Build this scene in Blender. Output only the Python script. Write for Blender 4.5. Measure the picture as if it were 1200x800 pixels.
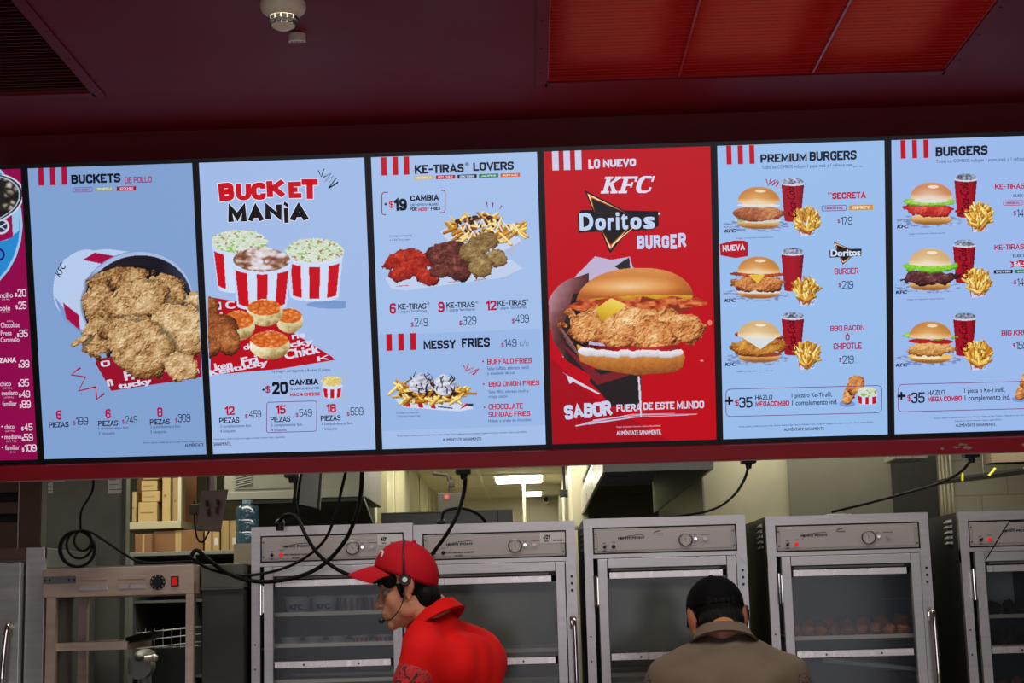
import bpy, bmesh, math, random
import numpy as np
from mathutils import Vector, Matrix
PI = math.pi
C = bpy.context.scene.collection
SC = bpy.context.scene
for o in list(bpy.data.objects):
    bpy.data.objects.remove(o)

# ------------------------------------------------------------------ camera
YAW, PITCH, ROLL, FPX = -0.00906, 0.16616, 0.02757, 1852.3
CAM = Vector((0, 0, 1.45))
_cy, _sy = math.cos(YAW), math.sin(YAW)
FW = Vector((_sy*math.cos(PITCH), _cy*math.cos(PITCH), math.sin(PITCH)))
_r = Vector((_cy, -_sy, 0)); _u = _r.cross(FW)
RT = _r*math.cos(ROLL) - _u*math.sin(ROLL)
UP = _u*math.cos(ROLL) + _r*math.sin(ROLL)
cd = bpy.data.cameras.new('camera'); cam = bpy.data.objects.new('camera', cd); C.objects.link(cam)
cd.sensor_width = 36; cd.lens = FPX/1200*36; cd.clip_start = 0.05; cd.clip_end = 100
M = Matrix((RT, UP, -FW)).transposed().to_4x4(); M.translation = CAM
cam.matrix_world = M
SC.camera = cam

def P(px, py, Y):
    """world point on the plane y = Y seen at photograph pixel (px, py)"""
    d = FW*FPX + RT*(px-600) - UP*(py-400)
    return CAM + d*(Y/d.y)

# ------------------------------------------------------------------ world, light, exposure
SC.view_settings.view_transform = 'Standard'; SC.view_settings.look = 'None'
SC.view_settings.exposure = 0; SC.view_settings.gamma = 1; SC.view_settings.use_curve_mapping = False
w = bpy.data.worlds.new('world'); SC.world = w; w.use_nodes = True
w.node_tree.nodes['Background'].inputs[0].default_value = (.55, .6, .8, 1)
w.node_tree.nodes['Background'].inputs[1].default_value = 0.02
SC.cycles.max_bounces = 6; SC.cycles.diffuse_bounces = 3; SC.cycles.glossy_bounces = 4
SC.cycles.transparent_max_bounces = 16; SC.cycles.use_denoising = True
SC.cycles.sample_clamp_indirect = 3.0; SC.cycles.caustics_reflective = False; SC.cycles.caustics_refractive = False

def area(name, loc, target, sx, sy, power, color):
    l = bpy.data.lights.new(name, 'AREA'); l.shape = 'RECTANGLE'; l.size = sx; l.size_y = sy
    l.energy = power; l.color = color
    o = bpy.data.objects.new(name, l); C.objects.link(o); o.location = loc
    o.rotation_euler = (Vector(target)-Vector(loc)).to_track_quat('-Z', 'Y').to_euler()
    return o
area('storefront_daylight', (0.4, -3.6, 1.5), (0.4, 3, 2.2), 6, 2.4, 84, (.93, .88, 1))
dl = area('counter_downlight', (0.2, 3.75, 2.97), (0.2, 3.8, 0), 5.4, .25, 56, (1, .92, .82)); dl.data.spread = math.radians(112)
area('kitchen_tube_light', (0.0, 5.62, 2.42), (0.0, 6.0, 0), 3.9, .12, 14, (1, .93, .84))
area('kitchen_aisle_light', (-0.1, 7.0, 2.42), (-0.1, 7.1, 0), 4.2, .3, 26, (1, .96, .82))
area('kitchen_deep_light', (-0.1, 9.9, 2.42), (-0.1, 9.9, 0), 1.6, 1.6, 40, (1, .96, .78))
area('rear_store_fill', (-1.9, 7.7, 2.42), (-1.9, 7.9, 0), 1.2, .3, 9, (1, .93, .78))  # unseen lamp added to lift the rear left of the kitchen
area('right_room_fill', (2.4, 8.0, 2.42), (2.4, 8.3, 0), .8, .5, 12, (1, .95, .82))  # added lamp, brightens the far right room

# ------------------------------------------------------------------ materials
def lin(c):
    c = np.asarray(c, float)/255.0
    return np.where(c <= .04045, c/12.92, ((c+.055)/1.055)**2.4)
def mat(name, rgb, rough=.5, metal=0, noise=0, nscale=8, bump=0, bscale=60, spec=.5, coat=0, stretch=None):
    m = bpy.data.materials.new(name); m.use_nodes = True
    nt = m.node_tree; b = nt.nodes['Principled BSDF']
    c = tuple(lin(rgb)) + (1,)
    b.inputs['Base Color'].default_value = c; b.inputs['Roughness'].default_value = rough
    b.inputs['Metallic'].default_value = metal; b.inputs['Specular IOR Level'].default_value = spec
    b.inputs['Coat Weight'].default_value = coat
    if noise or bump:
        tc = nt.nodes.new('ShaderNodeTexCoord'); mp = nt.nodes.new('ShaderNodeMapping')
        nt.links.new(tc.outputs['Object'], mp.inputs[0])
        if stretch: mp.inputs['Scale'].default_value = stretch
    if noise:
        n = nt.nodes.new('ShaderNodeTexNoise'); n.inputs['Scale'].default_value = nscale; n.inputs['Detail'].default_value = 5
        nt.links.new(mp.outputs[0], n.inputs[0])
        r = nt.nodes.new('ShaderNodeMapRange'); nt.links.new(n.outputs[0], r.inputs[0])
        r.inputs[1].default_value = .25; r.inputs[2].default_value = .75
        r.inputs[3].default_value = 1-noise; r.inputs[4].default_value = 1+noise
        v = nt.nodes.new('ShaderNodeVectorMath'); v.operation = 'SCALE'
        v.inputs[0].default_value = c[:3]; nt.links.new(r.outputs[0], v.inputs['Scale'])
        nt.links.new(v.outputs[0], b.inputs['Base Color'])
        r2 = nt.nodes.new('ShaderNodeMapRange'); nt.links.new(n.outputs[0], r2.inputs[0])
        r2.inputs[3].default_value = max(0, rough-.12); r2.inputs[4].default_value = min(1, rough+.12)
        nt.links.new(r2.outputs[0], b.inputs['Roughness'])
    if bump:
        n2 = nt.nodes.new('ShaderNodeTexNoise'); n2.inputs['Scale'].default_value = bscale; n2.inputs['Detail'].default_value = 3
        nt.links.new(mp.outputs[0], n2.inputs[0])
        bp = nt.nodes.new('ShaderNodeBump'); bp.inputs['Strength'].default_value = bump; bp.inputs['Distance'].default_value = .01
        nt.links.new(n2.outputs[0], bp.inputs['Height']); nt.links.new(bp.outputs[0], b.inputs['Normal'])
    return m
def emis(name, rgb, strength):
    m = bpy.data.materials.new(name); m.use_nodes = True; b = m.node_tree.nodes['Principled BSDF']
    b.inputs['Base Color'].default_value = tuple(.4*lin(rgb)) + (1,)
    b.inputs['Emission Color'].default_value = tuple(lin(rgb)) + (1,); b.inputs['Emission Strength'].default_value = strength
    return m
def pixels():
    m = bpy.data.materials.new('screen_pixels'); m.use_nodes = True; nt = m.node_tree; b = nt.nodes['Principled BSDF']
    a = nt.nodes.new('ShaderNodeAttribute'); a.attribute_name = 'Col'
    b.inputs['Base Color'].default_value = (.01, .01, .01, 1); b.inputs['Roughness'].default_value = .3
    b.inputs['Specular IOR Level'].default_value = .25
    nt.links.new(a.outputs['Color'], b.inputs['Emission Color']); b.inputs['Emission Strength'].default_value = 1.0
    return m
def glassy(name, rgb, haze=.08, refl=.08, tint=(.85, .9, .9)):
    m = bpy.data.materials.new(name); m.use_nodes = True; nt = m.node_tree
    nt.nodes.remove(nt.nodes['Principled BSDF'])
    out = [n for n in nt.nodes if n.type == 'OUTPUT_MATERIAL'][0]
    t = nt.nodes.new('ShaderNodeBsdfTransparent'); t.inputs[0].default_value = tint + (1,)
    g = nt.nodes.new('ShaderNodeBsdfGlossy'); g.inputs['Roughness'].default_value = .12
    d = nt.nodes.new('ShaderNodeBsdfDiffuse'); d.inputs[0].default_value = tuple(lin(rgb)) + (1,)
    tc = nt.nodes.new('ShaderNodeTexCoord')
    n = nt.nodes.new('ShaderNodeTexNoise'); n.inputs['Scale'].default_value = 5; n.inputs['Detail'].default_value = 6
    nt.links.new(tc.outputs['Object'], n.inputs[0])
    r = nt.nodes.new('ShaderNodeMapRange'); nt.links.new(n.outputs[0], r.inputs[0])
    r.inputs[1].default_value = .3; r.inputs[2].default_value = .75; r.inputs[3].default_value = haze*.5; r.inputs[4].default_value = haze*1.6
    m1 = nt.nodes.new('ShaderNodeMixShader'); nt.links.new(r.outputs[0], m1.inputs[0])
    nt.links.new(t.outputs[0], m1.inputs[1]); nt.links.new(d.outputs[0], m1.inputs[2])
    m2 = nt.nodes.new('ShaderNodeMixShader'); m2.inputs[0].default_value = refl
    nt.links.new(m1.outputs[0], m2.inputs[1]); nt.links.new(g.outputs[0], m2.inputs[2])
    nt.links.new(m2.outputs[0], out.inputs[0])
    return m
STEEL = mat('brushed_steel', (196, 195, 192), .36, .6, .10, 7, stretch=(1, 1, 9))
STEELB = mat('bright_steel', (214, 210, 204), .3, .7, .04, 7, stretch=(9, 1, 1))
STEELD = mat('dull_steel', (128, 130, 126), .5, .8, .16, 5)
STEELDK = mat('dark_steel', (46, 48, 46), .45, .7, .15, 5)
STEELW = mat('warm_steel', (204, 182, 162), .38, .5, .15, 6, stretch=(1, 1, 6))
PANEL = mat('control_panel_grey', (176, 171, 166), .45, .3, .05, 10)
CHROME = mat('chrome', (230, 225, 215), .12, 1)
BLACK = mat('black_plastic', (14, 14, 15), .45)
BEZEL = mat('screen_black', (7, 7, 9), .4)
RUBBER = mat('cable_rubber', (9, 9, 10), .6, spec=.2)
REDP = mat('red_painted_ceiling', (116, 8, 21), .62, 0, .06, 2, bump=.04, bscale=200, spec=.22)
REDH = mat('red_painted_header', (96, 5, 16), .6, 0, .06, 2, spec=.2)
REDR = mat('red_rail', (172, 14, 34), .38, 0, .06, 3)
REDV = mat('red_louvre', (170, 16, 24), .38, 0, .05, 5)
DARKV = mat('dark_louvre', (96, 34, 34), .5)
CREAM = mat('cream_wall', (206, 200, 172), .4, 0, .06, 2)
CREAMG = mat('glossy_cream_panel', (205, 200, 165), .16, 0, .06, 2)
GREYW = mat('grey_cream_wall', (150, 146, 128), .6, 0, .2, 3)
TILEF = mat('floor_tile', (146, 136, 122), .5, 0, .1, 4)
KRAFT = mat('kraft_card', (178, 152, 98), .6, 0, .08, 6)
KRAFTD = mat('dark_kraft_card', (130, 92, 56), .7, 0, .1, 6)
PAPER = mat('white_label', (215, 212, 205), .6)
INK = mat('label_ink', (20, 20, 24), .6)
REDL = mat('red_button', (190, 24, 20), .4)
IVORY = mat('ivory_plastic', (244, 230, 200), .45)
BROWNM = mat('brown_enamel', (92, 70, 58), .45, .3, .08, 5)
BRACK = mat('bracket_brown', (70, 56, 50), .45, .5, .1, 8)
BEIGE = mat('beige_unit', (128, 128, 112), .5, 0, .05, 4)
DARK = mat('dark_recess', (10, 10, 10), .7)
GLASS = glassy('clear_door_glass', (110, 114, 114), .015, .015)
GLASSH = glassy('hazy_reflecting_glass', (134, 140, 130), .30, .02)  # diffuse haze, partly painted in for reflections of the front room
GLASSM = glassy('bluish_door_glass', (100, 112, 122), .03, .02)  # clear pane with a faint bluish diffuse mix
WATER = glassy('blue_jug', (70, 105, 125), .45, .15, (.45, .65, .75))
LAMP = emis('lit_diffuser', (255, 250, 232), 14.0)
PIX = pixels()

# ------------------------------------------------------------------ mesh helpers
def link(name, me, m, parent=None, smooth=False):
    o = bpy.data.objects.new(name, me); C.objects.link(o)
    if m is not None:
        for mm in (m if isinstance(m, (list, tuple)) else [m]): me.materials.append(mm)
    if smooth:
        for p in me.polygons: p.use_smooth = True
    if parent is not None: o.parent = parent
    return o
class MB:
    """collects shapes, links them as one mesh object"""
    def __init__(s): s.v = []; s.f = []; s.mi = []
    def add(s, vs, fs, mi=0):
        n = len(s.v); s.v += [tuple(v) for v in vs]; s.f += [tuple(i+n for i in f) for f in fs]; s.mi += [mi]*len(fs); return s
    def box(s, x0, x1, y0, y1, z0, z1, mi=0, b=0):
        if b <= 0:
            vs = [(x, y, z) for x in (x0, x1) for y in (y0, y1) for z in (z0, z1)]
            return s.add(vs, [(0,1,3,2), (4,6,7,5), (0,4,5,1), (2,3,7,6), (0,2,6,4), (1,5,7,3)], mi)
        bm = bmesh.new(); bmesh.ops.create_cube(bm, size=1)
        for v in bm.verts:
            v.co = Vector(((x0+x1)/2+v.co.x*(x1-x0), (y0+y1)/2+v.co.y*(y1-y0), (z0+z1)/2+v.co.z*(z1-z0)))
        bmesh.ops.bevel(bm, geom=bm.edges[:], offset=b, segments=2, affect='EDGES', profile=.5)
        return s.bm(bm, mi)
    def bm(s, bm, mi=0):
        bm.verts.index_update()
        s.add([v.co[:] for v in bm.verts], [[v.index for v in f.verts] for f in bm.faces], mi); bm.free(); return s
    def tube(s, pts, r, n=10, mi=0, caps=True):
        pts = [Vector(p) for p in pts]; rs = r if isinstance(r, (list, tuple)) else [r]*len(pts)
        t0 = (pts[1]-pts[0]).normalized(); up = Vector((0, 0, 1)) if abs(t0.z) < .9 else Vector((1, 0, 0))
        a = t0.cross(up).normalized(); vs = []
        for i, p in enumerate(pts):
            t = (pts[min(i+1, len(pts)-1)]-pts[max(i-1, 0)]).normalized()
            a = (a-t*a.dot(t)).normalized(); b = t.cross(a)
            vs += [p+(a*math.cos(2*PI*k/n)+b*math.sin(2*PI*k/n))*rs[i] for k in range(n)]
        fs = [(i*n+k, i*n+(k+1) % n, (i+1)*n+(k+1) % n, (i+1)*n+k) for i in range(len(pts)-1) for k in range(n)]
        if caps: fs += [tuple(range(n-1, -1, -1)), tuple((len(pts)-1)*n+k for k in range(n))]
        return s.add(vs, fs, mi)
    def cyl(s, p0, p1, r0, r1=None, n=20, mi=0): return s.tube([p0, p1], [r0, r0 if r1 is None else r1], n, mi)
    def lathe(s, prof, c=(0, 0, 0), n=28, mi=0):
        vs = [(c[0]+r*math.cos(2*PI*k/n), c[1]+r*math.sin(2*PI*k/n), c[2]+z) for r, z in prof for k in range(n)]
        fs = [(i*n+k, i*n+(k+1) % n, (i+1)*n+(k+1) % n, (i+1)*n+k) for i in range(len(prof)-1) for k in range(n)]
        fs += [tuple(range(n-1, -1, -1)), tuple((len(prof)-1)*n+k for k in range(n))]
        return s.add(vs, fs, mi)
    def prism(s, poly, d, mi=0):
        """poly: 3D points in a plane, d: extrusion vector"""
        n = len(poly); a = [Vector(p) for p in poly]; b = [p+Vector(d) for p in a]
        return s.add(a+b, [tuple(range(n)), tuple(range(2*n-1, n-1, -1))]+[(i, i+n, (i+1) % n+n, (i+1) % n) for i in range(n)], mi)
    def sph(s, c, r, n=14, mi=0):
        r = (r, r, r) if not isinstance(r, (tuple, list)) else r
        bm = bmesh.new(); bmesh.ops.create_uvsphere(bm, u_segments=n+4, v_segments=n, radius=1)
        for v in bm.verts: v.co = Vector((c[0]+v.co.x*r[0], c[1]+v.co.y*r[1], c[2]+v.co.z*r[2]))
        return s.bm(bm, mi)
    def build(s, name, m, parent=None, smooth=False):
        me = bpy.data.meshes.new(name); me.from_pydata(s.v, [], s.f); me.validate()
        bm = bmesh.new(); bm.from_mesh(me); bmesh.ops.recalc_face_normals(bm, faces=bm.faces); bm.to_mesh(me); bm.free()
        o = link(name, me, m, parent)
        if isinstance(m, (list, tuple)) and len(me.polygons) == len(s.mi):
            me.polygons.foreach_set('material_index', s.mi)
        if smooth:
            for p in me.polygons: p.use_smooth = True
            try: me.set_sharp_from_angle(angle=math.radians(40))
            except Exception: pass
        return o
def tag(o, label=None, cat=None, group=None, kind=None):
    if label: o['label'] = label
    if cat: o['category'] = cat
    if group: o['group'] = group
    if kind: o['kind'] = kind
    return o
def thing(name, label, cat, loc=(0, 0, 0), rz=0, group=None):
    o = bpy.data.objects.new(name, None); C.objects.link(o); o.location = loc; o.rotation_euler = (0, 0, rz)
    o.empty_display_size = .05
    return tag(o, label, cat, group)
def copy_tree(o, parent=None):
    c = o.copy(); C.objects.link(c)
    if parent is not None: c.parent = parent
    for ch in list(o.children): copy_tree(ch, c)
    return c
def smoothline(pts, n=8):
    """Catmull-Rom through 3D points"""
    p = [Vector(q) for q in pts]; p = [p[0]*2-p[1]]+p+[p[-1]*2-p[-2]]; out = []
    for i in range(1, len(p)-2):
        for k in range(n):
            t = k/n; a, b, c, d = p[i-1:i+3]
            out.append(.5*((2*b)+(c-a)*t+(2*a-5*b+4*c-d)*t*t+(3*b-a-3*c+d)*t**3))
    out.append(p[-2]); return out
def at(o, loc): o.location = loc; return o
# ------------------------------------------------------------------ the setting: header, rail, red ceiling
TILT, BYAW, SX0, SY0, SZ0, SP = 0.25254, -0.00916, -1.59675, 5.16428, 0.52195+1.45, 0.55794
SW, SH = .535, .951
BU = Vector((math.cos(BYAW), math.sin(BYAW), 0)); BV = Vector((0, -math.sin(TILT), math.cos(TILT)))
BN = BU.cross(BV).normalized(); BV = BN.cross(BU)
BO = Vector((0, SY0, SZ0))
BM = Matrix((BU, BV, BN)).transposed().to_4x4(); BM.translation = BO
CEIL = P(600, 138, 4.93).z
SOFF = 2.46          # kitchen ceiling height

b = MB().box(-2.4, 2.5, -.075, SH+.62, -.10, -.052)
o = b.build('wall_front', REDH); o.matrix_world = BM; tag(o, kind='structure')
b = MB().box(-2.4, 2.5, -.066, -.016, -.10, .035, b=.004)
o = b.build('trim_1', REDR); o.matrix_world = BM; tag(o, kind='structure')
rail = o
rng = random.Random(3)
ch = MB()
for cx, cy, rx, ry in ((P(1101, 517, 5.16).x, -.047, .006, .005), (P(1118, 517, 5.16).x, -.044, .012, .004), (P(1130, 516, 5.16).x, -.046, .014, .006), (P(1124, 514, 5.16).x, -.036, .016, .004), (P(1197, 515, 5.16).x, -.042, .012, .006)):
    pts = [(cx+rx*rng.uniform(.6, 1.2)*math.cos(a*PI/5), cy+ry*rng.uniform(.5, 1.2)*math.sin(a*PI/5), .0353) for a in range(10)]
    ch.add(pts, [tuple(range(10))])
tag(ch.build('chipped_paint', mat('bare_plaster_chip', (180, 160, 150), .8), rail), 'pale chips where the red paint flaked off')
# aluminium edge strip under the rail
MB().box(-2.4, 2.5, -.0695, -.0655, -.09, .03).build('edge_strip', mat('dull_edge_strip', (170, 158, 148), .5), rail)
b = MB().box(-3.2, 3.4, -3.8, 5.25, CEIL, CEIL+.02)
# front ceiling with openings for the two grilles: built of strips
GX0, GX1, GY1, GY0 = P(640, 97, 4.3).x, P(1108, 80, 4.3).x, None, None
def onceil(px, py):
    d = FW*FPX + RT*(px-600) - UP*(py-400); return CAM + d*((CEIL-CAM.z)/d.z)
ga = onceil(640, 97); gb = onceil(1112, 81); la = onceil(108, 108)
RX0, RX1, RY1 = (ga.x+onceil(640, 0).x)/2, (gb.x+onceil(1168, 0).x)/2, (ga.y+gb.y)/2
RY0 = RY1-1.25
LX1 = (la.x+onceil(20, 0).x)/2; LX0 = LX1-1.2; LY1 = la.y; LY0 = LY1-1.25
xs = sorted({-3.2, LX0, LX1, RX0, RX1, 3.4}); ys = sorted({-3.8, LY0, LY1, RY0, RY1, 5.3})
cb = MB()
for i in range(len(xs)-1):
    for j in range(len(ys)-1):
        mx, my = (xs[i]+xs[i+1])/2, (ys[j]+ys[j+1])/2
        if (LX0 < mx < LX1 and LY0 < my < LY1) or (RX0 < mx < RX1 and RY0 < my < RY1): continue
        cb.box(xs[i], xs[i+1], ys[j], ys[j+1], CEIL, CEIL+.03)
tag(cb.build('ceiling', REDP), kind='structure')
b = MB().box(-3.2, 3.4, -3.8, 17.2, -.05, 0)
tag(b.build('floor', TILEF), kind='structure')

def grille(x0, x1, y0, y1, label, blade, ncol, lamp):
    t = thing('ceiling_vent', label, 'vent', ((x0+x1)/2, (y0+y1)/2, CEIL))
    hx, hy = (x1-x0)/2, (y1-y0)/2
    MB().box(-hx, hx, -hy, hy, .30, .31).box(-hx, -hx+.01, -hy, hy, 0, .3).box(hx-.01, hx, -hy, hy, 0, .3).box(-hx, hx, -hy, -hy+.01, 0, .3).box(-hx, hx, hy-.01, hy, 0, .3).build('plenum_box', REDV if lamp else DARKV, t)
    f = .028
    MB().box(-hx-f, -hx+.006, -hy-f, hy+f, -.006, .012).box(hx-.006, hx+f, -hy-f, hy+f, -.006, .012).box(-hx, hx, -hy-f, -hy+.006, -.006, .012).box(-hx, hx, hy-.006, hy+f, -.006, .012).build('frame', REDP, t)
    for sx in (-hx-f/2, hx+f/2):
        for k in range(6): MB().cyl((sx, -hy+.1+k*(2*hy-.2)/5, -.0075), (sx, -hy+.1+k*(2*hy-.2)/5, -.005), .004, n=10).build('screw', REDP, t)
    n = int((y1-y0)/.0265)
    cw = 2*hx/ncol
    for c in range(ncol):
        m = MB(); a, bb = -hx+.008+c*cw, -hx-.0+(c+1)*cw-.003
        for k in range(n):
            yy = -hy+.02+(k+.5)*(2*hy-.04)/n
            m.prism([(a, yy-.009, .001), (a, yy-.0075, 0), (a, yy+.0065, .0165), (a, yy+.005, .0175)], (bb-a, 0, 0))
        m.build('louvre_panel', blade, t)
        if c: MB().box(-hx+c*cw-.003, -hx+c*cw+.003, -hy, hy, -.001, .02).build('divider_bar', blade, t)
    if lamp:
        for c in range(ncol):
            l = bpy.data.lights.new('grille_lamp', 'AREA'); l.shape = 'RECTANGLE'; l.size = cw*.7; l.size_y = 2*hy*.9; l.energy = .55; l.color = (1, .3, .2)
            lo = bpy.data.objects.new('grille_lamp', l); C.objects.link(lo); lo.parent = t; lo.location = (-hx+(c+.5)*cw, -.05, .27)
    return t
grille(RX0, RX1, RY0, RY1, 'wide red ceiling grille of three louvred panels glowing above the burger screens', REDV, 3, True)
grille(LX0, LX1, LY0, LY1, 'dark unlit ceiling grille with thin slats at the upper left corner', DARKV, 2, False)

# ------------------------------------------------------------------ menu screens
CORN = {0: ((-171, 203), (20, 196), (-145, 544), (44, 538)),
 1: ((32.5, 197.5), (223.3, 190.5), (53.3, 538), (242.5, 532)), 2: ((235, 190), (425.7, 183.1), (253, 531.3), (442, 524.5)),
 3: ((435.5, 184), (628, 177.5), (452.5, 526.3), (639.5, 521.3)), 4: ((638, 179.3), (829.8, 171.2), (648.4, 523), (838, 515)),
 5: ((840.7, 171.3), (1034.5, 163), (847.8, 515.8), (1040.5, 508.2)), 6: ((1045, 163.5), (1239, 155.3), (1051.2, 509), (1243, 501.5))}
def inv(s, x, y):
    """photograph pixel -> metres on screen s (arrays allowed)"""
    a, b, c, d = [np.array(p, float) for p in CORN[s]]
    u = np.full(np.shape(x), .5); v = np.full(np.shape(x), .5)
    for _ in range(5):
        xl = a[0]+(c[0]-a[0])*v; xr = b[0]+(d[0]-b[0])*v; u = (x-xl)/(xr-xl)
        yt = a[1]+(b[1]-a[1])*u; yb = c[1]+(d[1]-c[1])*u; v = (y-yt)/(yb-yt)
    return u*SW, (1-v)*SH
PX = SW/191.5
DISP = {}
def colmesh(name, V, F, cols, parent, z=None):
    """mesh with one colour per vertex (0-255 sRGB)"""
    me = bpy.data.meshes.new(name); V = np.asarray(V, float); F = np.asarray(F)
    if F.ndim == 2:
        me.vertices.add(len(V)); me.vertices.foreach_set('co', V.ravel().astype(np.float32))
        k = F.shape[1]; me.loops.add(F.size); me.loops.foreach_set('vertex_index', F.ravel().astype(np.int32))
        me.polygons.add(len(F)); me.polygons.foreach_set('loop_start', np.arange(0, F.size, k, dtype=np.int32))
        try: me.polygons.foreach_set('loop_total', np.full(len(F), k, dtype=np.int32))
        except Exception: pass
        me.update(calc_edges=True)
    else: me.from_pydata([tuple(v) for v in V], [], [tuple(f) for f in F])
    ca = me.color_attributes.new('Col', 'FLOAT_COLOR', 'POINT')
    cc = np.ones((len(V), 4), np.float32); cc[:, :3] = lin(cols); ca.data.foreach_set('color', cc.ravel())
    return link(name, me, PIX, parent)
class Vec:
    """flat vector artwork of one screen: coloured polygons in photograph pixels"""
    def __init__(s, scr, z=.0012): s.s = scr; s.z = z; s.V = []; s.F = []; s.c = []
    def poly(s, pts, col):
        pts = np.array(pts, float); u, v = inv(s.s, pts[:, 0], pts[:, 1]); n = len(s.V)
        s.V += [(a, b, s.z) for a, b in zip(u, v)]; s.c += [col]*len(pts); s.F.append(tuple(range(n, n+len(pts)))); s.z += 1.2e-5; return s
    def stroke(s, pts, w, col, w2=None):
        pts = [np.array(p, float) for p in pts]; L, R = [], []
        for i, p in enumerate(pts):
            t = pts[min(i+1, len(pts)-1)]-pts[max(i-1, 0)]; t = t/(np.hypot(*t)+1e-9); nrm = np.array([-t[1], t[0]])
            ww = w if w2 is None else w+(w2-w)*i/(len(pts)-1)
            L.append(p+nrm*ww/2); R.append(p-nrm*ww/2)
        for i in range(len(pts)-1): s.poly([L[i], L[i+1], R[i+1], R[i]], col)
        return s
    def rrect(s, x0, y0, x1, y1, r, w, col, slope=-.035, gaps=()):
        """outlined rounded rectangle, px, drawn along the screen's tilt"""
        pts = []
        for cx, cy, a0 in ((x1-r, y0+r, -90), (x1-r, y1-r, 0), (x0+r, y1-r, 90), (x0+r, y0+r, 180)):
            for k in range(6):
                a = math.radians(a0+18*k); pts.append((cx+r*math.cos(a), cy+r*math.sin(a)+slope*(cx+r*math.cos(a)-x0)))
        pts.append(pts[0])
        keep = [p for p in pts]
        if not gaps: return s.stroke(keep, w, col)
        seg = []
        for a, b in zip(pts[:-1], pts[1:]):
            n = max(1, int(np.hypot(b[0]-a[0], b[1]-a[1])/2))
            for k in range(n):
                p = (a[0]+(b[0]-a[0])*k/n, a[1]+(b[1]-a[1])*k/n); q = (a[0]+(b[0]-a[0])*(k+1)/n, a[1]+(b[1]-a[1])*(k+1)/n)
                if not any(g[0] < p[0] < g[1] for g in gaps): s.stroke([p, q], w, col)
        return s
    def frect(s, x0, y0, x1, y1, col, slope=-.035):
        return s.poly([(x0, y0), (x1, y0+slope*(x1-x0)), (x1, y1+slope*(x1-x0)), (x0, y1)], col)
    def ell(s, cx, cy, rx, ry, col, n=28): return s.poly([(cx+rx*math.cos(2*PI*k/n), cy+ry*math.sin(2*PI*k/n)) for k in range(n)], col)
    def build(s, name): return colmesh(name, s.V, np.array(s.F, dtype=object) if len({len(f) for f in s.F}) > 1 else s.F, s.c, DISP[s.s])

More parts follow.
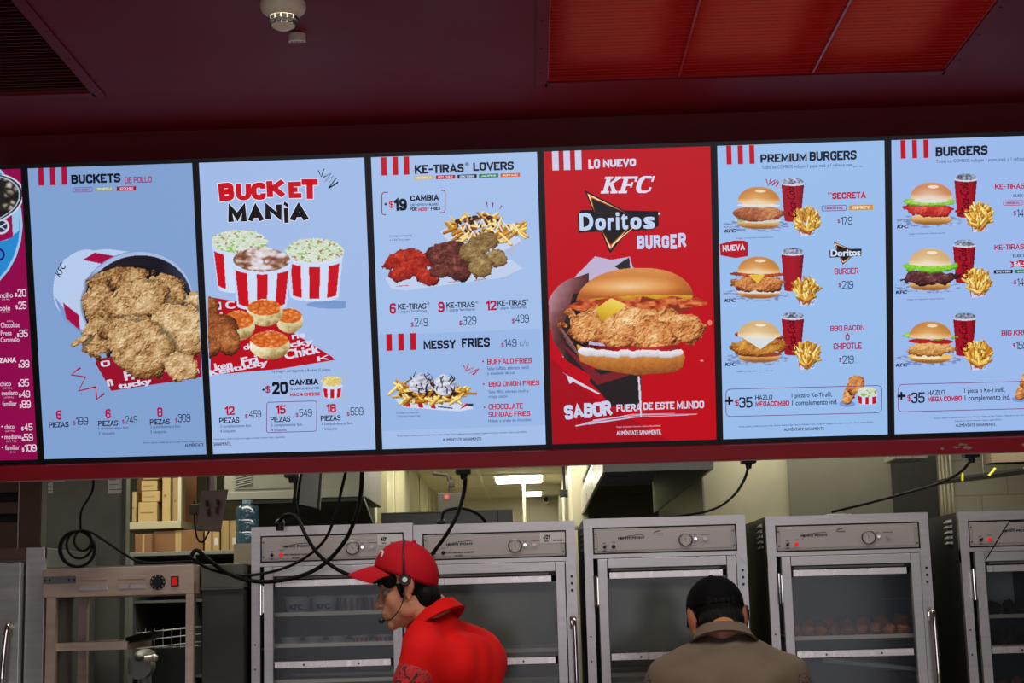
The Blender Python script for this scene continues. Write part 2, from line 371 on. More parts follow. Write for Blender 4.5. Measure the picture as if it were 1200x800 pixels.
# condensed stroke lettering: glyph paths in a unit box, 's' marks a sharp corner
GL = {
'A': (.56, '0,0 .5,1s 1,0|.2,.27 .8,.27'), 'B': (.5, '0,.52s 1,.52 1,1 0,1s 0,0s 1,0 1,.52 .5,.52'), 'C': (.5, '1,.68 1,1 0,1 0,0 1,0 1,.32'),
'D': (.52, '0,0s 0,1s 1,1 1,0 0,0s'), 'E': (.44, '1,1 0,1s 0,0s 1,0|0,.52 .85,.52'), 'F': (.43, '1,1 0,1s 0,0|0,.5 .85,.5'),
'G': (.52, '1,.68 1,1 0,1 0,0 1,0 1,.46s .55,.46'), 'H': (.52, '0,0 0,1|1,0 1,1|0,.5 1,.5'), 'I': (.0, '.5,0 .5,1'),
'J': (.44, '1,1 1,0 0,0 0,.3'), 'K': (.54, '0,0 0,1|1,1 .05,.42|.38,.55 1,0'), 'L': (.42, '0,1 0,0s 1,0'), 'M': (.66, '0,0 0,1s .5,.2s 1,1s 1,0'),
'N': (.54, '0,0 0,1s 1,0s 1,1'), 'O': (.52, '.5,1 0,1 0,0 1,0 1,1 .5,1'), 'P': (.5, '0,0 0,1s 1,1 1,.45 0,.45'),
'Q': (.52, '.5,1 0,1 0,0 1,0 1,1 .5,1|.55,.25 1.05,-.08'), 'R': (.52, '0,0 0,1s 1,1 1,.48 0,.48|.5,.48 1,0'),
'S': (.48, '1,.74 1,1 0,1 0,.52 1,.52 1,0 0,0 0,.26'), 'T': (.46, '0,1 1,1|.5,1 .5,0'), 'U': (.52, '0,1 0,0 1,0 1,1'),
'V': (.54, '0,1 .5,0s 1,1'), 'W': (.76, '0,1 .25,0s .5,1s .75,0s 1,1'), 'X': (.54, '0,0 1,1|0,1 1,0'), 'Y': (.52, '0,1 .5,.45s 1,1|.5,.45 .5,0'),
'Z': (.48, '0,1 1,1s 0,0s 1,0'), '0': (.5, '.5,1 0,1 0,0 1,0 1,1 .5,1'), '1': (.2, '0,.82 1,1s 1,0'), '2': (.48, '0,.72 0,1 1,1 1,.6 0,0s 1,0'),
'3': (.48, '0,.76 0,1 1,1 1,.53 .35,.53|.5,.53 1,.53 1,0 0,0 0,.26'), '4': (.52, '.75,0 .75,1s 0,.28s 1.05,.28'), '5': (.48, '1,1 .05,1s 0,.55s 1,.6 1,0 0,0 0,.24'),
'6': (.5, '1,.76 1,1 0,1 0,0 1,0 1,.56 0,.56'), '7': (.46, '0,1 1,1s .3,0'), '8': (.5, '.5,1 0,1 0,.53 1,.53 1,1 .5,1|.5,.53 0,.53 0,0 1,0 1,.53 .5,.53'),
'9': (.5, '0,.24 0,0 1,0 1,1 0,1 0,.44 1,.44'), '$': (.46, '1,.72 1,.9 0,.9 0,.52 1,.52 1,.1 0,.1 0,.28|.5,-.08 .5,1.08'),
'+': (.5, '.5,.2 .5,.8|0,.5 1,.5'), '-': (.22, '0,.46 1,.46'), '/': (.4, '0,0 1,1'), '.': (.0, '.5,0 .5,.14'), '*': (.3, '0,.4 1,.4|.5,.2 .5,.6'),
'&': (.5, '1,0 .1,.75 .4,1 .8,.8 0,.3 .3,0 1,.35'), 'c': (.42, '1,.5 1,.7 0,.7 0,0 1,0 1,.2'), 'u': (.42, '0,.7 0,0 1,0 1,.7'), 'Í': (.12, '.5,0 .5,.72|.3,.85 .9,1.05'), 'Ó': (.5, '.5,.8 0,.8 0,0 1,0 1,.8 .5,.8|.4,.92 .8,1.08'), 'É': (.44, '1,.8 0,.8s 0,0s 1,0|0,.42 .85,.42|.4,.92 .8,1.08'), 'ñ': (.42, '0,0 0,.7')}
def glyph(ch, t):
    wd, d = GL[ch]; wd = max(wd, 0); out = []
    for path in d.split('|'):
        pts = []
        for q in path.split():
            sharp = q.endswith('s'); x, y = q.rstrip('s').split(',')
            pts.append((t/2+float(x)*wd, t/2+float(y)*(1-t), sharp))
        r = .26; line = []
        for i, (x, y, sh) in enumerate(pts):
            if i in (0, len(pts)-1) or sh: line.append((x, y)); continue
            p = np.array((x, y)); a = np.array(pts[i-1][:2]); b = np.array(pts[i+1][:2])
            la, lb = np.hypot(*(a-p)), np.hypot(*(b-p)); rr = min(r, la*.5, lb*.5)
            A = p+(a-p)/la*rr; B = p+(b-p)/lb*rr
            for k in range(5):
                s = k/4; line.append(tuple((1-s)**2*A+2*s*(1-s)*p+s*s*B))
        raw = [q.rstrip('s').split(',') for q in path.split()]
        for e, nb in ((0, 1), (-1, -2)):
            X_, Y_ = float(raw[e][0]), float(raw[e][1]); dv = np.array(line[e])-np.array(line[nb]); L = np.hypot(*dv)
            if L < 1e-6: continue
            dv = dv/L
            if (abs(dv[1]) >= abs(dv[0]) and (Y_ in (0, 1))) or (abs(dv[0]) > abs(dv[1]) and X_ in (0, 1)):
                line[e] = tuple(np.array(line[e])+dv*t/2)
        out.append(line)
    return out, wd+t
def ribbon(line, t, V, F, ox):
    P2 = [np.array(line[0])]
    for p in line[1:]:
        if np.hypot(*(np.array(p)-P2[-1])) > 2e-3: P2.append(np.array(p))
    n0 = len(V); closed = np.hypot(*(P2[0]-P2[-1])) < 3e-3
    N = len(P2)
    for i in range(N):
        if closed and i in (0, N-1): a, b = P2[-2], P2[1]; p = P2[0]; d1 = p-a; d2 = b-p
        else:
            p = P2[i]; d1 = p-P2[i-1] if i else P2[1]-p; d2 = P2[i+1]-p if i < N-1 else d1
        d1 = d1/(np.hypot(*d1)+1e-9); d2 = d2/(np.hypot(*d2)+1e-9); n1 = np.array([-d1[1], d1[0]]); n2 = np.array([-d2[1], d2[0]])
        m = n1+n2; L = np.hypot(*m); m = n1 if L < 1e-6 else m/L; k = t/2/max(m@n1, .45)
        V.append((ox+p[0]+m[0]*k, p[1]+m[1]*k)); V.append((ox+p[0]-m[0]*k, p[1]-m[1]*k))
    for i in range(N-1): F.append((n0+2*i, n0+2*i+2, n0+2*i+3, n0+2*i+1))
def strokes(body, t, gap=.05):
    V, F = [], []; x = 0
    for ch in body:
        if ch == ' ': x += .2+t*.5; continue
        if ch not in GL: ch = '-'
        g, adv = glyph(ch, t)
        for ln in g: ribbon(ln, t, V, F, x)
        x += adv+gap*(1-.5*t)
    return np.array(V), F
FONTCACHE = {}
def fontmesh(body, bold):
    cu = bpy.data.curves.new('lettering', 'FONT'); cu.body = body; cu.size = 1; cu.resolution_u = 3
    o = bpy.data.objects.new('lettering', cu); C.objects.link(o)
    dg = bpy.context.evaluated_depsgraph_get(); me = bpy.data.meshes.new_from_object(o.evaluated_get(dg))
    V = np.array([v.co[:2] for v in me.vertices]); F = [tuple(p.vertices) for p in me.polygons]
    bpy.data.objects.remove(o); bpy.data.curves.remove(cu); bpy.data.meshes.remove(me)
    if bold:
        Vs, Fs = [], []; n = 0
        for dx in (-1, 0, 1):
            for dy in (-.5, .5):
                Vs.append(V+np.array([dx, dy])*bold); Fs += [tuple(i+n for i in f) for f in F]; n += len(V)
        V, F = np.concatenate(Vs), Fs
    return V, F
def lettering(body, weight, shear=0, serif=False):
    if all((c in GL) or c == ' ' for c in body) and not serif: V, F = strokes(body, weight)
    else: V, F = fontmesh(body, weight*.25)
    V = V-V.min(0); V = V/V.max(0)
    return V, F
def T(s, body, x, y, w, h, col, weight=.14, name='lettering', shear=0, up=0, z=.0016, rot=0, font=False, outline=None):
    """writing on screen s: bottom-left corner at pixel (x, y), w x h pixels"""
    V, F = lettering(body, weight, shear, font)
    u, v = inv(s, np.array([float(x)]), np.array([float(y)]))
    W = V*np.array([w, h])*PX; W[:, 0] += W[:, 1]*shear; W[:, 1] += W[:, 0]*up
    if rot:
        c_, s_ = math.cos(rot), math.sin(rot); W = np.stack([W[:, 0]*c_-W[:, 1]*s_, W[:, 0]*s_+W[:, 1]*c_], 1)
    V3 = np.concatenate([W+np.array([u[0], v[0]]), np.full((len(W), 1), z)], 1)
    if outline:
        ocol, d = outline; d *= PX; A, FF, n = [], [], 0
        for k in range(8): A.append(V3+np.array([d*math.cos(k*PI/4), d*math.sin(k*PI/4), -.00015])); FF += [tuple(i+n for i in f) for f in F]; n += len(V3)
        colmesh(name+'_outline', np.concatenate(A), np.array(FF, dtype=object) if len({len(f) for f in FF}) > 1 else FF, [ocol]*n, DISP[s])
    return colmesh(name, V3, np.array(F, dtype=object) if len({len(f) for f in F}) > 1 else F, [col]*len(V3), DISP[s])

# ---- painted pictures
def hash2(ix, iy, k=0):
    n = (ix.astype(np.int64)*374761393+iy.astype(np.int64)*668265263+k*974634541) & 0x7fffffff
    n = ((n ^ (n >> 13))*1274126177) & 0x7fffffff
    return ((n ^ (n >> 16)) & 0xffff)/65535.0
def vnoise(x, y, k=0):
    ix, iy = np.floor(x), np.floor(y); fx, fy = x-ix, y-iy; fx = fx*fx*(3-2*fx); fy = fy*fy*(3-2*fy)
    a, b, c, d = hash2(ix, iy, k), hash2(ix+1, iy, k), hash2(ix, iy+1, k), hash2(ix+1, iy+1, k)
    return (a*(1-fx)+b*fx)*(1-fy)+(c*(1-fx)+d*fx)*fy
def fbm(x, y, k=0, o=4): return sum(vnoise(x*2**i, y*2**i, k+i)*.5**(i+1) for i in range(o))
def worley(x, y, k=0):
    ix, iy = np.floor(x), np.floor(y); d1 = np.full(x.shape, 9.); d2 = d1.copy(); idv = np.zeros(x.shape)
    for dx in (-1, 0, 1):
        for dy in (-1, 0, 1):
            cx, cy = ix+dx, iy+dy; px, py = cx+hash2(cx, cy, k), cy+hash2(cx, cy, k+7); d = np.hypot(x-px, y-py)
            nr = d < d1; d2 = np.where(nr, d1, np.minimum(d2, d)); idv = np.where(nr, hash2(cx, cy, k+3), idv); d1 = np.where(nr, d, d1)
    return d1, d2, idv
def ramp(t, cols):
    t = np.clip(t, 0, 1)*(len(cols)-1); i = np.minimum(t.astype(int), len(cols)-2); f = (t-i)[..., None]; c = np.array(cols, float)
    return c[i]*(1-f)+c[i+1]*f
GOLD = [(46, 24, 10), (122, 80, 42), (184, 142, 92), (216, 184, 138), (240, 222, 186)]
CRISP = [(70, 26, 12), (150, 78, 34), (205, 130, 68), (232, 180, 118), (250, 226, 182)]
BUN = [(120, 62, 22), (180, 108, 46), (216, 150, 76), (240, 200, 140)]
class Pic:
    def __init__(s, scr, x0, y0, x1, y1, step=.62, z=.0014):
        s.s = scr; s.z = z; s.xs = np.arange(x0, x1, step); s.ys = np.arange(y0, y1, step)
        s.X, s.Y = np.meshgrid(s.xs, s.ys); s.rgb = np.zeros(s.X.shape+(3,)); s.a = np.zeros(s.X.shape, bool)
    def put(s, m, col):
        col = np.asarray(col, float); s.rgb[m] = col if col.ndim == 1 else col[m]; s.a |= m; return s
    def ell(s, cx, cy, rx, ry, ang=0):
        c, n = math.cos(math.radians(ang)), math.sin(math.radians(ang)); dx, dy = s.X-cx, s.Y-cy
        return np.hypot((dx*c+dy*n)/rx, (-dx*n+dy*c)/ry)
    def poly(s, pts):
        m = np.zeros(s.X.shape, bool); j = len(pts)-1
        for i in range(len(pts)):
            (xi, yi), (xj, yj) = pts[i], pts[j]
            if yi != yj: m ^= ((yi > s.Y) != (yj > s.Y)) & (s.X < (xj-xi)*(s.Y-yi)/(yj-yi)+xi)
            j = i
        return m
    def line(s, pts, w):
        m = np.zeros(s.X.shape, bool)
        for (x0, y0), (x1, y1) in zip(pts[:-1], pts[1:]):
            L = max((x1-x0)**2+(y1-y0)**2, 1e-9); t = np.clip(((s.X-x0)*(x1-x0)+(s.Y-y0)*(y1-y0))/L, 0, 1)
            m |= np.hypot(s.X-x0-t*(x1-x0), s.Y-y0-t*(y1-y0)) < w/2
        return m
    def crunch(s, d, pal, scale=5, seed=0, amp=2.2, edge=.12, dome=9, bright=0, k=.55):
        """ragged fried crust inside distance field d < 1, lit from the upper left"""
        x, y = s.X/scale, s.Y/scale
        wx, wy = fbm(x*.55, y*.55, seed+50)-.5, fbm(x*.55, y*.55, seed+70)-.5
        x2, y2 = x*.8+wx*2.4, y*.8+wy*2.4
        d1, d2, idv = worley(x2, y2, seed); e1, e2, ide = worley(x2*1.9+3, y2*1.9, seed+9)
        lump = fbm(x*.34, y*.34, seed+11, 4); ridge = 1-2*np.abs(fbm(x*.9+wx, y*.9+wy, seed+21)-.5)
        d = d+(lump-.47)*edge*3.2
        h = np.sqrt(np.clip(1.05-d*d, 0, 2))*dome+lump*dome*.9+amp*(.55*(1-d1)+.9*idv+.5*ide+1.1*ridge)*scale/4.5
        gy, gx = np.gradient(h, s.ys[1]-s.ys[0], s.xs[1]-s.xs[0])
        sh = .56+k*.42*(gx*.5+gy*.8)
        sh = .47+np.tanh((sh-.5)*2.1)*.5
        sh = sh*(.72+.28*np.clip((d2-d1)*4, 0, 1))+.16*(idv-.5)+.6*(lump-.45)+.22*(fbm(x*2.5, y*2.5, seed+5, 3)-.5)-1.0*np.clip(d-.74, 0, .34)+bright+.05
        m = d+(wx*.8+(d1-.5)*.3)*edge*2 < 1
        s.put(m, ramp(sh, pal)); return m
    def build(s, name):
        u, v = inv(s.s, s.X, s.Y); s.a &= (u > .0005) & (u < SW-.0005) & (v > .0005) & (v < SH-.0005)
        q = s.a[:-1, :-1] & s.a[1:, :-1] & s.a[:-1, 1:] & s.a[1:, 1:]
        idx = -np.ones(s.a.shape, int); used = np.zeros(s.a.shape, bool)
        used[:-1, :-1] |= q; used[1:, :-1] |= q; used[:-1, 1:] |= q; used[1:, 1:] |= q
        idx[used] = np.arange(used.sum()); u, v = inv(s.s, s.X[used], s.Y[used])
        V = np.stack([u, v, np.full(len(u), s.z)], 1)
        F = np.stack([idx[1:, :-1][q], idx[1:, 1:][q], idx[:-1, 1:][q], idx[:-1, :-1][q]], 1)
        return colmesh(name, V, F, s.rgb[used], DISP[s.s])
# ------------------------------------------------------------------ the seven screens
BG = {0: (140, 6, 74), 1: (128, 160, 208), 2: (160, 186, 230), 3: (162, 190, 232), 4: (186, 4, 22), 5: (152, 188, 234), 6: (154, 184, 234)}
SLAB = {0: 'magenta dessert menu screen cut off at the left edge of the row', 1: 'menu screen showing a tipped bucket of fried chicken with BUCKETS heading',
 2: 'menu screen headed BUCKET MANIA with striped tubs and biscuits', 3: 'menu screen headed KE-TIRAS LOVERS with chicken strips and messy fries',
 4: 'red advertising screen with one huge chicken burger held in a hand', 5: 'menu screen headed PREMIUM BURGERS with three burger combos',
 6: 'menu screen headed only BURGERS at the right end of the row'}
for k in range(7):
    r = thing('menu_screen', SLAB[k], 'screen', group='row of menu screens over the counter')
    r.matrix_world = BM @ Matrix.Translation((SX0+(k-1)*SP, 0, 0))
    MB().box(-.0112, SW+.0112, -.0155, SH+.014, -.052, -.001, b=.003).build('housing', BEZEL, r)
    MB().box(-.0112, -.0005, -.0155, SH+.014, -.002, .004).box(SW+.0005, SW+.0112, -.0155, SH+.014, -.002, .004).box(-.0005, SW+.0005, SH+.0005, SH+.014, -.002, .004).box(-.0005, SW+.0005, -.0155, -.0005, -.002, .004).build('bezel', BEZEL, r)
    me = np.array([(-.0005, -.0005, .0006), (SW+.0005, -.0005, .0006), (SW+.0005, SH+.0005, .0006), (-.0005, SH+.0005, .0006)])
    DISP[k] = r
    DISP[k] = colmesh('display_panel', me, [(0, 1, 2, 3)], [BG[k]]*4, r)
TXT, RTX, GRY, WHT = (20, 22, 40), (186, 18, 56), (70, 92, 140), (214, 220, 240)

def stripes(s, xs, y0, y1, w, col, sl=-.035, lean=.03):
    for x in xs:
        v = Vec(s); v.poly([(x, y0+sl*(x-xs[0])), (x+w, y0+sl*(x+w-xs[0])), (x+w+lean*(y1-y0), y1+sl*(x+w-xs[0])), (x+lean*(y1-y0), y1+sl*(x-xs[0]))], col); v.build('stripe_mark')
def badge(s, x, y, w, h, body, fill, col, outline=None):
    v = Vec(s)
    if outline: v.rrect(x, y-h, x+w, y, 1.5, .7, outline)
    else: v.frect(x, y-h, x+w, y, fill)
    v.build('flavour_badge'); T(s, body, x+w*.12, y-h*.2-.035*w*.1, w*.76, h*.6, col, .2, 'badge_lettering')

# --- screen 0: desserts, mostly outside the frame
v = Vec(0); v.ell(-48, 262, 71, 84, (150, 195, 232)).ell(-49, 262, 69, 82, (40, 135, 205)); v.build('blue_roundel')
p = Pic(0, -30, 203, 23, 292)
d = p.ell(-24, 232, 46, 28, -12); p.put(p.poly([(-60, 235), (21, 222), (19, 268), (6, 279), (-20, 284), (-60, 285)]), (150, 190, 226))
p.put(p.poly([(-8, 250), (10, 246), (12, 276), (-8, 282)]), (150, 10, 74)); p.put(p.ell(-2, 263, 9.5, 9, 0) < 1, (200, 205, 225)); p.put(p.ell(-2, 263, 7, 6.6, 0) < 1, (40, 42, 70)); p.put(p.line([(-7, 266), (4, 259)], 1.5) | p.line([(-6, 261), (3, 267)], 1.2), (200, 205, 225))
p.put(d < 1.08, (196, 212, 232)); p.put(d < 1.02, (32, 28, 34)); p.put(d < .97, (170, 182, 200))
d1, d2, iv = worley(p.X/8.5, p.Y/7, 4); p.put((d < .93), ramp(np.clip(.1+(d2-d1)*.9*(iv > .45)+.12*iv+.2*(fbm(p.X/4, p.Y/4, 2)-.5), 0, 1), [(16, 14, 16), (62, 54, 50), (150, 140, 128), (200, 195, 190)]))
p.build('dessert_picture')
v = Vec(0, .003); v.ell(-6, 296, 9, 8, (20, 30, 110)).ell(-6, 296, 6.5, 5.6, (40, 130, 200)); v.build('round_emblem')
for body, x, y, w, h in (('sencillo', -9, 347, 22, 6), ('doble', -7, 362, 17, 6), ('Chocolate', -1, 382, 22, 6.3), ('Fresa', -1, 391, 13, 5.3), ('Caramelo', -1, 399, 22, 5.6), ('chico', -1, 451, 13, 5.5), ('mediano', 1, 462, 19, 5.5), ('familiar', 2, 475, 17, 5.8), ('chico', 5, 502, 11.5, 5.2), ('mediano', 5, 514, 20, 5.2), ('familiar', 6, 527, 17, 5.6)):
    T(0, body, x, y, w, h, (218, 190, 214), .06, 'flavour_name')
for body, x, y, w, h in (('salsa', 6, 375, 7, 2.2), ('(70 ML)', 0, 346+4, 9, 2.4), ('(90 ML)', 0, 365, 9, 2.4), ('(237 ML)', 2, 455, 11, 2.4), ('(473 ML)', 4, 466, 11, 2.4), ('(237 ML)', 6, 506, 11, 2.4), ('(473 ML)', 7, 518, 12, 2.4), ('(1 L)', 12, 531, 6, 2.4)):
    T(0, body, x, y, w, h, (208, 160, 196), .03, 'portion_size')
T(0, 'MANZANA', -18, 424.5, 36, 7, (232, 218, 230), .2, 'dessert_name')
for body, x, y, w, h in (('20', 18, 345.5, 10.5, 8.8), ('25', 19, 360, 10, 8.8), ('35', 21, 393, 10, 8.8), ('39', 23, 429, 10.2, 8.8), ('35', 23, 451.5, 10, 8.8), ('49', 24, 464.5, 10.5, 8.8), ('89', 25, 477, 10.5, 8.8), ('45', 27.5, 504, 10.5, 8.8), ('59', 28, 516.5, 10.5, 8.8), ('109', 28.5, 529, 14.5, 9)):
    T(0, body, x, y, w, h, (226, 210, 228), .13, 'price'); T(0, '$', x-2.8, y+.1, 2.6, 5, (226, 210, 228), .16, 'price_sign')
for y in (499, 511.5, 524): v = Vec(0); v.ell(1.5+(y-499)*.04, y, .9, .9, (226, 210, 228)); v.build('bullet')

# --- screen 1: buckets
stripes(1, (44.5, 58, 71.5), 196.5, 217, 6.3, (170, 8, 56))
T(1, 'BUCKETS', 83.5, 215.5, 57.5, 11.6, (16, 18, 34), .24, 'heading')
T(1, 'DE POLLO', 145.5, 214, 31.5, 7.2, (166, 24, 84), .16, 'heading')
badge(1, 85, 224.5, 22.5, 5, 'RECETA SECRETA', None, (150, 60, 130), (120, 80, 160)); badge(1, 110.5, 223.5, 22.5, 5, 'CRUJIPOLLO', (140, 160, 140), (215, 220, 190)); badge(1, 136, 222.8, 22.5, 5, 'HOT CHILE', (150, 8, 50), (220, 190, 215))
v = Vec(1, .0011); v.poly([(114, 420), (233.8, 392), (236.6, 440.5), (131, 457), (112, 424)], (150, 12, 40)); v.build('tray_paper')
p = Pic(1, 62, 285, 246, 460, .62)
WH = (182, 202, 236)
p.put(p.poly([(75, 302), (95, 293), (126, 290), (176, 296), (150, 400), (100, 388), (80, 372), (66, 352), (63, 330)]), WH)
p.put(p.ell(97, 333, 34, 43, 18) < 1, WH)
p.put(p.poly([(63.5, 345), (96, 386), (97, 392), (74, 372)]), (120, 150, 205))
p.put(p.poly([(97, 303), (111, 294.5), (140, 299.5), (123, 308.5)]), (160, 10, 66)); p.put(p.poly([(74, 353), (93, 368), (94, 386), (78, 372)]), (160, 10, 66))
d = p.ell(160, 352, 66, 58, -14); sh = np.clip((p.Y-300)/110+.35*(fbm(p.X/20, p.Y/20, 3)-.5), 0, 1)
p.put(d < 1, (165, 185, 222)); p.put(p.ell(161, 354, 63.5, 56, -14) < 1, ramp(np.clip((p.X-100)/130, 0, 1), [(58, 38, 40), (34, 24, 32), (20, 18, 30), (64, 70, 96)]))
p.put((d >= 1) & (d < 1.02) & (p.Y < 330), (120, 146, 196))
for cx, cy, rx, ry, an, br, sd in ((140, 326, 40, 14, -8, -.16, 1), (118, 356, 22, 28, -10, -.12, 2), (190, 345, 30, 24, 15, 0, 3), (160, 352, 36, 22, -22, .08, 4), (116, 395, 20, 25, 18, -.02, 5), (94, 398, 13, 4.2, -28, -.02, 15), (150, 382, 34, 14, -8, -.06, 6), (232, 352, 18, 12, 5, 0, 7), (212, 385, 40, 30, 12, .08, 8), (165, 407, 40, 32, 20, .06, 9), (212, 429, 22, 17, 15, .12, 10)):
    m = (p.ell(cx+2, cy+1, rx*1.1+2, ry*1.1+2.5, an) < 1) & p.a & (p.rgb[..., 0] < 250); p.rgb[m] *= .62+.38*np.clip((p.ell(cx+2, cy+1, rx*1.1+2, ry*1.1+2.5, an)[m][:, None]-.86)/.14, 0, 1)
    p.crunch(p.ell(cx, cy, rx, ry, an), GOLD, 3.7, sd, 2.5, .2, ry*.5, br)
p.build('chicken_bucket_picture')
T(1, 'KFC', 71, 324, 15, 7.5, (16, 20, 44), .05, 'bucket_lettering', font=True, shear=.25, rot=1.05, z=.003)
for body, x, y, w, h, r_ in (('O', 119, 429, 11, 7, .1), ('n', 127, 452, 7, 8, .2), ('Fried', 147, 445, 36, 11, .14), ('tucky', 140, 457, 40, 9, .14), ('cken', 221, 438, 13, 8, .16)):
    T(1, body, x, y, w, h, (208, 206, 226), .2, 'tray_paper_lettering', rot=r_, z=.00125)
v = Vec(1, .003); v.stroke([(95, 429.5), (84, 438), (101, 440.5), (93, 457), (113, 452), (114, 467), (123, 460)], 2.4, (160, 10, 60)); v.build('scribble_mark')
for n_, x, pr, px_, l in (('6', 67, '199', 92, ()), ('6', 124.5, '249', 149.5, ('1 complemento fam.', '3 bisquets')), ('8', 185, '309', 211.5, ('2 complementos fam.', '3 bisquets'))):
    dy = -.03*(x-67)
    T(1, n_, x, 491.5+dy, 6.5, 11.4, (176, 8, 72), .2, 'piece_count'); T(1, 'PIEZAS', x-8.5, 500+dy+.8, 23.3, 7.2, TXT, .17, 'piece_label')
    T(1, pr, px_-2, 497.5+dy, 14.5, 9.6, (26, 34, 66), .1, 'price'); T(1, '$', px_-5.5, 498+dy, 3, 5.6, (150, 24, 90), .14, 'price_sign')
    for i, q in enumerate(l): T(1, q, x-8, 506+dy+6*i, (36, 19)[i], 4.6, GRY, .05, 'complement_note')
T(1, 'Precios sujetos a cambio sin previo aviso. Precios válidos en Baja', 169, 520, 70, 2.4, (40, 54, 96), .03, 'small_print'); T(1, 'ALIMÉNTATE', 217.5, 523.2, 22, 4.6, (24, 30, 56), .08, 'health_notice', font=True)

# --- screen 2: bucket mania
RM = (196, 6, 26)
for i, (ch_, x, w_, dy) in enumerate((('B', 259, 18, 0), ('U', 278, 18, -1), ('C', 296, 17, -1.2), ('K', 314, 22, -3), ('E', 339, 15, -2.5), ('T', 354, 19, -1.5))):
    T(2, ch_, x, 234.5+dy-.02*(x-259), w_, (21, 19, 20, 21, 19, 23)[i], RM, .3, 'heading', outline=((224, 226, 244), .9), z=.0018, rot=(.06, -.02, .0, .02, .0, -.03)[i])
for i, (ch_, x, w_) in enumerate((('M', 269, 22), ('A', 292, 19), ('N', 312, 20), ('Í', 334, 6), ('A', 340, 23))):
    T(2, ch_, x, 258.5-.02*(x-259)+(2 if ch_ == 'Í' else 0), w_, 22 if ch_ != 'Í' else 25, (12, 12, 18), .3, 'heading', outline=((224, 226, 244), .8), z=.0019)
v = Vec(2, .003)
for pts in ([(373, 198), (376.5, 205.5), (379.5, 196)], [(379, 206), (388, 201), (380.5, 211), (391, 204), (384, 214), (394, 207), (385, 218.5)], [(391, 215.5), (396, 211)], [(385, 218.8), (396, 211.5)]): v.stroke(pts, .9*1.5, (14, 16, 28))
v.build('scribble_mark')
def tub(p, cx, yt, rx, ry, yb, rb, sxs, col=RM, body=(196, 212, 240)):
    """striped tub: rim ellipse at yt, base at yb"""
    m = p.poly([(cx-rx, yt), (cx+rx, yt), (cx+rb, yb), (cx-rb, yb)]) | (p.ell(cx, yb, rb, ry*.6) < 1) | (p.ell(cx, yt, rx, ry) < 1)
    t = (p.X-cx)/rx; p.put(m, ramp(np.clip(.5+.42*t*t*np.sign(t)+.0*t, 0, 1)*0+np.clip(1-.55*t*t, 0, 1), [(150, 172, 215), body, (206, 220, 245)]))
    for a, b in sxs:
        q = lambda f, y: (cx+f*(rx+(rb-rx)*(y-yt)/(yb-yt)), y+ry*math.sqrt(max(0, 1-f*f))*.9)
        h0, h1 = yt+(yb-yt)*.1, yt+(yb-yt)*.88
        p.put(p.poly([q(a, h0), q((a+b)/2, h0), q(b, h0), q(b, h1), q((a+b)/2, h1), q(a, h1)]) & m, col)
    p.put((p.ell(cx, yt, rx, ry) < 1.0) & (p.ell(cx, yt-1, rx, ry) > 1), (220, 228, 246))
def slaw(p, cx, cy, rx, ry, sd):
    d = p.ell(cx, cy, rx, ry); x, y = p.X/2.6, p.Y/2.0; d1, d2, iv = worley(x+fbm(x, y, sd)*1.5, y, sd)
    c = ramp(np.clip(.3+.9*(d2-d1)+.5*(iv-.3), 0, 1), [(120, 160, 92), (190, 210, 160), (216, 222, 210), (230, 232, 236)])
    c = np.where((iv > .88)[..., None], np.array((140, 184, 84.)), c); c = np.where((iv < .06)[..., None], np.array((170, 116, 108.)), c)
    p.put((d+.25*(fbm(x, y, sd+3)-.5) < 1), c)
v = Vec(2, .0011); v.poly([(250, 346), (286, 352), (330, 378), (390, 415), (394, 419), (330, 430), (249, 437.5)], (178, 6, 26)); v.build('tray_paper')
p = Pic(2, 246, 262, 406, 458, .62)
p.put((p.ell(392, 354, 32, 5) < 1), (120, 150, 205))
tub(p, 282, 284, 32, 9, 336, 25, ((-.94, -.58), (-.12, .3), (.6, .9))); slaw(p, 282.5, 281, 33, 14, 11)
tub(p, 369.5, 297, 33, 9, 345, 28.5, ((-.86, -.5), (-.2, .2), (.5, .88))); slaw(p, 369, 291, 33.5, 14.5, 21)
tub(p, 308.5, 305, 35, 10, 356, 29, ((-.9, -.5), (-.18, .2), (.52, .9)))
d = p.ell(308, 302, 33, 14); h = fbm(p.X/11, p.Y/8, 5); d1, d2, iv = worley(p.X/13+h, p.Y/8, 31)
p.put((d < 1) | (p.ell(308, 295, 22, 8) < 1), ramp(np.clip(.5+2.6*np.abs(fbm(p.X/13+h, p.Y/8, 31, 3)-.48)-.34+.8*(fbm(p.X/9, p.Y/7, 8)-.45), 0, 1), [(104, 58, 40), (150, 104, 84), (214, 204, 206), (226, 226, 236)]))
bis = []
for cx, cy, rx, ry, sd in ((341, 373, 16, 15, 1), (312, 364, 21, 16, 2), (282, 379, 19, 18, 3), (318, 402, 24, 17, 4)):
    x, y = p.X/4, p.Y/4; n_ = fbm(x, y, sd+30); d = p.ell(cx, cy, rx, ry)+.1*(n_-.5)
    p.put(d < 1, ramp(np.clip(.5+.7*(n_-.5)+(cy+4-p.Y)/40-(p.X-cx)/80, 0, 1), [(140, 108, 60), (206, 186, 132), (232, 222, 184), (240, 236, 214)]))
    d = p.ell(cx-.5, cy-ry*.38, rx*.92, ry*.58)+.12*(fbm(x*.8, y*.8, sd+40)-.5)
    w_, w2, iw = worley(p.X/7+n_, p.Y/5, sd+8)
    p.put(d < 1, ramp(np.clip(.3+.6*(w2-w_)+.5*(n_-.4), 0, 1), [(120, 40, 8), (196, 84, 24), (226, 130, 60), (240, 190, 130)]))
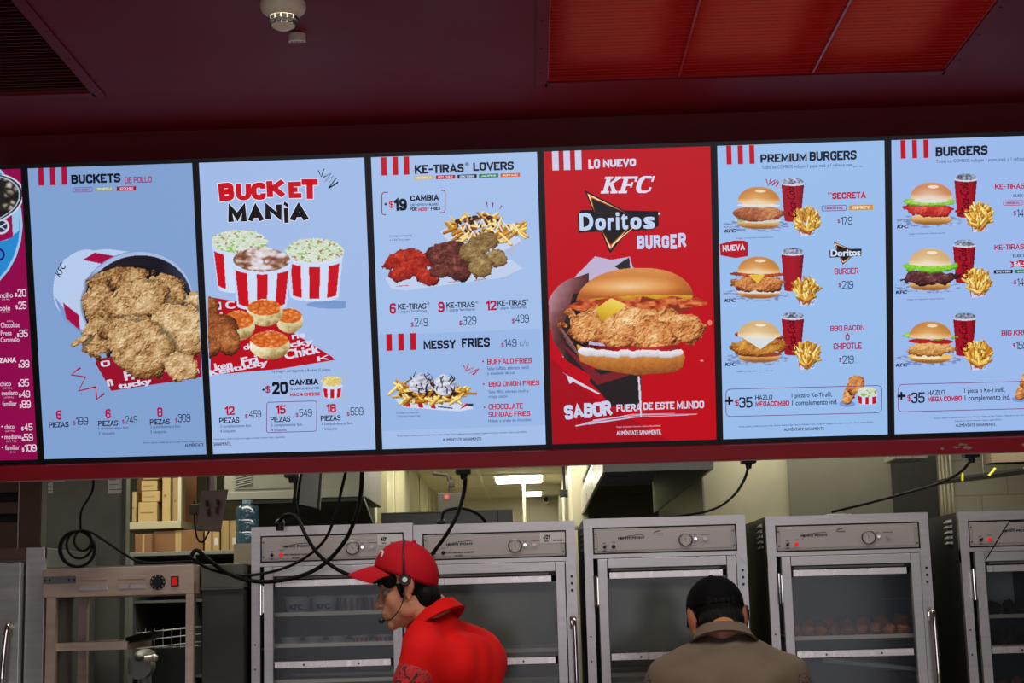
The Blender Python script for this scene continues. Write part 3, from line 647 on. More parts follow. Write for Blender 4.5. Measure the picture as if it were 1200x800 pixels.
for cx, cy, rx, ry, an, sd in ((246, 358, 13, 14, 0, 41), (246, 392, 36, 24, -25, 42), (272, 398, 13, 16, -5, 43)):
    p.crunch(p.ell(cx, cy, rx, ry, an), [(48, 22, 10), (120, 62, 28), (176, 104, 56), (214, 156, 104)], 4, sd, 2, .14, 9, -.02)
p.build('tubs_and_biscuits_picture')
for body, x, y, w, h, r_ in (('d C', 254, 361, 24, 9, .05), ('d', 256, 373, 8, 9, .1), ('ck', 288, 408, 10, 7, .1), ('Chick', 336, 419, 42, 11, .16), ('ken', 255, 433, 21, 9, .17), ('Fri', 286, 427, 20, 10, .18), ('Kentucky', 249, 441, 70, 9, .16), ('cky', 342, 407, 28, 9, .14), ('rie', 344, 395, 16, 7, .12), ('K', 374, 421, 14, 6, .14)):
    T(2, body, x, y, w, h, (214, 210, 232), .16, 'tray_paper_lettering', rot=r_, z=.00125)
T(2, 'La imagen corresponde a Bucket 15 piezas.', 321, 435.5, 69, 4.6, (60, 84, 136), .03, 'picture_note')
for gp in ((316, 500), (200, 396)): v = Vec(2); v.rrect(306, 440, 409, 468, 3, .8, (196, 186, 120), gaps=(gp,)); v.build('offer_bracket')
T(2, '+', 309.5, 456.5, 3.4, 3.6, (26, 30, 60), .2, 'offer_price'); T(2, '$', 313.5, 459, 5.5, 9.5, RTX, .16, 'offer_price'); T(2, '20', 320, 460.5, 20, 15, (12, 14, 24), .24, 'offer_price')
T(2, 'CAMBIA', 341.5, 449.5, 34, 8, (14, 16, 28), .24, 'offer_name'); T(2, 'TU COMPLEMENTO POR', 341.5, 455, 35, 3, (40, 50, 86), .16, 'offer_note'); T(2, 'MAC & CHEESE', 342, 462.5, 35.5, 4.6, (186, 12, 40), .24, 'offer_name')
p = Pic(2, 376, 434, 406, 468, .5); tub(p, 391, 449, 12, 3.5, 463, 10, ((-.9, -.5), (-.2, .2), (.5, .9)))
x, y = p.X/2.6, p.Y/2.4; d1, d2, iv = worley(x, y, 3); p.put(p.ell(390.5, 444, 12.5, 6.5) < 1+.2*(fbm(x, y, 2)-.5), ramp(.2+.9*(d2-d1)+.3*iv, [(130, 104, 40), (206, 176, 84), (232, 214, 140), (240, 232, 190)])); p.build('side_dish_picture')
v = Vec(2); v.rrect(315, 469.5, 373, 505.5, 2.5, .8, (120, 60, 130)); v.build('highlight_frame')
for n_, x, y, pr, px_, l in (('12', 266, 485, '459', 294, ('2 complementos fam.', '4 bisquets')), ('15', 325.5, 483.3, '549', 353, ('3 complementos fam.', '4 bisquets')), ('18', 384, 481.5, '599', 412.5, ('3 complementos fam.', '4 bisquets'))):
    T(2, n_, x, y, 12, 11.3, (180, 8, 44), .2, 'piece_count'); T(2, 'PIEZAS', x-6, y+10, 23.5, 7.2, TXT, .17, 'piece_label')
    T(2, pr, px_, y+3, 15, 9.4, (26, 34, 66), .1, 'price'); T(2, '$', px_-4.2, y+4, 3.2, 5.6, (150, 24, 90), .14, 'price_sign')
    for i, q in enumerate(l): T(2, q, x-5, y+16+5.8*i, (37, 18)[i], 4.4, GRY, .05, 'complement_note')
T(2, 'Precios sujetos a cambio sin previo aviso. Imágenes de carácter ilustrativo. Sujeto a disponibilidad.', 254, 515, 84, 2.5, (40, 54, 96), .03, 'small_print'); T(2, 'SANAMENTE.', 253.5, 521.6, 21, 4, (24, 30, 56), .06, 'health_notice', font=True)

# --- screen 3: strips and messy fries
stripes(3, (447, 460.3, 473.3), 183.8, 205, 6.4, (190, 6, 24))
T(3, 'KE-TIRAS', 486.5, 203.5, 57, 11.8, TXT, .22, 'heading'); T(3, '®', 545, 194, 4.5, 4.5, TXT, .04, 'heading'); T(3, 'LOVERS', 554.5, 201, 47, 11.2, TXT, .22, 'heading')
for i, (b_, f_, c_) in enumerate((('CRUJIPOLLO', (196, 178, 130), (235, 225, 190)), ('HOT CHILE', (176, 10, 44), (235, 190, 210)), ('SPICY BBQ', (22, 26, 50), (200, 210, 235)), ('JALAPENO', (30, 120, 80), (200, 225, 220)), ('BUFFALO', (206, 96, 48), (240, 210, 190)))):
    badge(3, 486+25*i, 210-.8*i, 22.5, 4.4, b_, f_, c_)
for gp in ((454, 700), (300, 516.5)): v = Vec(3); v.rrect(448.5, 224.5, 522, 250.5, 3, 1.1, (156, 24, 70), gaps=(gp,)); v.build('offer_bracket')
T(3, '+', 451.5, 240, 3.2, 3.6, (26, 30, 60), .2, 'offer_price'); T(3, '$', 457, 243, 5, 9, RTX, .14, 'offer_price'); T(3, '19', 462.5, 246, 15.5, 15.5, (12, 14, 24), .24, 'offer_price')
T(3, 'CAMBIA', 481.5, 235, 33.5, 8, (14, 16, 28), .24, 'offer_name'); T(3, 'TUS PAPAS FAMILIARES', 481, 240.5, 34, 3, (40, 50, 86), .16, 'offer_note'); T(3, 'POR', 481, 246.3, 8.5, 4.2, TXT, .24, 'offer_name'); T(3, 'MESSY', 491, 246, 12.5, 4.2, RTX, .24, 'offer_name'); T(3, 'FRIES', 505.5, 245.4, 11, 4.2, TXT, .24, 'offer_name')
v = Vec(3); v.poly([(569.5, 236), (571, 235.8), (571.6, 244.6)], (176, 10, 40)).poly([(576.5, 236.5), (578.5, 236.3), (577, 244)], (176, 10, 40)).poly([(587.3, 239.3), (588.5, 240.3), (584, 245.5)], (176, 10, 40)); v.build('sparkle_mark')
T(3, 'La imagen corresponde', 458, 277, 26, 3, (60, 84, 136), .02, 'picture_note'); T(3, 'a 12 Ke-Tiras y papas', 458, 281.5, 24, 3, (60, 84, 136), .02, 'picture_note')
def fries(p, cx, cy, rx, ry, sd, n=60, ln=13, w=2.6, up=.0, pal=((196, 138, 40), (226, 176, 78), (240, 206, 122), (178, 112, 28))):
    """a heap of overlapping potato sticks"""
    g = random.Random(sd); P_ = []
    for k in range(n):
        a = g.uniform(0, 2*PI); q = math.sqrt(g.random()); P_.append((cx+rx*q*math.cos(a), cy+ry*q*math.sin(a)))
    P_.sort(key=lambda t: t[1])
    for x, y in P_:
        an = math.atan2(y-cy-ry*1.1, (x-cx)*.9)+g.uniform(-.45, .45) if up else g.uniform(-.9, .9)+(0 if x > cx else PI)
        c = g.choice(pal); L = ln*g.uniform(.7, 1.1); a, b = (x-math.cos(an)*L/2, y-math.sin(an)*L/2), (x+math.cos(an)*L/2, y+math.sin(an)*L/2)
        p.put(p.line([(a[0]+.5, a[1]+.9), (b[0]+.5, b[1]+.9)], w), np.array(c)*.62); p.put(p.line([a, b], w*.8), c)
        p.put(p.line([(a[0]-.3, a[1]-.5), (b[0]-.3, b[1]-.5)], w*.28), np.minimum(np.array(c)*1.12+14, 250))
p = Pic(3, 446, 236, 634, 346, .55)
p.put(p.poly([(453, 325), (470, 306), (600, 303), (613, 313), (590, 324), (478, 339), (460, 337)]), (190, 205, 234))
for k in range(5): p.put(p.line([(466+30*k, 334-2.2*k), (480+30*k, 333-2.6*k)], .8), (190, 70, 100))
p.put(p.poly([(516, 270), (528, 284), (595, 296), (612, 283), (608, 276), (530, 262)]), (196, 210, 238)); p.put(p.poly([(586, 295), (612, 280), (600, 300)]), (170, 186, 220))
fries(p, 567, 267, 46, 15, 5, 80, 17, 3.2)
g = random.Random(6)
for k in range(46):
    a = g.uniform(0, 2*PI); q = math.sqrt(g.random()); x, y = 565+34*q*math.cos(a), 263+12*q*math.sin(a); p.put(p.ell(x, y, g.uniform(1.6, 3.6), g.uniform(1.2, 2.2), g.uniform(0, 90)) < 1, g.choice([(58, 26, 18), (96, 44, 26), (130, 66, 34)]))
for x0, y0 in ((538, 262), (556, 258), (575, 264), (592, 262), (560, 271), (578, 256), (545, 272)):
    p.put(p.line([(x0, y0), (x0+5, y0+7), (x0+9, y0-2), (x0+14, y0+6)], 1.7), (234, 224, 206))
RS = [(70, 8, 6), (136, 22, 12), (184, 48, 26), (220, 96, 60)]; DS = [(26, 8, 10), (72, 28, 24), (116, 56, 46), (168, 110, 96)]; GS = [(56, 38, 18), (112, 84, 44), (160, 132, 82), (204, 184, 140)]
for cx, cy, rx, ry, an, pal, sd in ((472, 302, 22, 10, -20, RS, 1), (490, 300, 14, 8, 0, RS, 11), (484, 312, 22, 10, -15, RS, 2), (473, 319, 15, 9, -10, RS, 21), (500, 322, 16, 9, 30, RS, 3), (522, 292, 22, 10, -10, DS, 4), (522, 303, 20, 11, 10, DS, 24), (540, 306, 14, 10, 0, DS, 14), (518, 316, 16, 9, 0, DS, 25), (538, 318, 15, 9, 10, DS, 5), (562, 287, 24, 12, -25, GS, 6), (553, 296, 14, 9, 0, GS, 26), (582, 301, 14, 10, 20, GS, 7), (564, 311, 15, 13, -8, GS, 8)):
    p.crunch(p.ell(cx, cy, rx, ry, an), pal, 2.6, sd, 1.8, .2, 6)
p.build('strips_and_fries_picture')
for n_, x, y, pr, px_ in (('6', 459, 366.5, '249', 487.5), ('9', 515, 364.8, '329', 543.5), ('12', 570, 362.5, '439', 604)):
    q = 8 if n_ == '12' else 0
    T(3, n_, x, y, 7.5 if n_ != '12' else 12.5, 12.5, (176, 10, 60), .2, 'piece_count'); T(3, 'KE-TIRAS', x+9.5+q*.5, y-5, 33, 7.4, TXT, .17, 'piece_label'); T(3, '®', x+43+q*.4, y-10.5, 3.2, 3.2, TXT, .02, 'piece_label')
    T(3, '1 papas familiares', x+10+q*.5, y-.3, 33, 4.4, GRY, .04, 'complement_note'); T(3, pr, px_, y+14.8, 16, 10.2, (26, 34, 66), .1, 'price'); T(3, '$', px_-4, y+15.5, 3.4, 6, (150, 24, 90), .14, 'price_sign')
v = Vec(3, .0008); v.poly([(445, 391.5), (632.5, 384), (639, 498.5), (450.5, 505)], (152, 182, 228)); v.build('lower_band')
stripes(3, (455, 468.7, 482.6), 390, 410, 6.6, (186, 8, 32))
T(3, 'MESSY', 498.5, 408.3, 38, 11.6, TXT, .22, 'heading'); T(3, 'FRIES', 542.5, 406.8, 33, 11.4, TXT, .22, 'heading')
T(3, '149', 591.5, 405.3, 14.5, 9.2, (26, 34, 66), .1, 'price'); T(3, '$', 588, 406, 3.2, 5.6, (150, 24, 90), .14, 'price_sign'); T(3, 'c/u', 609.5, 404.6, 10, 7.5, (26, 34, 66), .06, 'price')
for x, y in ((567, 422.5), (568, 449.5), (569, 477)): v = Vec(3); v.ell(x, y, 1.1, 1.1, RTX); v.build('bullet')
for body, x, y, w, h in (('BUFFALO FRIES', 572, 426.5, 52, 7.6), ('BBQ ONION FRIES', 573.8, 453.3, 59.5, 7.2), ('CHOCOLATE', 573.8, 480, 40.5, 7.6), ('SUNDAE FRIES', 573.8, 489.3, 49, 7.4)): T(3, body, x, y, w, h, RTX, .18, 'flavour_name')
for body, x, y, w in (('Salsa buffalo, aderezo ranch', 572, 433.5, 49), ('y ensalada de col', 572, 439.5, 32), ('Salsa BBQ, aderezo ranch y', 573.8, 461.5, 47), ('crispy onion', 573.8, 467.3, 22), ('Helado y jarabe de chocolate', 573.8, 496, 50)): T(3, body, x, y, w, 4.6, GRY, .04, 'ingredient_note')
p = Pic(3, 454, 426, 570, 488, .5)
p.put(p.poly([(465, 466), (556, 474), (556, 479), (540, 482), (478, 477), (472, 475)]), (205, 216, 240))
for a in (477, 491.5, 506): p.put(p.poly([(a, 470+.05*(a-477)), (a+6, 470.5+.05*(a-477)), (a+7.5, 476.5+.06*(a-477)), (a+2, 476+.06*(a-477))]), (186, 10, 30))
p.put(p.line([(516, 476), (532, 478)], 1.4), (40, 44, 70)); p.put(p.poly([(541, 479), (549, 471), (552, 474), (546, 477)]), (180, 10, 34)); p.put(p.ell(553, 474, 4, 1.9, -5) < 1, (50, 50, 60))
fries(p, 508, 456, 46, 12, 9, 80, 16, 3.2); p.put(p.ell(508, 462, 38, 5) < 1, (70, 34, 24)); fries(p, 508, 466, 42, 5, 19, 30, 13, 3)
for cx, cy, rx, ry, sd in ((495, 446, 13, 12, 1), (522, 448, 14, 13, 2)):
    n_ = fbm(p.X/4, p.Y/3, sd); d = p.ell(cx, cy+2, rx, ry)*(1+.25*np.clip((cy-2-p.Y)/9, 0, 1)*np.abs(p.X-cx)/8)+.45*(n_-.5); p.put(d < 1, ramp(np.clip(.55+1.5*(n_-.5)-(p.X-cx)/50+.22*np.sin((p.Y-cy)*1.1+(p.X-cx)*.25), 0, 1), [(150, 150, 170), (200, 205, 222), (228, 230, 240)]))
g = random.Random(2)
for k in range(34):
    x, y = g.uniform(482, 536), g.uniform(434, 458); p.put(p.line([(x, y), (x+g.uniform(-2, 3), y+3), (x+g.uniform(-4, 5), y+g.uniform(5, 9))], g.uniform(.9, 1.9)), (44, 24, 22))
p.build('chocolate_fries_picture')
v = Vec(3, .003)
for pts in ([(545, 427), (547, 434), (550.5, 425.5)], [(548, 434), (557, 429), (551, 437), (560, 431.5), (555, 438)], [(556, 439), (562, 431)]): v.stroke(pts, 1.3, (176, 14, 50))
v.build('scribble_mark')
T(3, 'La imagen corresponde', 468, 485, 26, 2.8, (60, 84, 136), .02, 'picture_note'); T(3, 'a Chocolate Sundae Fries', 468, 489, 28, 2.8, (60, 84, 136), .02, 'picture_note')
T(3, 'Precios sujetos a cambio sin previo aviso. Precios válidos en Baja Tijuana y Mexicali no son vinculantes. Imágenes de carácter ilustrativo. Sujeto a disponibilidad', 469, 512.3, 152, 2.4, (40, 54, 96), .02, 'small_print', up=.004); T(3, 'ALIMÉNTATE SANAMENTE.', 521.5, 517.4, 46, 4.6, (24, 30, 56), .06, 'health_notice', font=True)

# --- screen 4: the red advert
v = Vec(4, .0007); v.poly([(645.5, 420), (700, 470), (790, 520), (648.4, 523)], (160, 6, 24)); v.build('darker_red_corner')  # darker red patch over the lower left corner
stripes(4, (647.3, 660.5, 673.7), 178.5, 200.8, 7.4, (196, 204, 232))
T(4, 'LO', 689.5, 198.7, 13.5, 11, (206, 212, 236), .26, 'heading'); T(4, 'NUEVO', 706.5, 198, 38, 11.5, (206, 212, 236), .26, 'heading')
# heavy slab serif initials
v = Vec(4, .0016)
def slab(v, x0, yb, w, h, parts, col, sh=.28, up=-.02):
    for pts in parts: v.poly([(x0+a*w+b*h*sh, yb-b*h+up*a*w) for a, b in pts], col)
KC = (214, 218, 238)
slab(v, 703.5, 227, 17, 19.5, [[(0, 0), (.55, 0), (.55, .14), (0, .14)], [(0, .86), (.55, .86), (.55, 1), (0, 1)], [(.13, 0), (.42, 0), (.42, 1), (.13, 1)], [(.4, .42), (.62, .56), (1.05, .88), (.78, .9), (.4, .6)], [(.45, .55), (.62, .62), (1.05, .1), (.75, .1)], [(.66, 0), (1.12, 0), (1.12, .14), (.66, .14)], [(.68, .86), (1.12, .86), (1.12, 1), (.68, 1)]], KC)
slab(v, 723.5, 226.6, 17, 19.5, [[(0, 0), (.6, 0), (.6, .14), (0, .14)], [(0, .86), (1.05, .86), (1.05, 1), (0, 1)], [(.13, 0), (.44, 0), (.44, 1), (.13, 1)], [(.4, .43), (.8, .43), (.8, .57), (.4, .57)], [(.72, .34), (.84, .34), (.84, .66), (.72, .66)], [(.9, .68), (1.05, .68), (1.05, 1), (.9, 1)]], KC)
slab(v, 742.5, 226.2, 18, 19.8, [[(.3, 1), (.75, 1), (.9, .9), (.9, .84), (.3, .86)], [(.3, 1), (.45, .86), (.34, .7), (.3, .5), (.0, .5), (.04, .74), (.14, .92)], [(.0, .5), (.3, .5), (.32, .32), (.42, .14), (.3, 0), (.12, .1), (.02, .28)], [(.3, 0), (.75, 0), (.95, .12), (.95, .2), (.7, .14), (.42, .14)], [(.86, .66), (1.0, .66), (1.0, 1), (.9, 1)], [(.84, .1), (1, .1), (1, .34), (.86, .34)]], KC)
v.ell(764.5, 207.3, 1.1, 1.1, KC); v.build('brand_lettering')
TRI = [(684.5, 222.8), (748, 255), (714.5, 297)]
def triemblem(s, pts, k, z):
    v = Vec(s, z); c = np.mean(pts, 0); q = lambda f: [tuple(c+(np.array(p)-c)*f) for p in pts]
    v.poly(q(1.0), (26, 22, 26)); a, b, d = [np.array(p) for p in q(.9)]
    def wedge(A, B, w0, w1, cols):
        t = (B-A)/np.hypot(*(B-A)); n_ = np.array([-t[1], t[0]])
        for i, col in enumerate(cols): v.poly([A+n_*w0*k*(1-i*.3), A+(B-A)*(1-i*.18), A-n_*w0*k*(1-i*.3)*.2], col)
    O3 = [(150, 70, 24), (226, 150, 60), (246, 232, 200)]
    cen = np.mean([a, b, d], 0)
    for A, B in ((a, b), (a, a+(d-a)*.42), (d, b), (d, d+(a-d)*.42)):
        nin = cen-(A+B)/2; t = (B-A)/np.hypot(*(B-A)); n_ = nin-t*(nin@t); n_ = n_/np.hypot(*n_)
        for i, col in enumerate(O3): v.poly([A+n_*.3*k*i+t*k*1.2*i, A+(B-A)*(.86-i*.14), A+n_*k*(3.6-i*.9)+t*k*(3.5)], col)
    v.build('triangle_emblem')
triemblem(4, TRI, 1.0, .0018)
v = Vec(4, .0017); v.poly([(677, 252), (681, 246.5), (710, 246), (770, 247), (771, 264), (762, 269), (695, 272), (678, 273)], (20, 18, 24)); v.build('emblem_backing')
for ch_, x, w_, h_ in (('D', 679.5, 16, 20), ('o', 697.5, 12.5, 14), ('r', 712, 7.5, 14), ('i', 721.5, 4, 20), ('t', 727.5, 8, 18), ('o', 738, 13, 14), ('s', 753.5, 13, 14)):
    T(4, ch_, x, 270.5-.035*(x-679), w_, h_, (190, 208, 240), .2, 'brand_lettering', font=True, z=.0022)
v = Vec(4, .0026); v.poly([(716, 287), (752, 257), (722, 284)], (240, 220, 170)); v.ell(771.5, 250, 1.4, 1.4, (210, 214, 230)); v.build('emblem_highlight')
for i, (ch_, x, w_, h_, dy) in enumerate((('B', 746, 8.5, 15.5, 0), ('U', 755.5, 8.5, 16, .3), ('R', 765, 8.8, 15.5, -.3), ('G', 774.5, 8.5, 15, -.1), ('E', 784.5, 7.3, 17, .6), ('R', 793.5, 9.5, 17, -.6))): T(4, ch_, x, 291.5-.03*(x-746)+dy, w_, h_, (196, 204, 238), .26, 'heading')
p = Pic(4, 640, 298, 836, 492, .6)
# torn wrapper and black paper
p.put(p.poly([(657, 345), (676, 322), (697, 300), (716, 304), (738, 300), (741, 312), (760, 330), (700, 420), (660, 420), (646, 380)]), (190, 176, 208))
p.put(p.poly([(720, 312), (737, 301), (738, 314), (726, 316)]), (38, 34, 40))
x, y = p.X/22, p.Y/22
# hand behind the burger
p.put((p.ell(672, 362, 30, 38, 25) < 1) | p.poly([(645, 372), (662, 330), (690, 320), (690, 440), (664, 424), (648, 400)]), ramp(np.clip(.75-(p.X-646)/70+.5*(fbm(x, y, 3)-.5)-(p.Y-340)/190, 0, 1), [(46, 24, 26), (104, 56, 56), (160, 112, 120), (206, 176, 196)]))
p.put(p.poly([(672, 345), (690, 340), (690, 432), (664, 418), (660, 385)]), ramp(np.clip(.5-(p.X-660)/60, 0, 1), [(20, 14, 16), (46, 34, 38), (70, 50, 54)]))
for k in range(5): p.put(p.line([(652+3*k, 376+6*k), (672+3*k, 404+5*k)], .7), (150, 96, 96))
p.put(p.poly([(700, 425), (750, 430), (752, 478), (715, 478), (704, 462), (690, 448)]), (36, 28, 30)); p.put(p.poly([(655, 400), (704, 440), (735, 432), (737, 440), (700, 452)]), (120, 30, 40))
p.put(p.poly([(649, 431), (704, 462), (702, 464), (672, 449), (668, 452), (664, 441)]), (206, 208, 230)); p.put(p.poly([(747, 441), (749, 441), (750.5, 460), (752, 489), (749.8, 489)]), (206, 208, 230))
# heel of the bun, sauce, tomato
hb = p.poly([(676, 404), (690, 410), (740, 416), (799, 410), (802, 418), (799, 430), (790, 436), (745, 440), (700, 433), (680, 424)])
p.put(hb, ramp(np.clip(.62-(p.Y-415)/50+.25*(fbm(p.X/3, p.Y/3, 5)-.5)-((p.X-735)/75)**2*.2, 0, 1), BUN))
p.put(p.ell(745, 357, 66, 14) < 1, (128, 46, 24))
p.crunch(p.ell(743, 383, 77, 24, 4)*.97, CRISP, 5.4, 61, 2.6, .16, 11, .06)
for cx, cy, r_ in ((690, 386, 20), (800, 384, 22), (722, 392, 22), (765, 394, 24)): p.crunch(p.ell(cx, cy, r_, 17), CRISP, 5.0, int(cx), 2.6, .2, 8, .06)
p.put(p.poly([(686, 404), (720, 407), (760, 407), (792, 403), (799, 410), (760, 416), (696, 412)]), ramp(np.clip((p.X-690)/110+.3*(fbm(p.X/6, p.Y/4, 9)-.5), 0, 1), [(90, 8, 14), (170, 14, 24), (196, 40, 44), (120, 8, 16)]))
wv = 413+3.2*(fbm(p.X/7, p.Y*0, 8)-.5)*2; p.put((p.Y > wv-2.5-3*np.clip((700-p.X)/18, 0, 1)) & (p.Y < wv+5.5) & (p.ell(738.5, 412, 61, 11.5) < 1), ramp(np.clip(.75-(p.Y-wv)/12, 0, 1), [(150, 140, 150), (210, 208, 214), (234, 232, 236)]))
# cheese, bacon
for pts, a in (([(664, 360), (690, 348), (724, 343), (726, 350), (700, 358), (682, 366)], 0), ([(715, 347), (752, 346), (747, 358), (726, 361)], 1), ([(745, 356), (790, 345), (792, 356), (775, 361), (750, 362)], 2), ([(790, 350), (815, 347), (828, 353), (826, 357), (796, 360)], 3)):
    p.put(p.poly(pts), ramp(np.clip(.5+1.3*(fbm(p.X/7+a, p.Y/3, 12+a)-.5), 0, 1), [(112, 22, 12), (176, 62, 28), (214, 120, 66), (226, 160, 110)]))
p.put(p.poly([(698, 362), (716, 349), (734, 357), (722, 366), (705, 377)]), ramp(np.clip(.6-(p.Y-360)/30+(p.X-700)/120, 0, 1), [(176, 130, 24), (218, 178, 44), (236, 206, 96)]))
yl = 347+3*np.sin(p.X/5.5)*.5+(p.X-680)*(-.02); p.put((p.Y > yl-9) & (p.Y < yl+3) & (p.ell(745, 345, 66, 12) < 1), ramp(np.clip(.8-(p.Y-yl+8)/14+.3*(fbm(p.X/4, p.Y/3, 4)-.5), 0, 1), [(190, 140, 20), (230, 190, 60), (242, 216, 120)]))
# crown of the bun
nx = (p.X-743.5)/68; bd = (np.abs(nx)**2.3+np.clip((352-p.Y-nx*4)/38.5, 0, 9)**2.0 < 1) & (p.Y < 349-3*(1-nx*nx)-nx*3.5) & (np.abs(nx) < 1)
t = p.ell(735, 336, 62, 13, -2); p.put(bd, ramp(np.clip(.42+.5*np.clip(1-t, 0, 1)+.25*np.clip((326-p.Y)/12, 0, 1)*np.clip((p.X-690)/30, 0, 1)*.4-.25*np.clip((p.Y-336)/12, 0, 1)-.2*np.clip((p.X-780)/30, 0, 1)+.05*(fbm(p.X/3, p.Y/3, 2)-.5), 0, 1), [(140, 64, 26), (196, 112, 50), (226, 164, 98), (238, 210, 170)]))
p.put(p.ell(830, 377, 3, 3.5) < 1, (206, 130, 90)); p.put(p.ell(821, 422, 2.5, 1.4) < 1, (220, 150, 110))
p.build('giant_burger_picture')
for i, (ch_, x, w_, h_, dy, r_) in enumerate((('S', 663, 10.5, 17, 1, .1), ('A', 673, 12.5, 18, .5, .12), ('B', 684.5, 10.5, 17.5, .5, -.03), ('O', 695.5, 12.5, 17, .5, .05), ('R', 707.5, 11, 18, 1, .12))): T(4, ch_, x, 493-.1*(x-663)+dy, w_, h_, (200, 206, 234), .26, 'slogan', rot=r_, z=.0024)
T(4, 'FUERA', 722.5, 484, 29, 10, (206, 208, 230), .2, 'slogan', z=.0024, up=.01); T(4, 'DE ESTE MUNDO', 753.5, 482, 71, 10.6, (206, 208, 230), .2, 'slogan', z=.0024, up=.0)
v = Vec(4, .0028)
for pts, w_ in (([(675, 501), (700, 496), (740, 490), (815, 485.5)], 1.6), ([(683, 498), (740, 486.5), (790, 484.5)], 1.2), ([(695, 494), (750, 487), (816, 485)], 1.4), ([(690, 498.5), (745, 489.5), (806, 486.5)], 1.8)): v.stroke(pts, w_, (196, 186, 212), .4)
v.build('brush_underline')
T(4, 'Imagen de carácter ilustrativo. Sujeto a disponibilidad.', 722.5, 503.2, 52, 2.6, (200, 170, 190), .03, 'small_print', z=.002); T(4, 'ALIMÉNTATE SANAMENTE.', 722.5, 511.8, 52.5, 6.4, (206, 196, 216), .12, 'health_notice', z=.002, font=True)

# --- screens 5 and 6: burger combos
def cup(p, cx, yt, w, yb):
    """tall red soft drink cup with ice"""
    r0, r1 = w/2, w*.36
    m = p.poly([(cx-r0, yt), (cx+r0, yt), (cx+r1, yb), (cx-r1, yb)]) | (p.ell(cx, yb, r1, 2) < 1)
    t = (p.X-cx)/r0; p.put(m, ramp(np.clip(.75-.6*t*t-.15*t, 0, 1), [(86, 4, 20), (150, 8, 30), (172, 16, 36)]))
    n_ = fbm(p.X/2.4, p.Y/2, int(cx)); p.put(p.ell(cx+.5, yt-2.5, r0*.95, 4.6) < 1+.3*(n_-.5), ramp(np.clip(.5+1.8*(n_-.5), 0, 1), [(60, 62, 76), (140, 152, 176), (206, 216, 236)]))
    p.put((p.ell(cx, yt, r0*1.03, 2.6) < 1) & (p.ell(cx, yt-1, r0*.95, 1.9) > 1) & (p.Y > yt-.6), (206, 212, 232))
def carton(p, cx, yt, yb):
    """paper carton of fries"""
    p.put(p.poly([(cx-12, yt-3), (cx+11.5, yt-3), (cx+9.5, yb-1), (cx-8, yb+1)]), (196, 208, 236))
    p.put(p.poly([(cx-10.5, yt-2), (cx-9.3, yt-2), (cx-7, yb), (cx-8, yb)]), (186, 20, 60))
    p.put(p.line([(cx+9, yt+4), (cx+6.5, yb-2)], .9) | p.line([(cx+9.5, yt+1), (cx+7, yt+5)], .9), (96, 140, 180))
    fries(p, cx-.5, yt-10, 13.5, 12, int(cx+yt), 95, 12, 2.9, up=1)
def paper(p, x0, x1, y0, y1):
    """printed tray paper in fine blue lines"""
    d = p.ell((x0+x1)/2, (y0+y1)/2, (x1-x0)/2, (y1-y0)/2); n_ = fbm(p.X/5, p.Y/1.2, int(y0)); p.put((d < 1) & (n_ > .5), (112, 138, 190)); p.put((d < 1) & (n_ <= .5), (160, 186, 230))
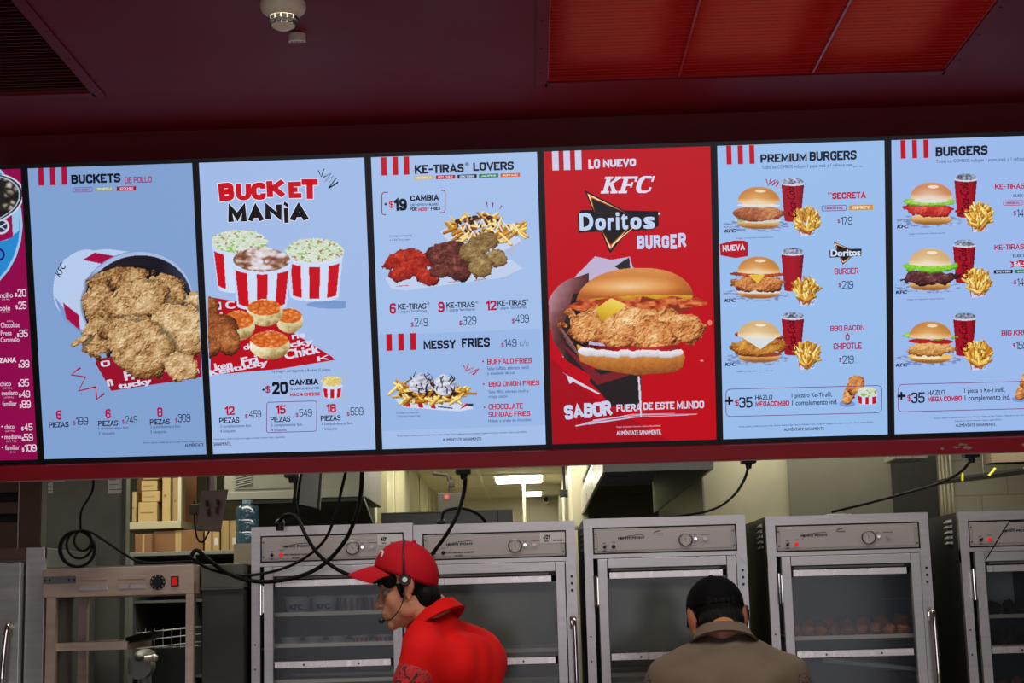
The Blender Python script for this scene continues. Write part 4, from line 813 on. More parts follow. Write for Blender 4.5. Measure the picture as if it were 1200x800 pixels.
def bunpair(p, cx, yt, yb, w, top, bot, kind):
    """small burger: crown, filling, heel"""
    r = w/2; h = yb-yt
    hd = p.ell(cx, yb-h*.12, r*.84, h*.13); p.put(hd < 1, ramp(np.clip(.75-(p.Y-yb+h*.2)/(h*.22)+.1*(fbm(p.X/3, p.Y/3, 3)-.5), 0, 1), bot))
    m0 = yt+h*.40
    if kind == 'secreta':
        p.put(p.ell(cx-1, yb-h*.2, r*.95, 3.4) < 1, (206, 206, 196)); p.put(p.ell(cx-r*.7, yb-h*.2, 5, 2) < 1, (150, 180, 90)); p.crunch(p.ell(cx, yt+h*.63, r*1.02, h*.19), [(92, 40, 24), (160, 88, 54), (204, 138, 92), (226, 176, 136)], 5, 4, 1.6, .12, 7); p.put((p.ell(cx, m0+2, r*.86, 2.6)+.2*(fbm(p.X/3, p.Y/3, 7)-.5)) < 1, (226, 220, 216))
    if kind == 'dor':
        p.put(p.ell(cx, yb-h*.2, r*.9, 3) < 1, (150, 24, 40)); p.put(p.ell(cx, yb-h*.15, r*.88, 2.2) < 1, (216, 212, 220)); p.crunch(p.ell(cx, yt+h*.64, r*1.03, h*.21), CRISP, 3.2, 5, 2, .2, 7); p.crunch(p.ell(cx, yt+h*.42, r*.98, h*.08), [(110, 24, 10), (186, 66, 30), (224, 120, 60)], 4, 6, 1, .2, 3); p.put(p.poly([(cx-12, m0+2), (cx+8, m0+1), (cx-1, m0+12)]), (232, 190, 66)); p.put(p.ell(cx+5, m0-1.5, r*.6, 1.8) < 1, (232, 200, 90))
    if kind == 'bbq':
        p.put(p.ell(cx, yb-h*.2, r*.92, 3.6) < 1, (150, 60, 44)); p.crunch(p.ell(cx, yt+h*.62, r*1.05, h*.24), [(92, 42, 12), (170, 104, 36), (216, 158, 70), (238, 200, 124)], 3.6, 7, 2, .2, 8); p.crunch(p.ell(cx, yt+h*.36, r*1.0, h*.07, 3), [(96, 16, 10), (170, 60, 40), (206, 120, 84)], 3.5, 8, 1, .25, 3); p.put(p.poly([(cx-20, m0), (cx-5, m0-1), (cx+14, m0-2), (cx+22, m0-1), (cx+2, m0+14)]), (214, 220, 222)); p.put(p.ell(cx-2, m0-1.5, 9, 2.2) < 1, (150, 40, 34))
    if kind == 'tiras':
        p.crunch(p.ell(cx-1, yt+h*.67, r*1.1, h*.16, 2), [(96, 8, 12), (170, 24, 26), (206, 66, 56), (230, 130, 110)], 4, 9, 1.8, .25, 6); p.crunch(p.ell(cx, yt+h*.46, r*1.02, h*.1), [(70, 130, 30), (132, 190, 60), (190, 222, 110), (226, 236, 190)], 3.2, 10, 1.4, .35, 3); p.put((p.ell(cx, yt+h*.43, r*.7, 2.4)+.3*(fbm(p.X/2.5, p.Y/2.5, 4)-.5)) < 1, (218, 224, 210))
    if kind == 'dark':
        p.crunch(p.ell(cx-2, yt+h*.7, r*1.12, h*.17), [(28, 8, 14), (72, 28, 34), (116, 66, 66), (170, 130, 126)], 3.4, 11, 1.8, .25, 7); p.crunch(p.ell(cx, yt+h*.44, r*1.02, h*.13), [(60, 130, 20), (112, 186, 40), (160, 220, 70), (206, 236, 130)], 3, 12, 1.4, .3, 4)
    if kind == 'big':
        p.put(p.ell(cx, yb-h*.16, r*.9, 4) < 1, (232, 190, 96)); p.put(p.ell(cx-4, yb-h*.14, r*.6, 2) < 1, (236, 224, 196)); p.crunch(p.ell(cx, yt+h*.65, r*1.02, h*.18), [(110, 60, 20), (186, 126, 60), (226, 176, 110), (244, 216, 164)], 3, 13, 1.8, .22, 7); p.put(p.ell(cx-12, yt+h*.47, 14, 3) < 1, (176, 30, 30)); p.put(p.ell(cx+13, yt+h*.48, 14, 3) < 1, (166, 24, 28)); p.crunch(p.ell(cx, yt+h*.35, r*1.02, h*.08), [(70, 140, 30), (132, 196, 60), (196, 226, 120), (232, 238, 200)], 3, 14, 1.4, .35, 3)
    q = yt+h*.24; cd_ = p.ell(cx, q+h*.12, r*.86, h*.37); m = (cd_ < 1) & (p.Y < q+h*.13+h*.05*(1-((p.X-cx)/r)**2))
    p.put(m, ramp(np.clip(.36+.75*np.clip(1-p.ell(cx-3, q+h*.06, r*.8, h*.24), 0, 1)*.5+.5*np.clip((p.Y-q-h*.03)/(h*.12), 0, 1)+.12*np.clip((q-h*.12-p.Y)/6, 0, 1), 0, 1), top))
    p.put(p.ell(cx+2, yt+h*.1, r*.22, h*.035) < 1, np.minimum(np.array(top[-1])+6, 250))
TOP = [(112, 62, 24), (190, 124, 56), (220, 166, 100), (234, 208, 172)]; TOPB = [(150, 110, 66), (206, 168, 112), (226, 196, 150), (236, 220, 196)]; BOT = [(150, 96, 42), (206, 150, 84), (230, 190, 130), (238, 214, 176)]
def combo(s, x, y, kind, top, note, drink=True):
    """one burger, a drink and fries; (x, y) = centre of the burger, pixels"""
    p = Pic(s, x-48, y-42, x+76, y+38, .5)
    paper(p, x-42, x+36, y+12, y+28)
    cup(p, x+39.5, y-29, 27, y+14)
    bunpair(p, x, y-25, y+24, 58, top, BOT, kind)
    carton(p, x+56, y+24, y+32)
    p.build('combo_picture')
    T(s, 'PAPAS', x+51, y+29.5, 10.5, 2.8, RTX, .22, 'carton_lettering', z=.002)
    if drink: T(s, 'Coca-Cola', x+44.5, y+11, 36, 9.5, (70, 4, 18), .05, 'cup_lettering', font=True, shear=.3, rot=PI/2+.06, z=.0019)
    T(s, 'KFC', x-40, y+29, 13, 4, (40, 48, 80), .2, 'tray_paper_lettering', font=True, shear=.25, z=.002)
    if note: T(s, 'Imagen corresponde a Receta Secreta', x-26, y+36.5, 42, 2, (50, 66, 110), .02, 'picture_note')
stripes(5, (851, 864.2, 877.6), 170.8, 192.5, 6, (186, 6, 26)); T(5, 'PREMIUM', 891, 190.5, 53.5, 11.2, TXT, .22, 'heading'); T(5, 'BURGERS', 948, 188, 54, 11, TXT, .22, 'heading')
T(5, 'Todos los COMBOS incluyen 1 papas med. y 1 refresco med.', 892.5, 198.8, 105, 5.2, GRY, .03, 'combo_note'); T(5, '(621 ml)', 999, 195, 10, 2.6, GRY, .02, 'combo_note')
combo(5, 889, 243, 'secreta', TOP, True); combo(5, 889, 324.5, 'dor', TOP, False, False); combo(5, 889.5, 400, 'bbq', TOPB, True)
v = Vec(5, .003)
for pts in ([(897.5, 209), (900, 217), (903, 208.5)], [(901, 215), (908.5, 209.5), (905, 216)], [(904.5, 216.5), (911, 210), (909, 217.5)], [(909.5, 218), (912, 211.5)]): v.stroke(pts, 1.3, (176, 20, 60))
v.build('scribble_mark')
v = Vec(5, .003); v.poly([(843.5, 285.5), (860, 281), (872, 281), (876, 283), (876.5, 299), (862, 301.5), (844.5, 298.5)], (176, 8, 26)); v.build('new_flag')
T(5, 'NUEVA', 847, 295, 26, 9, (214, 206, 226), .24, 'flag_lettering', z=.0034, rot=.04)
T(5, 'EN', 969.5, 226.5, 4.5, 3, RTX, .22, 'combo_name'); T(5, 'SECRETA', 974.5, 232, 39, 9, (182, 20, 56), .24, 'combo_name')
badge(5, 962.5, 245.5, 28.5, 6, 'ORIGINAL', None, (160, 40, 90), (110, 50, 130)); badge(5, 994.5, 244.5, 27.5, 6, 'SPICY', (204, 140, 50), (240, 220, 180))
def price(s, body, x, y, w=13.5, h=9.6):
    T(s, body, x, y, w, h, (26, 34, 66), .1, 'price'); T(s, '$', x-3.8, y-1.8, 3.1, 5.6, (150, 24, 90), .15, 'price_sign')
price(5, '179', 984.5, 261.5); price(5, '219', 986, 336.5); price(5, '219', 987, 424.8); T(5, 'c/u', 1002, 424.3, 6, 5, GRY, .03, 'price')
triemblem(5, [(976, 281), (1004, 293), (987, 308)], .5, .0016)
v = Vec(5, .0014); v.poly([(971.5, 291), (990, 289.5), (1009, 289), (1008.5, 297.5), (972, 300)], (24, 22, 30)); v.build('emblem_backing'); T(5, 'Doritos', 973, 298.8, 34.5, 8, (206, 216, 240), .16, 'brand_lettering', font=True, z=.0024)
T(5, 'BURGER', 977.5, 320, 28, 7.4, (160, 28, 84), .16, 'combo_name')
T(5, 'BBQ BACON', 973, 387.2, 39.5, 7.6, (166, 26, 84), .17, 'combo_name'); T(5, 'Ó', 990.5, 397, 5, 8.5, (166, 26, 84), .16, 'combo_name'); T(5, 'CHIPOTLE', 976.5, 408.3, 33, 7.6, (166, 26, 84), .17, 'combo_name')
def mega(s, x, y, words):
    v = Vec(s); v.rrect(x, y, x+182.5 if s == 5 else x+190, y+32.5, 5, .8, (126, 44, 110)); v.build('offer_frame')
    v = Vec(s, .0013); v.frect(x-1, y+10, x+8, y+21, BG[s]); v.build('frame_break')
    T(s, '+', x-1, y+18.5, 9.5, 9.5, (14, 16, 30), .16, 'offer_price'); T(s, '$', x+10.5, y+20.3, 4.8, 8.6, RTX, .14, 'offer_price'); T(s, '35', x+15.5, y+22, 15.5, 12.5, (16, 18, 36), .14, 'offer_price')
    T(s, 'HAZLO', x+34.3, y+12.4, 20, 6, TXT, .15, 'offer_name'); T(s, words, x+34.5, y+20.5, 39.5, 7, (182, 14, 62), .22, 'offer_name')
    T(s, '1 pieza o Ke-Tira®,', x+77, y+11, 47, 7.2, (30, 36, 66), .05, 'offer_note'); T(s, '1 complemento ind.', x+77.5, y+20.5, 53, 8, (30, 36, 66), .05, 'offer_note')
    p = Pic(s, x+130, y-25, x+180, y+24, .5); p.put(p.ell(x+142, y+16, 10, 4) < 1, (120, 150, 205))
    p.crunch(p.ell(x+145, y+4, 7, 13, 20), CRISP, 3, 3, 1.8, .2, 5); p.crunch(p.ell(x+152, y-6.5, 10.5, 11.5, 20), CRISP, 3, 5, 1.8, .16, 6); p.crunch(p.ell(x+141, y+12, 6, 4.5, 0), CRISP, 3, 9, 1.8, .2, 3)
    tub(p, x+165.5, y+4, 12, 3, y+15, 11, ((-.92, -.55), (-.2, .15), (.5, .9))); slaw(p, x+165.5, y+1.5, 11.5, 6, 7); p.build('extra_piece_picture')
mega(5, 851, 456.5, 'MEGACOMBO')
LEG = 'Precios sujetos a cambio sin previo aviso. Precios válidos en Baja Tijuana y Mexicali no son vinculantes. Imágenes de carácter ilustrativo. Sujeto a disponibilidad'
T(5, LEG, 866, 502.5, 156, 2.5, (40, 54, 96), .02, 'small_print', up=.006); T(5, 'ALIMÉNTATE SANAMENTE.', 919, 505.8, 47.5, 4.6, (24, 30, 56), .06, 'health_notice', font=True)
stripes(6, (1055.5, 1068.8, 1082), 163.2, 184.5, 5.8, (186, 6, 26)); T(6, 'BURGERS', 1096.5, 182.2, 59.5, 11.4, TXT, .23, 'heading'); T(6, 'Todos los COMBOS incluyen 1 papas med. y 1 refresco med.', 1097, 190.5, 114, 5, GRY, .03, 'combo_note')
combo(6, 1092, 237, 'tiras', [(150, 70, 36), (196, 128, 84), (222, 180, 150), (232, 212, 202)], True); combo(6, 1091, 314, 'dark', TOPB, True); combo(6, 1092, 400, 'big', TOP, False)
for y_, n_ in ((219.5, 'KE-TIRAS'), (290.5, 'KE-TIRAS')): T(6, n_, 1165.5, y_, 34, 7, (180, 16, 62), .18, 'combo_name'); T(6, '® BURGER', 1200, y_-1, 36, 7, (180, 16, 62), .1, 'combo_name')
T(6, 'ELIGE EL SABOR', 1187, 228, 32, 3.4, (30, 40, 70), .16, 'combo_note'); T(6, 'ELIGE EL SABOR', 1187, 298.5, 32, 3.4, (30, 40, 70), .16, 'combo_note')
badge(6, 1175.5, 238, 22, 5.4, 'ORIGINAL', None, (160, 40, 90), (180, 30, 70)); badge(6, 1199.5, 237, 22, 5.4, 'HOT CHILE', None, (160, 40, 90), (180, 30, 70)); price(6, '149', 1191, 251.5); price(6, '149', 1192, 332.5); price(6, '159', 1191.5, 407)
v = Vec(6, .0014); v.poly([(1183, 303), (1190, 304), (1196, 301), (1202, 303), (1215, 301), (1218, 309), (1200, 310.5), (1192, 308.5), (1184, 311), (1187, 307)], (186, 26, 70)); v.build('splash_badge'); T(6, 'SALSEADA', 1188, 309, 30, 5.6, (236, 214, 226), .24, 'badge_lettering', z=.0026)
badge(6, 1165, 318, 22, 4.2, 'SPICY BBQ', (22, 26, 50), (200, 210, 235)); badge(6, 1189.5, 317.2, 22, 4.2, 'JALAPENO', (30, 120, 80), (200, 225, 220))
T(6, 'BIG KRUNCH', 1174.5, 391.8, 46, 7.4, (180, 16, 62), .18, 'combo_name')
mega(6, 1055, 450, 'MEGA COMBO')
T(6, LEG[:110], 1097, 491.3, 118, 2.4, (40, 54, 96), .02, 'small_print', up=.008); T(6, 'Imágenes de carácter ilustrativo. Sujeto a disponibilidad', 1121, 494.2, 54, 2.2, (40, 54, 96), .02, 'small_print'); T(6, 'ALIMÉNTATE SANAMENTE.', 1122, 500, 47, 4.4, (24, 30, 56), .06, 'health_notice', font=True)
# ------------------------------------------------------------------ kitchen shell
DIA = 6.12
BACK = 15.0
m = MB().box(-3.0, 3.2, 5.22, BACK, SOFF, SOFF+.04)
o = m.build('ceiling_kitchen', CREAM); tag(o, kind='structure')
gm = MB()
for k in range(8): gm.box(-3.0, 3.2, 6.2+k*1.2, 6.22+k*1.2, SOFF-.004, SOFF+.001)
for k in range(6): gm.box(-2.4+k*1.0, -2.38+k*1.0, 5.4, BACK, SOFF-.004, SOFF+.001)
gm.build('ceiling_grid', mat('grid_bar', (225, 220, 200), .5), o)
tag(MB().box(-3.0, 3.2, BACK, BACK+.1, 0, SOFF+.04).build('wall_back', CREAM), kind='structure')
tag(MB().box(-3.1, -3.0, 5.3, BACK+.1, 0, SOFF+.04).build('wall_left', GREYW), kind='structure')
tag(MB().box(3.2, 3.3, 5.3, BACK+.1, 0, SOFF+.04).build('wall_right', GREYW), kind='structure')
# glossy panelled side wall left of the passage, with its end post
GX = P(505, 590, 13.5).x
o = MB().box(GX-.1, GX, 9.4, BACK, 0, SOFF).build('wall_passage', CREAMG); tag(o, kind='structure')
sm = MB()
for k in range(5): sm.box(GX, GX+.006, 9.9+k*1.1, 9.915+k*1.1, 0, SOFF)
sm.build('panel_joint', mat('panel_joint', (150, 146, 120), .5), o)
pc = P(432, 580, 9.2)
tag(MB().box(pc.x-.10, pc.x-.03, 9.2, 9.35, 0, SOFF, b=.004).box(pc.x-.028, pc.x+.035, 9.2, 9.35, 0, SOFF, b=.004).build('trim_2', mat('cream_post', (196, 190, 166), .4)), kind='structure')
# block wall left of the passage behind the air unit
o = MB().box(-3.0, pc.x-.1, 9.3, 9.4, 0, SOFF).build('wall_rear', mat('drab_cream_wall', (150, 146, 118), .6, 0, .1, 3)); tag(o, kind='structure')  # drab cream, darker than the plain cream walls
# right partition: cream face, steel face, then the far right room
pr0, pr1 = P(824, 575, 7.3).x, P(1096, 575, 7.3).x
o = MB().box(pr0, pr1, 7.3, 9.8, 0, SOFF).build('wall_partition', mat('stained_cream_wall', (172, 166, 138), .55, 0, .3, 2.2)); tag(o, kind='structure')
tag(MB().box(P(925, 575, 7.29).x, pr1+.004, 7.285, 7.3, 0, SOFF).build('trim_3', mat('partition_sheet', (118, 116, 98), .4, .25, .25, 1.5)), kind='structure')
tag(MB().box(P(1046, 575, 7.28).x, pr1+.006, 7.27, 7.285, 0, SOFF).build('trim_4', mat('dark_partition_sheet', (58, 58, 52), .45, .6, .2, 2)), kind='structure')
# far right room: tiled wall behind
tl = mat('cream_tile_wall', (186, 182, 164), .35, 0, .08, 2)
nt = tl.node_tree; br = nt.nodes.new('ShaderNodeTexBrick'); tc = nt.nodes.new('ShaderNodeTexCoord'); mp = nt.nodes.new('ShaderNodeMapping')
mp.inputs['Rotation'].default_value = (PI/2, 0, 0); nt.links.new(tc.outputs['Object'], mp.inputs[0]); nt.links.new(mp.outputs[0], br.inputs[0])
br.inputs['Color1'].default_value = tuple(lin((188, 184, 166)))+(1,); br.inputs['Color2'].default_value = tuple(lin((180, 176, 158)))+(1,); br.inputs['Mortar'].default_value = tuple(lin((150, 146, 130)))+(1,)
br.inputs['Scale'].default_value = 1; br.inputs['Brick Width'].default_value = .3; br.inputs['Row Height'].default_value = .2; br.inputs['Mortar Size'].default_value = .003
nt.links.new(br.outputs[0], nt.nodes['Principled BSDF'].inputs['Base Color'])
tag(MB().box(pr1-.05, 3.2, 9.0, 9.1, 0, SOFF).build('wall_tiled', tl), kind='structure')

# ------------------------------------------------------------------ kitchen ceiling lights
def ceiling_light(px, py, w, d, label):
    dd = FW*FPX + RT*(px-600) - UP*(py-400); q = CAM + dd*((SOFF-.012-CAM.z)/dd.z)
    t = thing('ceiling_light', label, 'light', (q.x, q.y, SOFF), group='lit panels on the kitchen ceiling')
    MB().box(-w/2-.02, w/2+.02, -d/2-.02, d/2+.02, -.012, 0).build('frame', mat('light_frame', (220, 218, 208), .5), t)
    MB().box(-w/2, w/2, -d/2, d/2, -.016, -.0105).build('diffuser', LAMP, t)
    return q
q1 = ceiling_light(608, 561.5, .36, .75, 'larger nearer lit rectangular panel in the kitchen ceiling')
q2 = ceiling_light(625.5, 578.5, .13, .5, 'smaller farther lit panel deep in the kitchen ceiling')

# ------------------------------------------------------------------ heated holding cabinets
CK = DIA/FPX           # metres per photograph pixel at the cabinet fronts
def cabinet(x0, ztop, label, glass, brand_x, light_on, extra):
    """front plane y = 0, x from 0 to W, z measured down from the top"""
    W_, H_, D_ = .622, ztop-.09, .80
    t = thing('holding_cabinet', label, 'cabinet', (x0, DIA, ztop), group='steel holding cabinets behind the counter')
    c = CK
    b = MB()
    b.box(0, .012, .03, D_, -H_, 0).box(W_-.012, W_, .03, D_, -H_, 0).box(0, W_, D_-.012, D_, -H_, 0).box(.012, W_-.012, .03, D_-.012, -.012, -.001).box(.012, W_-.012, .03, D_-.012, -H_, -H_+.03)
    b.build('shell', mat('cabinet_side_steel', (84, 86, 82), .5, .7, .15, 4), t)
    f = MB(); fw = 10.5*c
    # mitred front frame
    for pts in ([(0, 0), (W_, 0), (W_-fw, -fw), (fw, -fw)], [(0, 0), (fw, -fw), (fw, -46*c), (0, -58*c)], [(W_, 0), (W_, -58*c), (W_-fw, -46*c), (W_-fw, -fw)]):
        f.prism([(x, .0, z) for x, z in pts], (0, .034, 0))
    f.box(0, 10*c, .002, .034, -H_, -44*c).box(W_-12*c, W_, .002, .034, -H_, -44*c).box(fw, W_-fw, .006, .034, -46*c, -41.5*c).box(9*c, W_-12*c, .004, .034, -H_, -H_+.08)
    f.build('front_frame', STEEL, t)
    MB().box(fw, W_-fw, .012, .034, -41.5*c, -fw).build('panel_recess', STEELDK, t)
    cp = MB().box(fw+1.5*c, W_-fw-1.5*c, .004, .014, -40*c, -fw-1.6*c, b=.002).build('control_panel', PANEL, t)
    x1, x2 = fw+1.5*c, W_-fw-1.5*c
    MB().box(x1+4*c, x2-5*c, .0025, .005, -37.5*c, -fw-4.5*c, b=.001).build('face_plate', mat('face_plate_grey', (184, 178, 173), .42, .3, .05, 10), cp)
    for sx in (x1+2*c, x2-2.2*c):
        for sz in (-18*c, -35*c): MB().cyl((sx, .001, sz), (sx, .006, sz), .8*c, n=10).build('screw', BLACK, cp)
    # gauge with needle and dial ticks
    gx, gz = W_*.628, -27*c
    g = MB()
    pr = [(8.2*c, .0), (8.2*c, -.007), (7.2*c, -.0085), (6.9*c, -.006)]
    vs = [(gx+r*math.cos(2*PI*k/28), .0025+y, gz+r*math.sin(2*PI*k/28)) for r, y in pr for k in range(28)]
    g.add(vs, [(i*28+k, i*28+(k+1) % 28, (i+1)*28+(k+1) % 28, (i+1)*28+k) for i in range(3) for k in range(28)])
    ga_ = g.build('temperature_gauge', mat('gauge_rim', (120, 116, 112), .3, .9), t, smooth=True)
    MB().cyl((gx, -.0035, gz), (gx, .002, gz), 7*c, n=28).build('dial', mat('gauge_dial', (188, 186, 182), .5), ga_)
    ti = MB()
    for k in range(11):
        a = math.radians(225-27*k); ti.prism([(gx+r*math.cos(a)+s_*.0006*math.sin(a), -.0038, gz+r*math.sin(a)-s_*.0006*math.cos(a)) for r, s_ in ((4.8*c, 1), (6.2*c, 1), (6.2*c, -1), (4.8*c, -1))], (0, .0006, 0))
    ti.build('dial_marks', INK, ga_)
    a = math.radians(105+extra.get('needle', 0)); MB().prism([(gx-1.5*c*math.cos(a)+.0012*math.sin(a), -.0045, gz-1.5*c*math.sin(a)-.0012*math.cos(a)), (gx+5.2*c*math.cos(a), -.0045, gz+5.2*c*math.sin(a)), (gx-1.5*c*math.cos(a)-.0012*math.sin(a), -.0045, gz-1.5*c*math.sin(a)+.0012*math.cos(a))], (0, .0006, 0)).build('needle', INK, ga_)
    sx = x1+12*c
    MB().cyl((sx, .003, -33*c), (sx, -.006, -33*c), 1.9*c, n=12).cyl((sx, -.006, -33*c), (sx+.003, -.016, -31.5*c), .7*c, .9*c, n=8).build('toggle_switch', BLACK, t)
    MB().cyl((sx+10.5*c, .003, -33*c), (sx+10.5*c, -.007, -33*c), 2.4*c, 2.0*c, n=14).build('indicator_light', emis('lit_indicator', (226, 30, 20), .7) if light_on else STEELDK, t)
    MB().cyl((gx+11.5*c, .003, -26.5*c), (gx+11.5*c, -.006, -26.5*c), 1.8*c, n=12).build('adjust_screw', CHROME, t)
    MB().cyl((gx+22.5*c, .003, -26.5*c), (gx+22.5*c, -.008, -26.5*c), 2.3*c, n=14).build('thermostat_knob', mat('knob_steel', (170, 160, 140), .3, 1), t)
    # printed words on the panel
    def wr(body, x, z, w, h, wt=.16, font=False, name='panel_lettering'):
        V, F = lettering(body, wt, 0, font); V3 = [(x+a*w, .0018, z+bb*h) for a, bb in V]
        me = bpy.data.meshes.new(name); me.from_pydata(V3, [], F); return link(name, me, INK, t)
    bx = brand_x*c
    wr('HENNY PENNY', bx, -25*c, 31*c, 3.4*c, .22, name='brand_lettering')
    arc = MB()
    for (xa, za), (xb, zb) in zip([(1, -27.5), (3, -24.5), (8, -21.8), (16, -20.2), (29, -19.6)], [(3, -24.5), (8, -21.8), (16, -20.2), (29, -19.6), (30.5, -21.3)]): arc.prism([(bx+xa*c, .0016, za*c), (bx+xb*c, .0016, zb*c), (bx+xb*c, .0016, (zb-.6)*c), (bx+xa*c, .0016, (za-.6)*c)], (0, .0004, 0))
    arc.build('brand_swoosh', INK, t)
    for body, x, z, w, h in (('POWER', sx+8.2*c, -28.2*c, 5*c, 1.2*c), ('ON', sx-1.8*c, -29.3*c, 3.2*c, 1.2*c), ('OFF', sx-1.8*c, -38*c, 3.6*c, 1.2*c), ('HEAT', gx+9.6*c, -22.6*c, 4*c, 1.1*c), ('TEMPERATURE', gx+17*c, -22.3*c, 11.5*c, 1.1*c)): wr(body, x, z, w, h, .2)
    if extra.get('words'):
        wr('HEATED HOLDING CABINET', bx-5*c, -34*c, 38*c, 2.1*c, .2); wr('HC-900', bx+10*c, -37.6*c, 9*c, 1.9*c, .2)
    if extra.get('mini'):
        wr('KITCHENS', bx+43*c, -20.5*c, 9*c, 1.6*c, .22, name='maker_lettering'); mm = MB()
        for (xa, za), (xb, zb) in zip([(41, -20), (42, -17.5), (45, -16.2)], [(42, -17.5), (45, -16.2), (49, -15.5)]): mm.prism([(bx+xa*c, .0016, za*c), (bx+xb*c, .0016, zb*c), (bx+xb*c, .0016, (zb-1)*c), (bx+xa*c, .0016, (za-1)*c)], (0, .0004, 0))
        mm.build('maker_mark', INK, t)
    if extra.get('sticker'):
        s0 = W_*.82
        st = MB().box(s0-7*c, s0+22*c, .0008, .0024, -25*c, -13*c).build('number_sticker', mat('silver_sticker', (214, 214, 212), .4), t)
        for body, x, z, w, h in ((extra['sticker'], s0-4*c, -20.5*c, 8.5*c, 5.8*c), ('KFC', s0-2*c, -23.8*c, 5*c, 2*c), ('HC-90021', s0+8*c, -23*c, 12.5*c, 1.9*c)):
            V, F = lettering(body, .28, 0, False); me = bpy.data.meshes.new('sticker_lettering'); me.from_pydata([(x+a*w, .0004, z+bb*h) for a, bb in V], [], F); link('sticker_lettering', me, INK, st)
    # door
    d0, d1 = 15*c, W_-13*c; zt, zb = -46.8*c, -H_+.1
    df = 11*c
    wins = [(-62*c, -154*c), (-163*c, -256*c), (-275*c, -366*c), (-376*c, zb+df)]
    d = MB()
    d.box(d0, d0+df, -.012, .022, zb, zt, b=.002).box(d1-df, d1, -.012, .022, zb, zt, b=.002).box(d0+df, d1-df, -.012, .022, zt-df, zt, b=.002).box(d0+df, d1-df, -.012, .022, zb, zb+df, b=.002)
    d.box(d0+df, d1-df, -.012, .022, -272*c, -258*c)
    door = d.build('door', STEEL, t)
    for i, (za, zb_) in enumerate(wins):
        if i == 0:
            MB().box(d0+df, d1-df, .008, .014, -62*c, zt-df).build('glass_channel', STEELDK, door)
            MB().box(d0+df+4*c, d1-df-8*c, -.004, .006, -61*c, -58.5*c, b=.001).build('slide_bar', STEELD, door)
            MB().box(d0+df+2*c, d1-df-5*c, -.010, .004, -70*c, -62.5*c, b=.0015).build('glass_clamp', STEELB, door)
            za = -69*c
        MB().box(d0+df-.002, d1-df+.002, .010, .014, zb_, za).build('glass_pane', glass, door)
        if i in (0, 2):
            MB().box(d0+df+1*c, d1-df-3*c, -.010, .012, zb_-8.5*c, zb_-.5*c, b=.0015).build('glass_clamp', STEELB, door)
            for sx in (d0+df+35*c, d1-df-40*c): MB().cyl((sx, -.012, zb_-5*c), (sx, -.008, zb_-5*c), 1.2*c, n=10).build('clamp_screw', STEELDK, door)
    for z in (-66, -360): MB().cyl((11.5*c, -.014, z*c-35*c), (11.5*c, -.014, z*c), 2.4*c, n=14).box(9*c, d0+1*c, -.008, .004, z*c-33*c, z*c-2*c).build('hinge', CHROME, t)
    hz = MB(); hx = W_-6*c
    hz.tube(smoothline([(hx, -.004, -112*c), (hx+1*c, -.03, -112*c), (hx+1.5*c, -.045, -118*c), (hx+2*c, -.045, -150*c), (hx+2*c, -.042, -196*c), (hx+1*c, -.004, -200*c)], 6), 2.6*c, 12).box(hx-3*c, hx+4*c, -.016, .0, -124*c, -110*c, b=.002)
    hz.build('handle', CHROME, t, smooth=True)
    for k in range(3): MB().cyl((W_-5.5*c, -.002, (-64-8*k)*c), (W_-5.5*c, .004, (-64-8*k)*c), 1.5*c, n=10).build('frame_bolt', BLACK, t)
    for z in (-135, -163, -250, -300): MB().cyl((4.5*c, -.002, z*c), (4.5*c, .004, z*c), 1.0*c, n=8).build('frame_rivet', STEELDK, t)
    for k in range(0 if extra.get('tight') else 5):   # pressed louvres near the top of the left flank
        zz = -7*c-6.2*k*c
        MB().prism([(.0, .10, zz), (-.012, .105, zz-.011), (-.0, .10, zz-.013)], (0, .085, 0)).build('flank_louvre', STEEL, t)
    for sx in (.06, W_-.06):
        for sy in (.08, D_-.08): MB().cyl((sx, sy-.015, -H_-.045), (sx, sy+.015, -H_-.045), .045, n=16).box(sx-.02, sx+.02, sy-.02, sy+.02, -H_-.02, -H_).build('caster', BLACK, t)
    for z in extra.get('racks', (-110, -150, -190, -230)):
        for xa_ in (.014, W_-.035): MB().box(xa_, xa_+.021, .06, D_-.05, z*c-.004, z*c).build('tray_rail', STEELD, t)
    return t
def sheet_pan(x0, x1, y0, y1, z, label, m=STEELW):
    t = thing('sheet_pan', label, 'tray', ((x0+x1)/2, (y0+y1)/2, z), group='sheet pans inside the holding cabinets'); hx, hy = (x1-x0)/2, (y1-y0)/2
    MB().box(-hx+.008, hx-.008, -hy+.008, hy-.008, 0, .003).build('pan_base', m, t)
    r = MB()
    for a in ((-hx, -hx+.008, -hy, hy), (hx-.008, hx, -hy, hy), (-hx, hx, -hy, -hy+.008), (-hx, hx, hy-.008, hy)): r.box(a[0], a[1], a[2], a[3], 0, .015)
    r.build('rim', m, t); return t
CX = [P(294.5, 640, DIA).x, P(484.5, 635, DIA).x, P(684, 630, DIA).x, P(898, 625, DIA).x, P(1124, 620, DIA).x]
ZT = [P(389, 615, DIA).z, P(578, 612.5, DIA).z, P(778, 605.3, DIA).z, P(992, 602.5, DIA).z, P(1218, 597, DIA).z]
c_ = CK
cabinet(CX[0], ZT[0], 'leftmost steel holding cabinet with striped buckets behind its glass', GLASS, 37, True, {'words': 1, 'sticker': '401', 'needle': 25, 'racks': (-104, -140, -181, -222)})
cabinet(CX[1], ZT[1], 'steel holding cabinet behind the person in the red cap', GLASSH, 38, False, {'words': 1, 'tight': 1, 'sticker': '401', 'racks': (-150, -190, -230)})
cabinet(CX[2], ZT[2], 'steel holding cabinet with hazy empty window behind the person in brown', GLASSH, 40, False, {'mini': 1, 'racks': (-110, -150, -190, -230)})
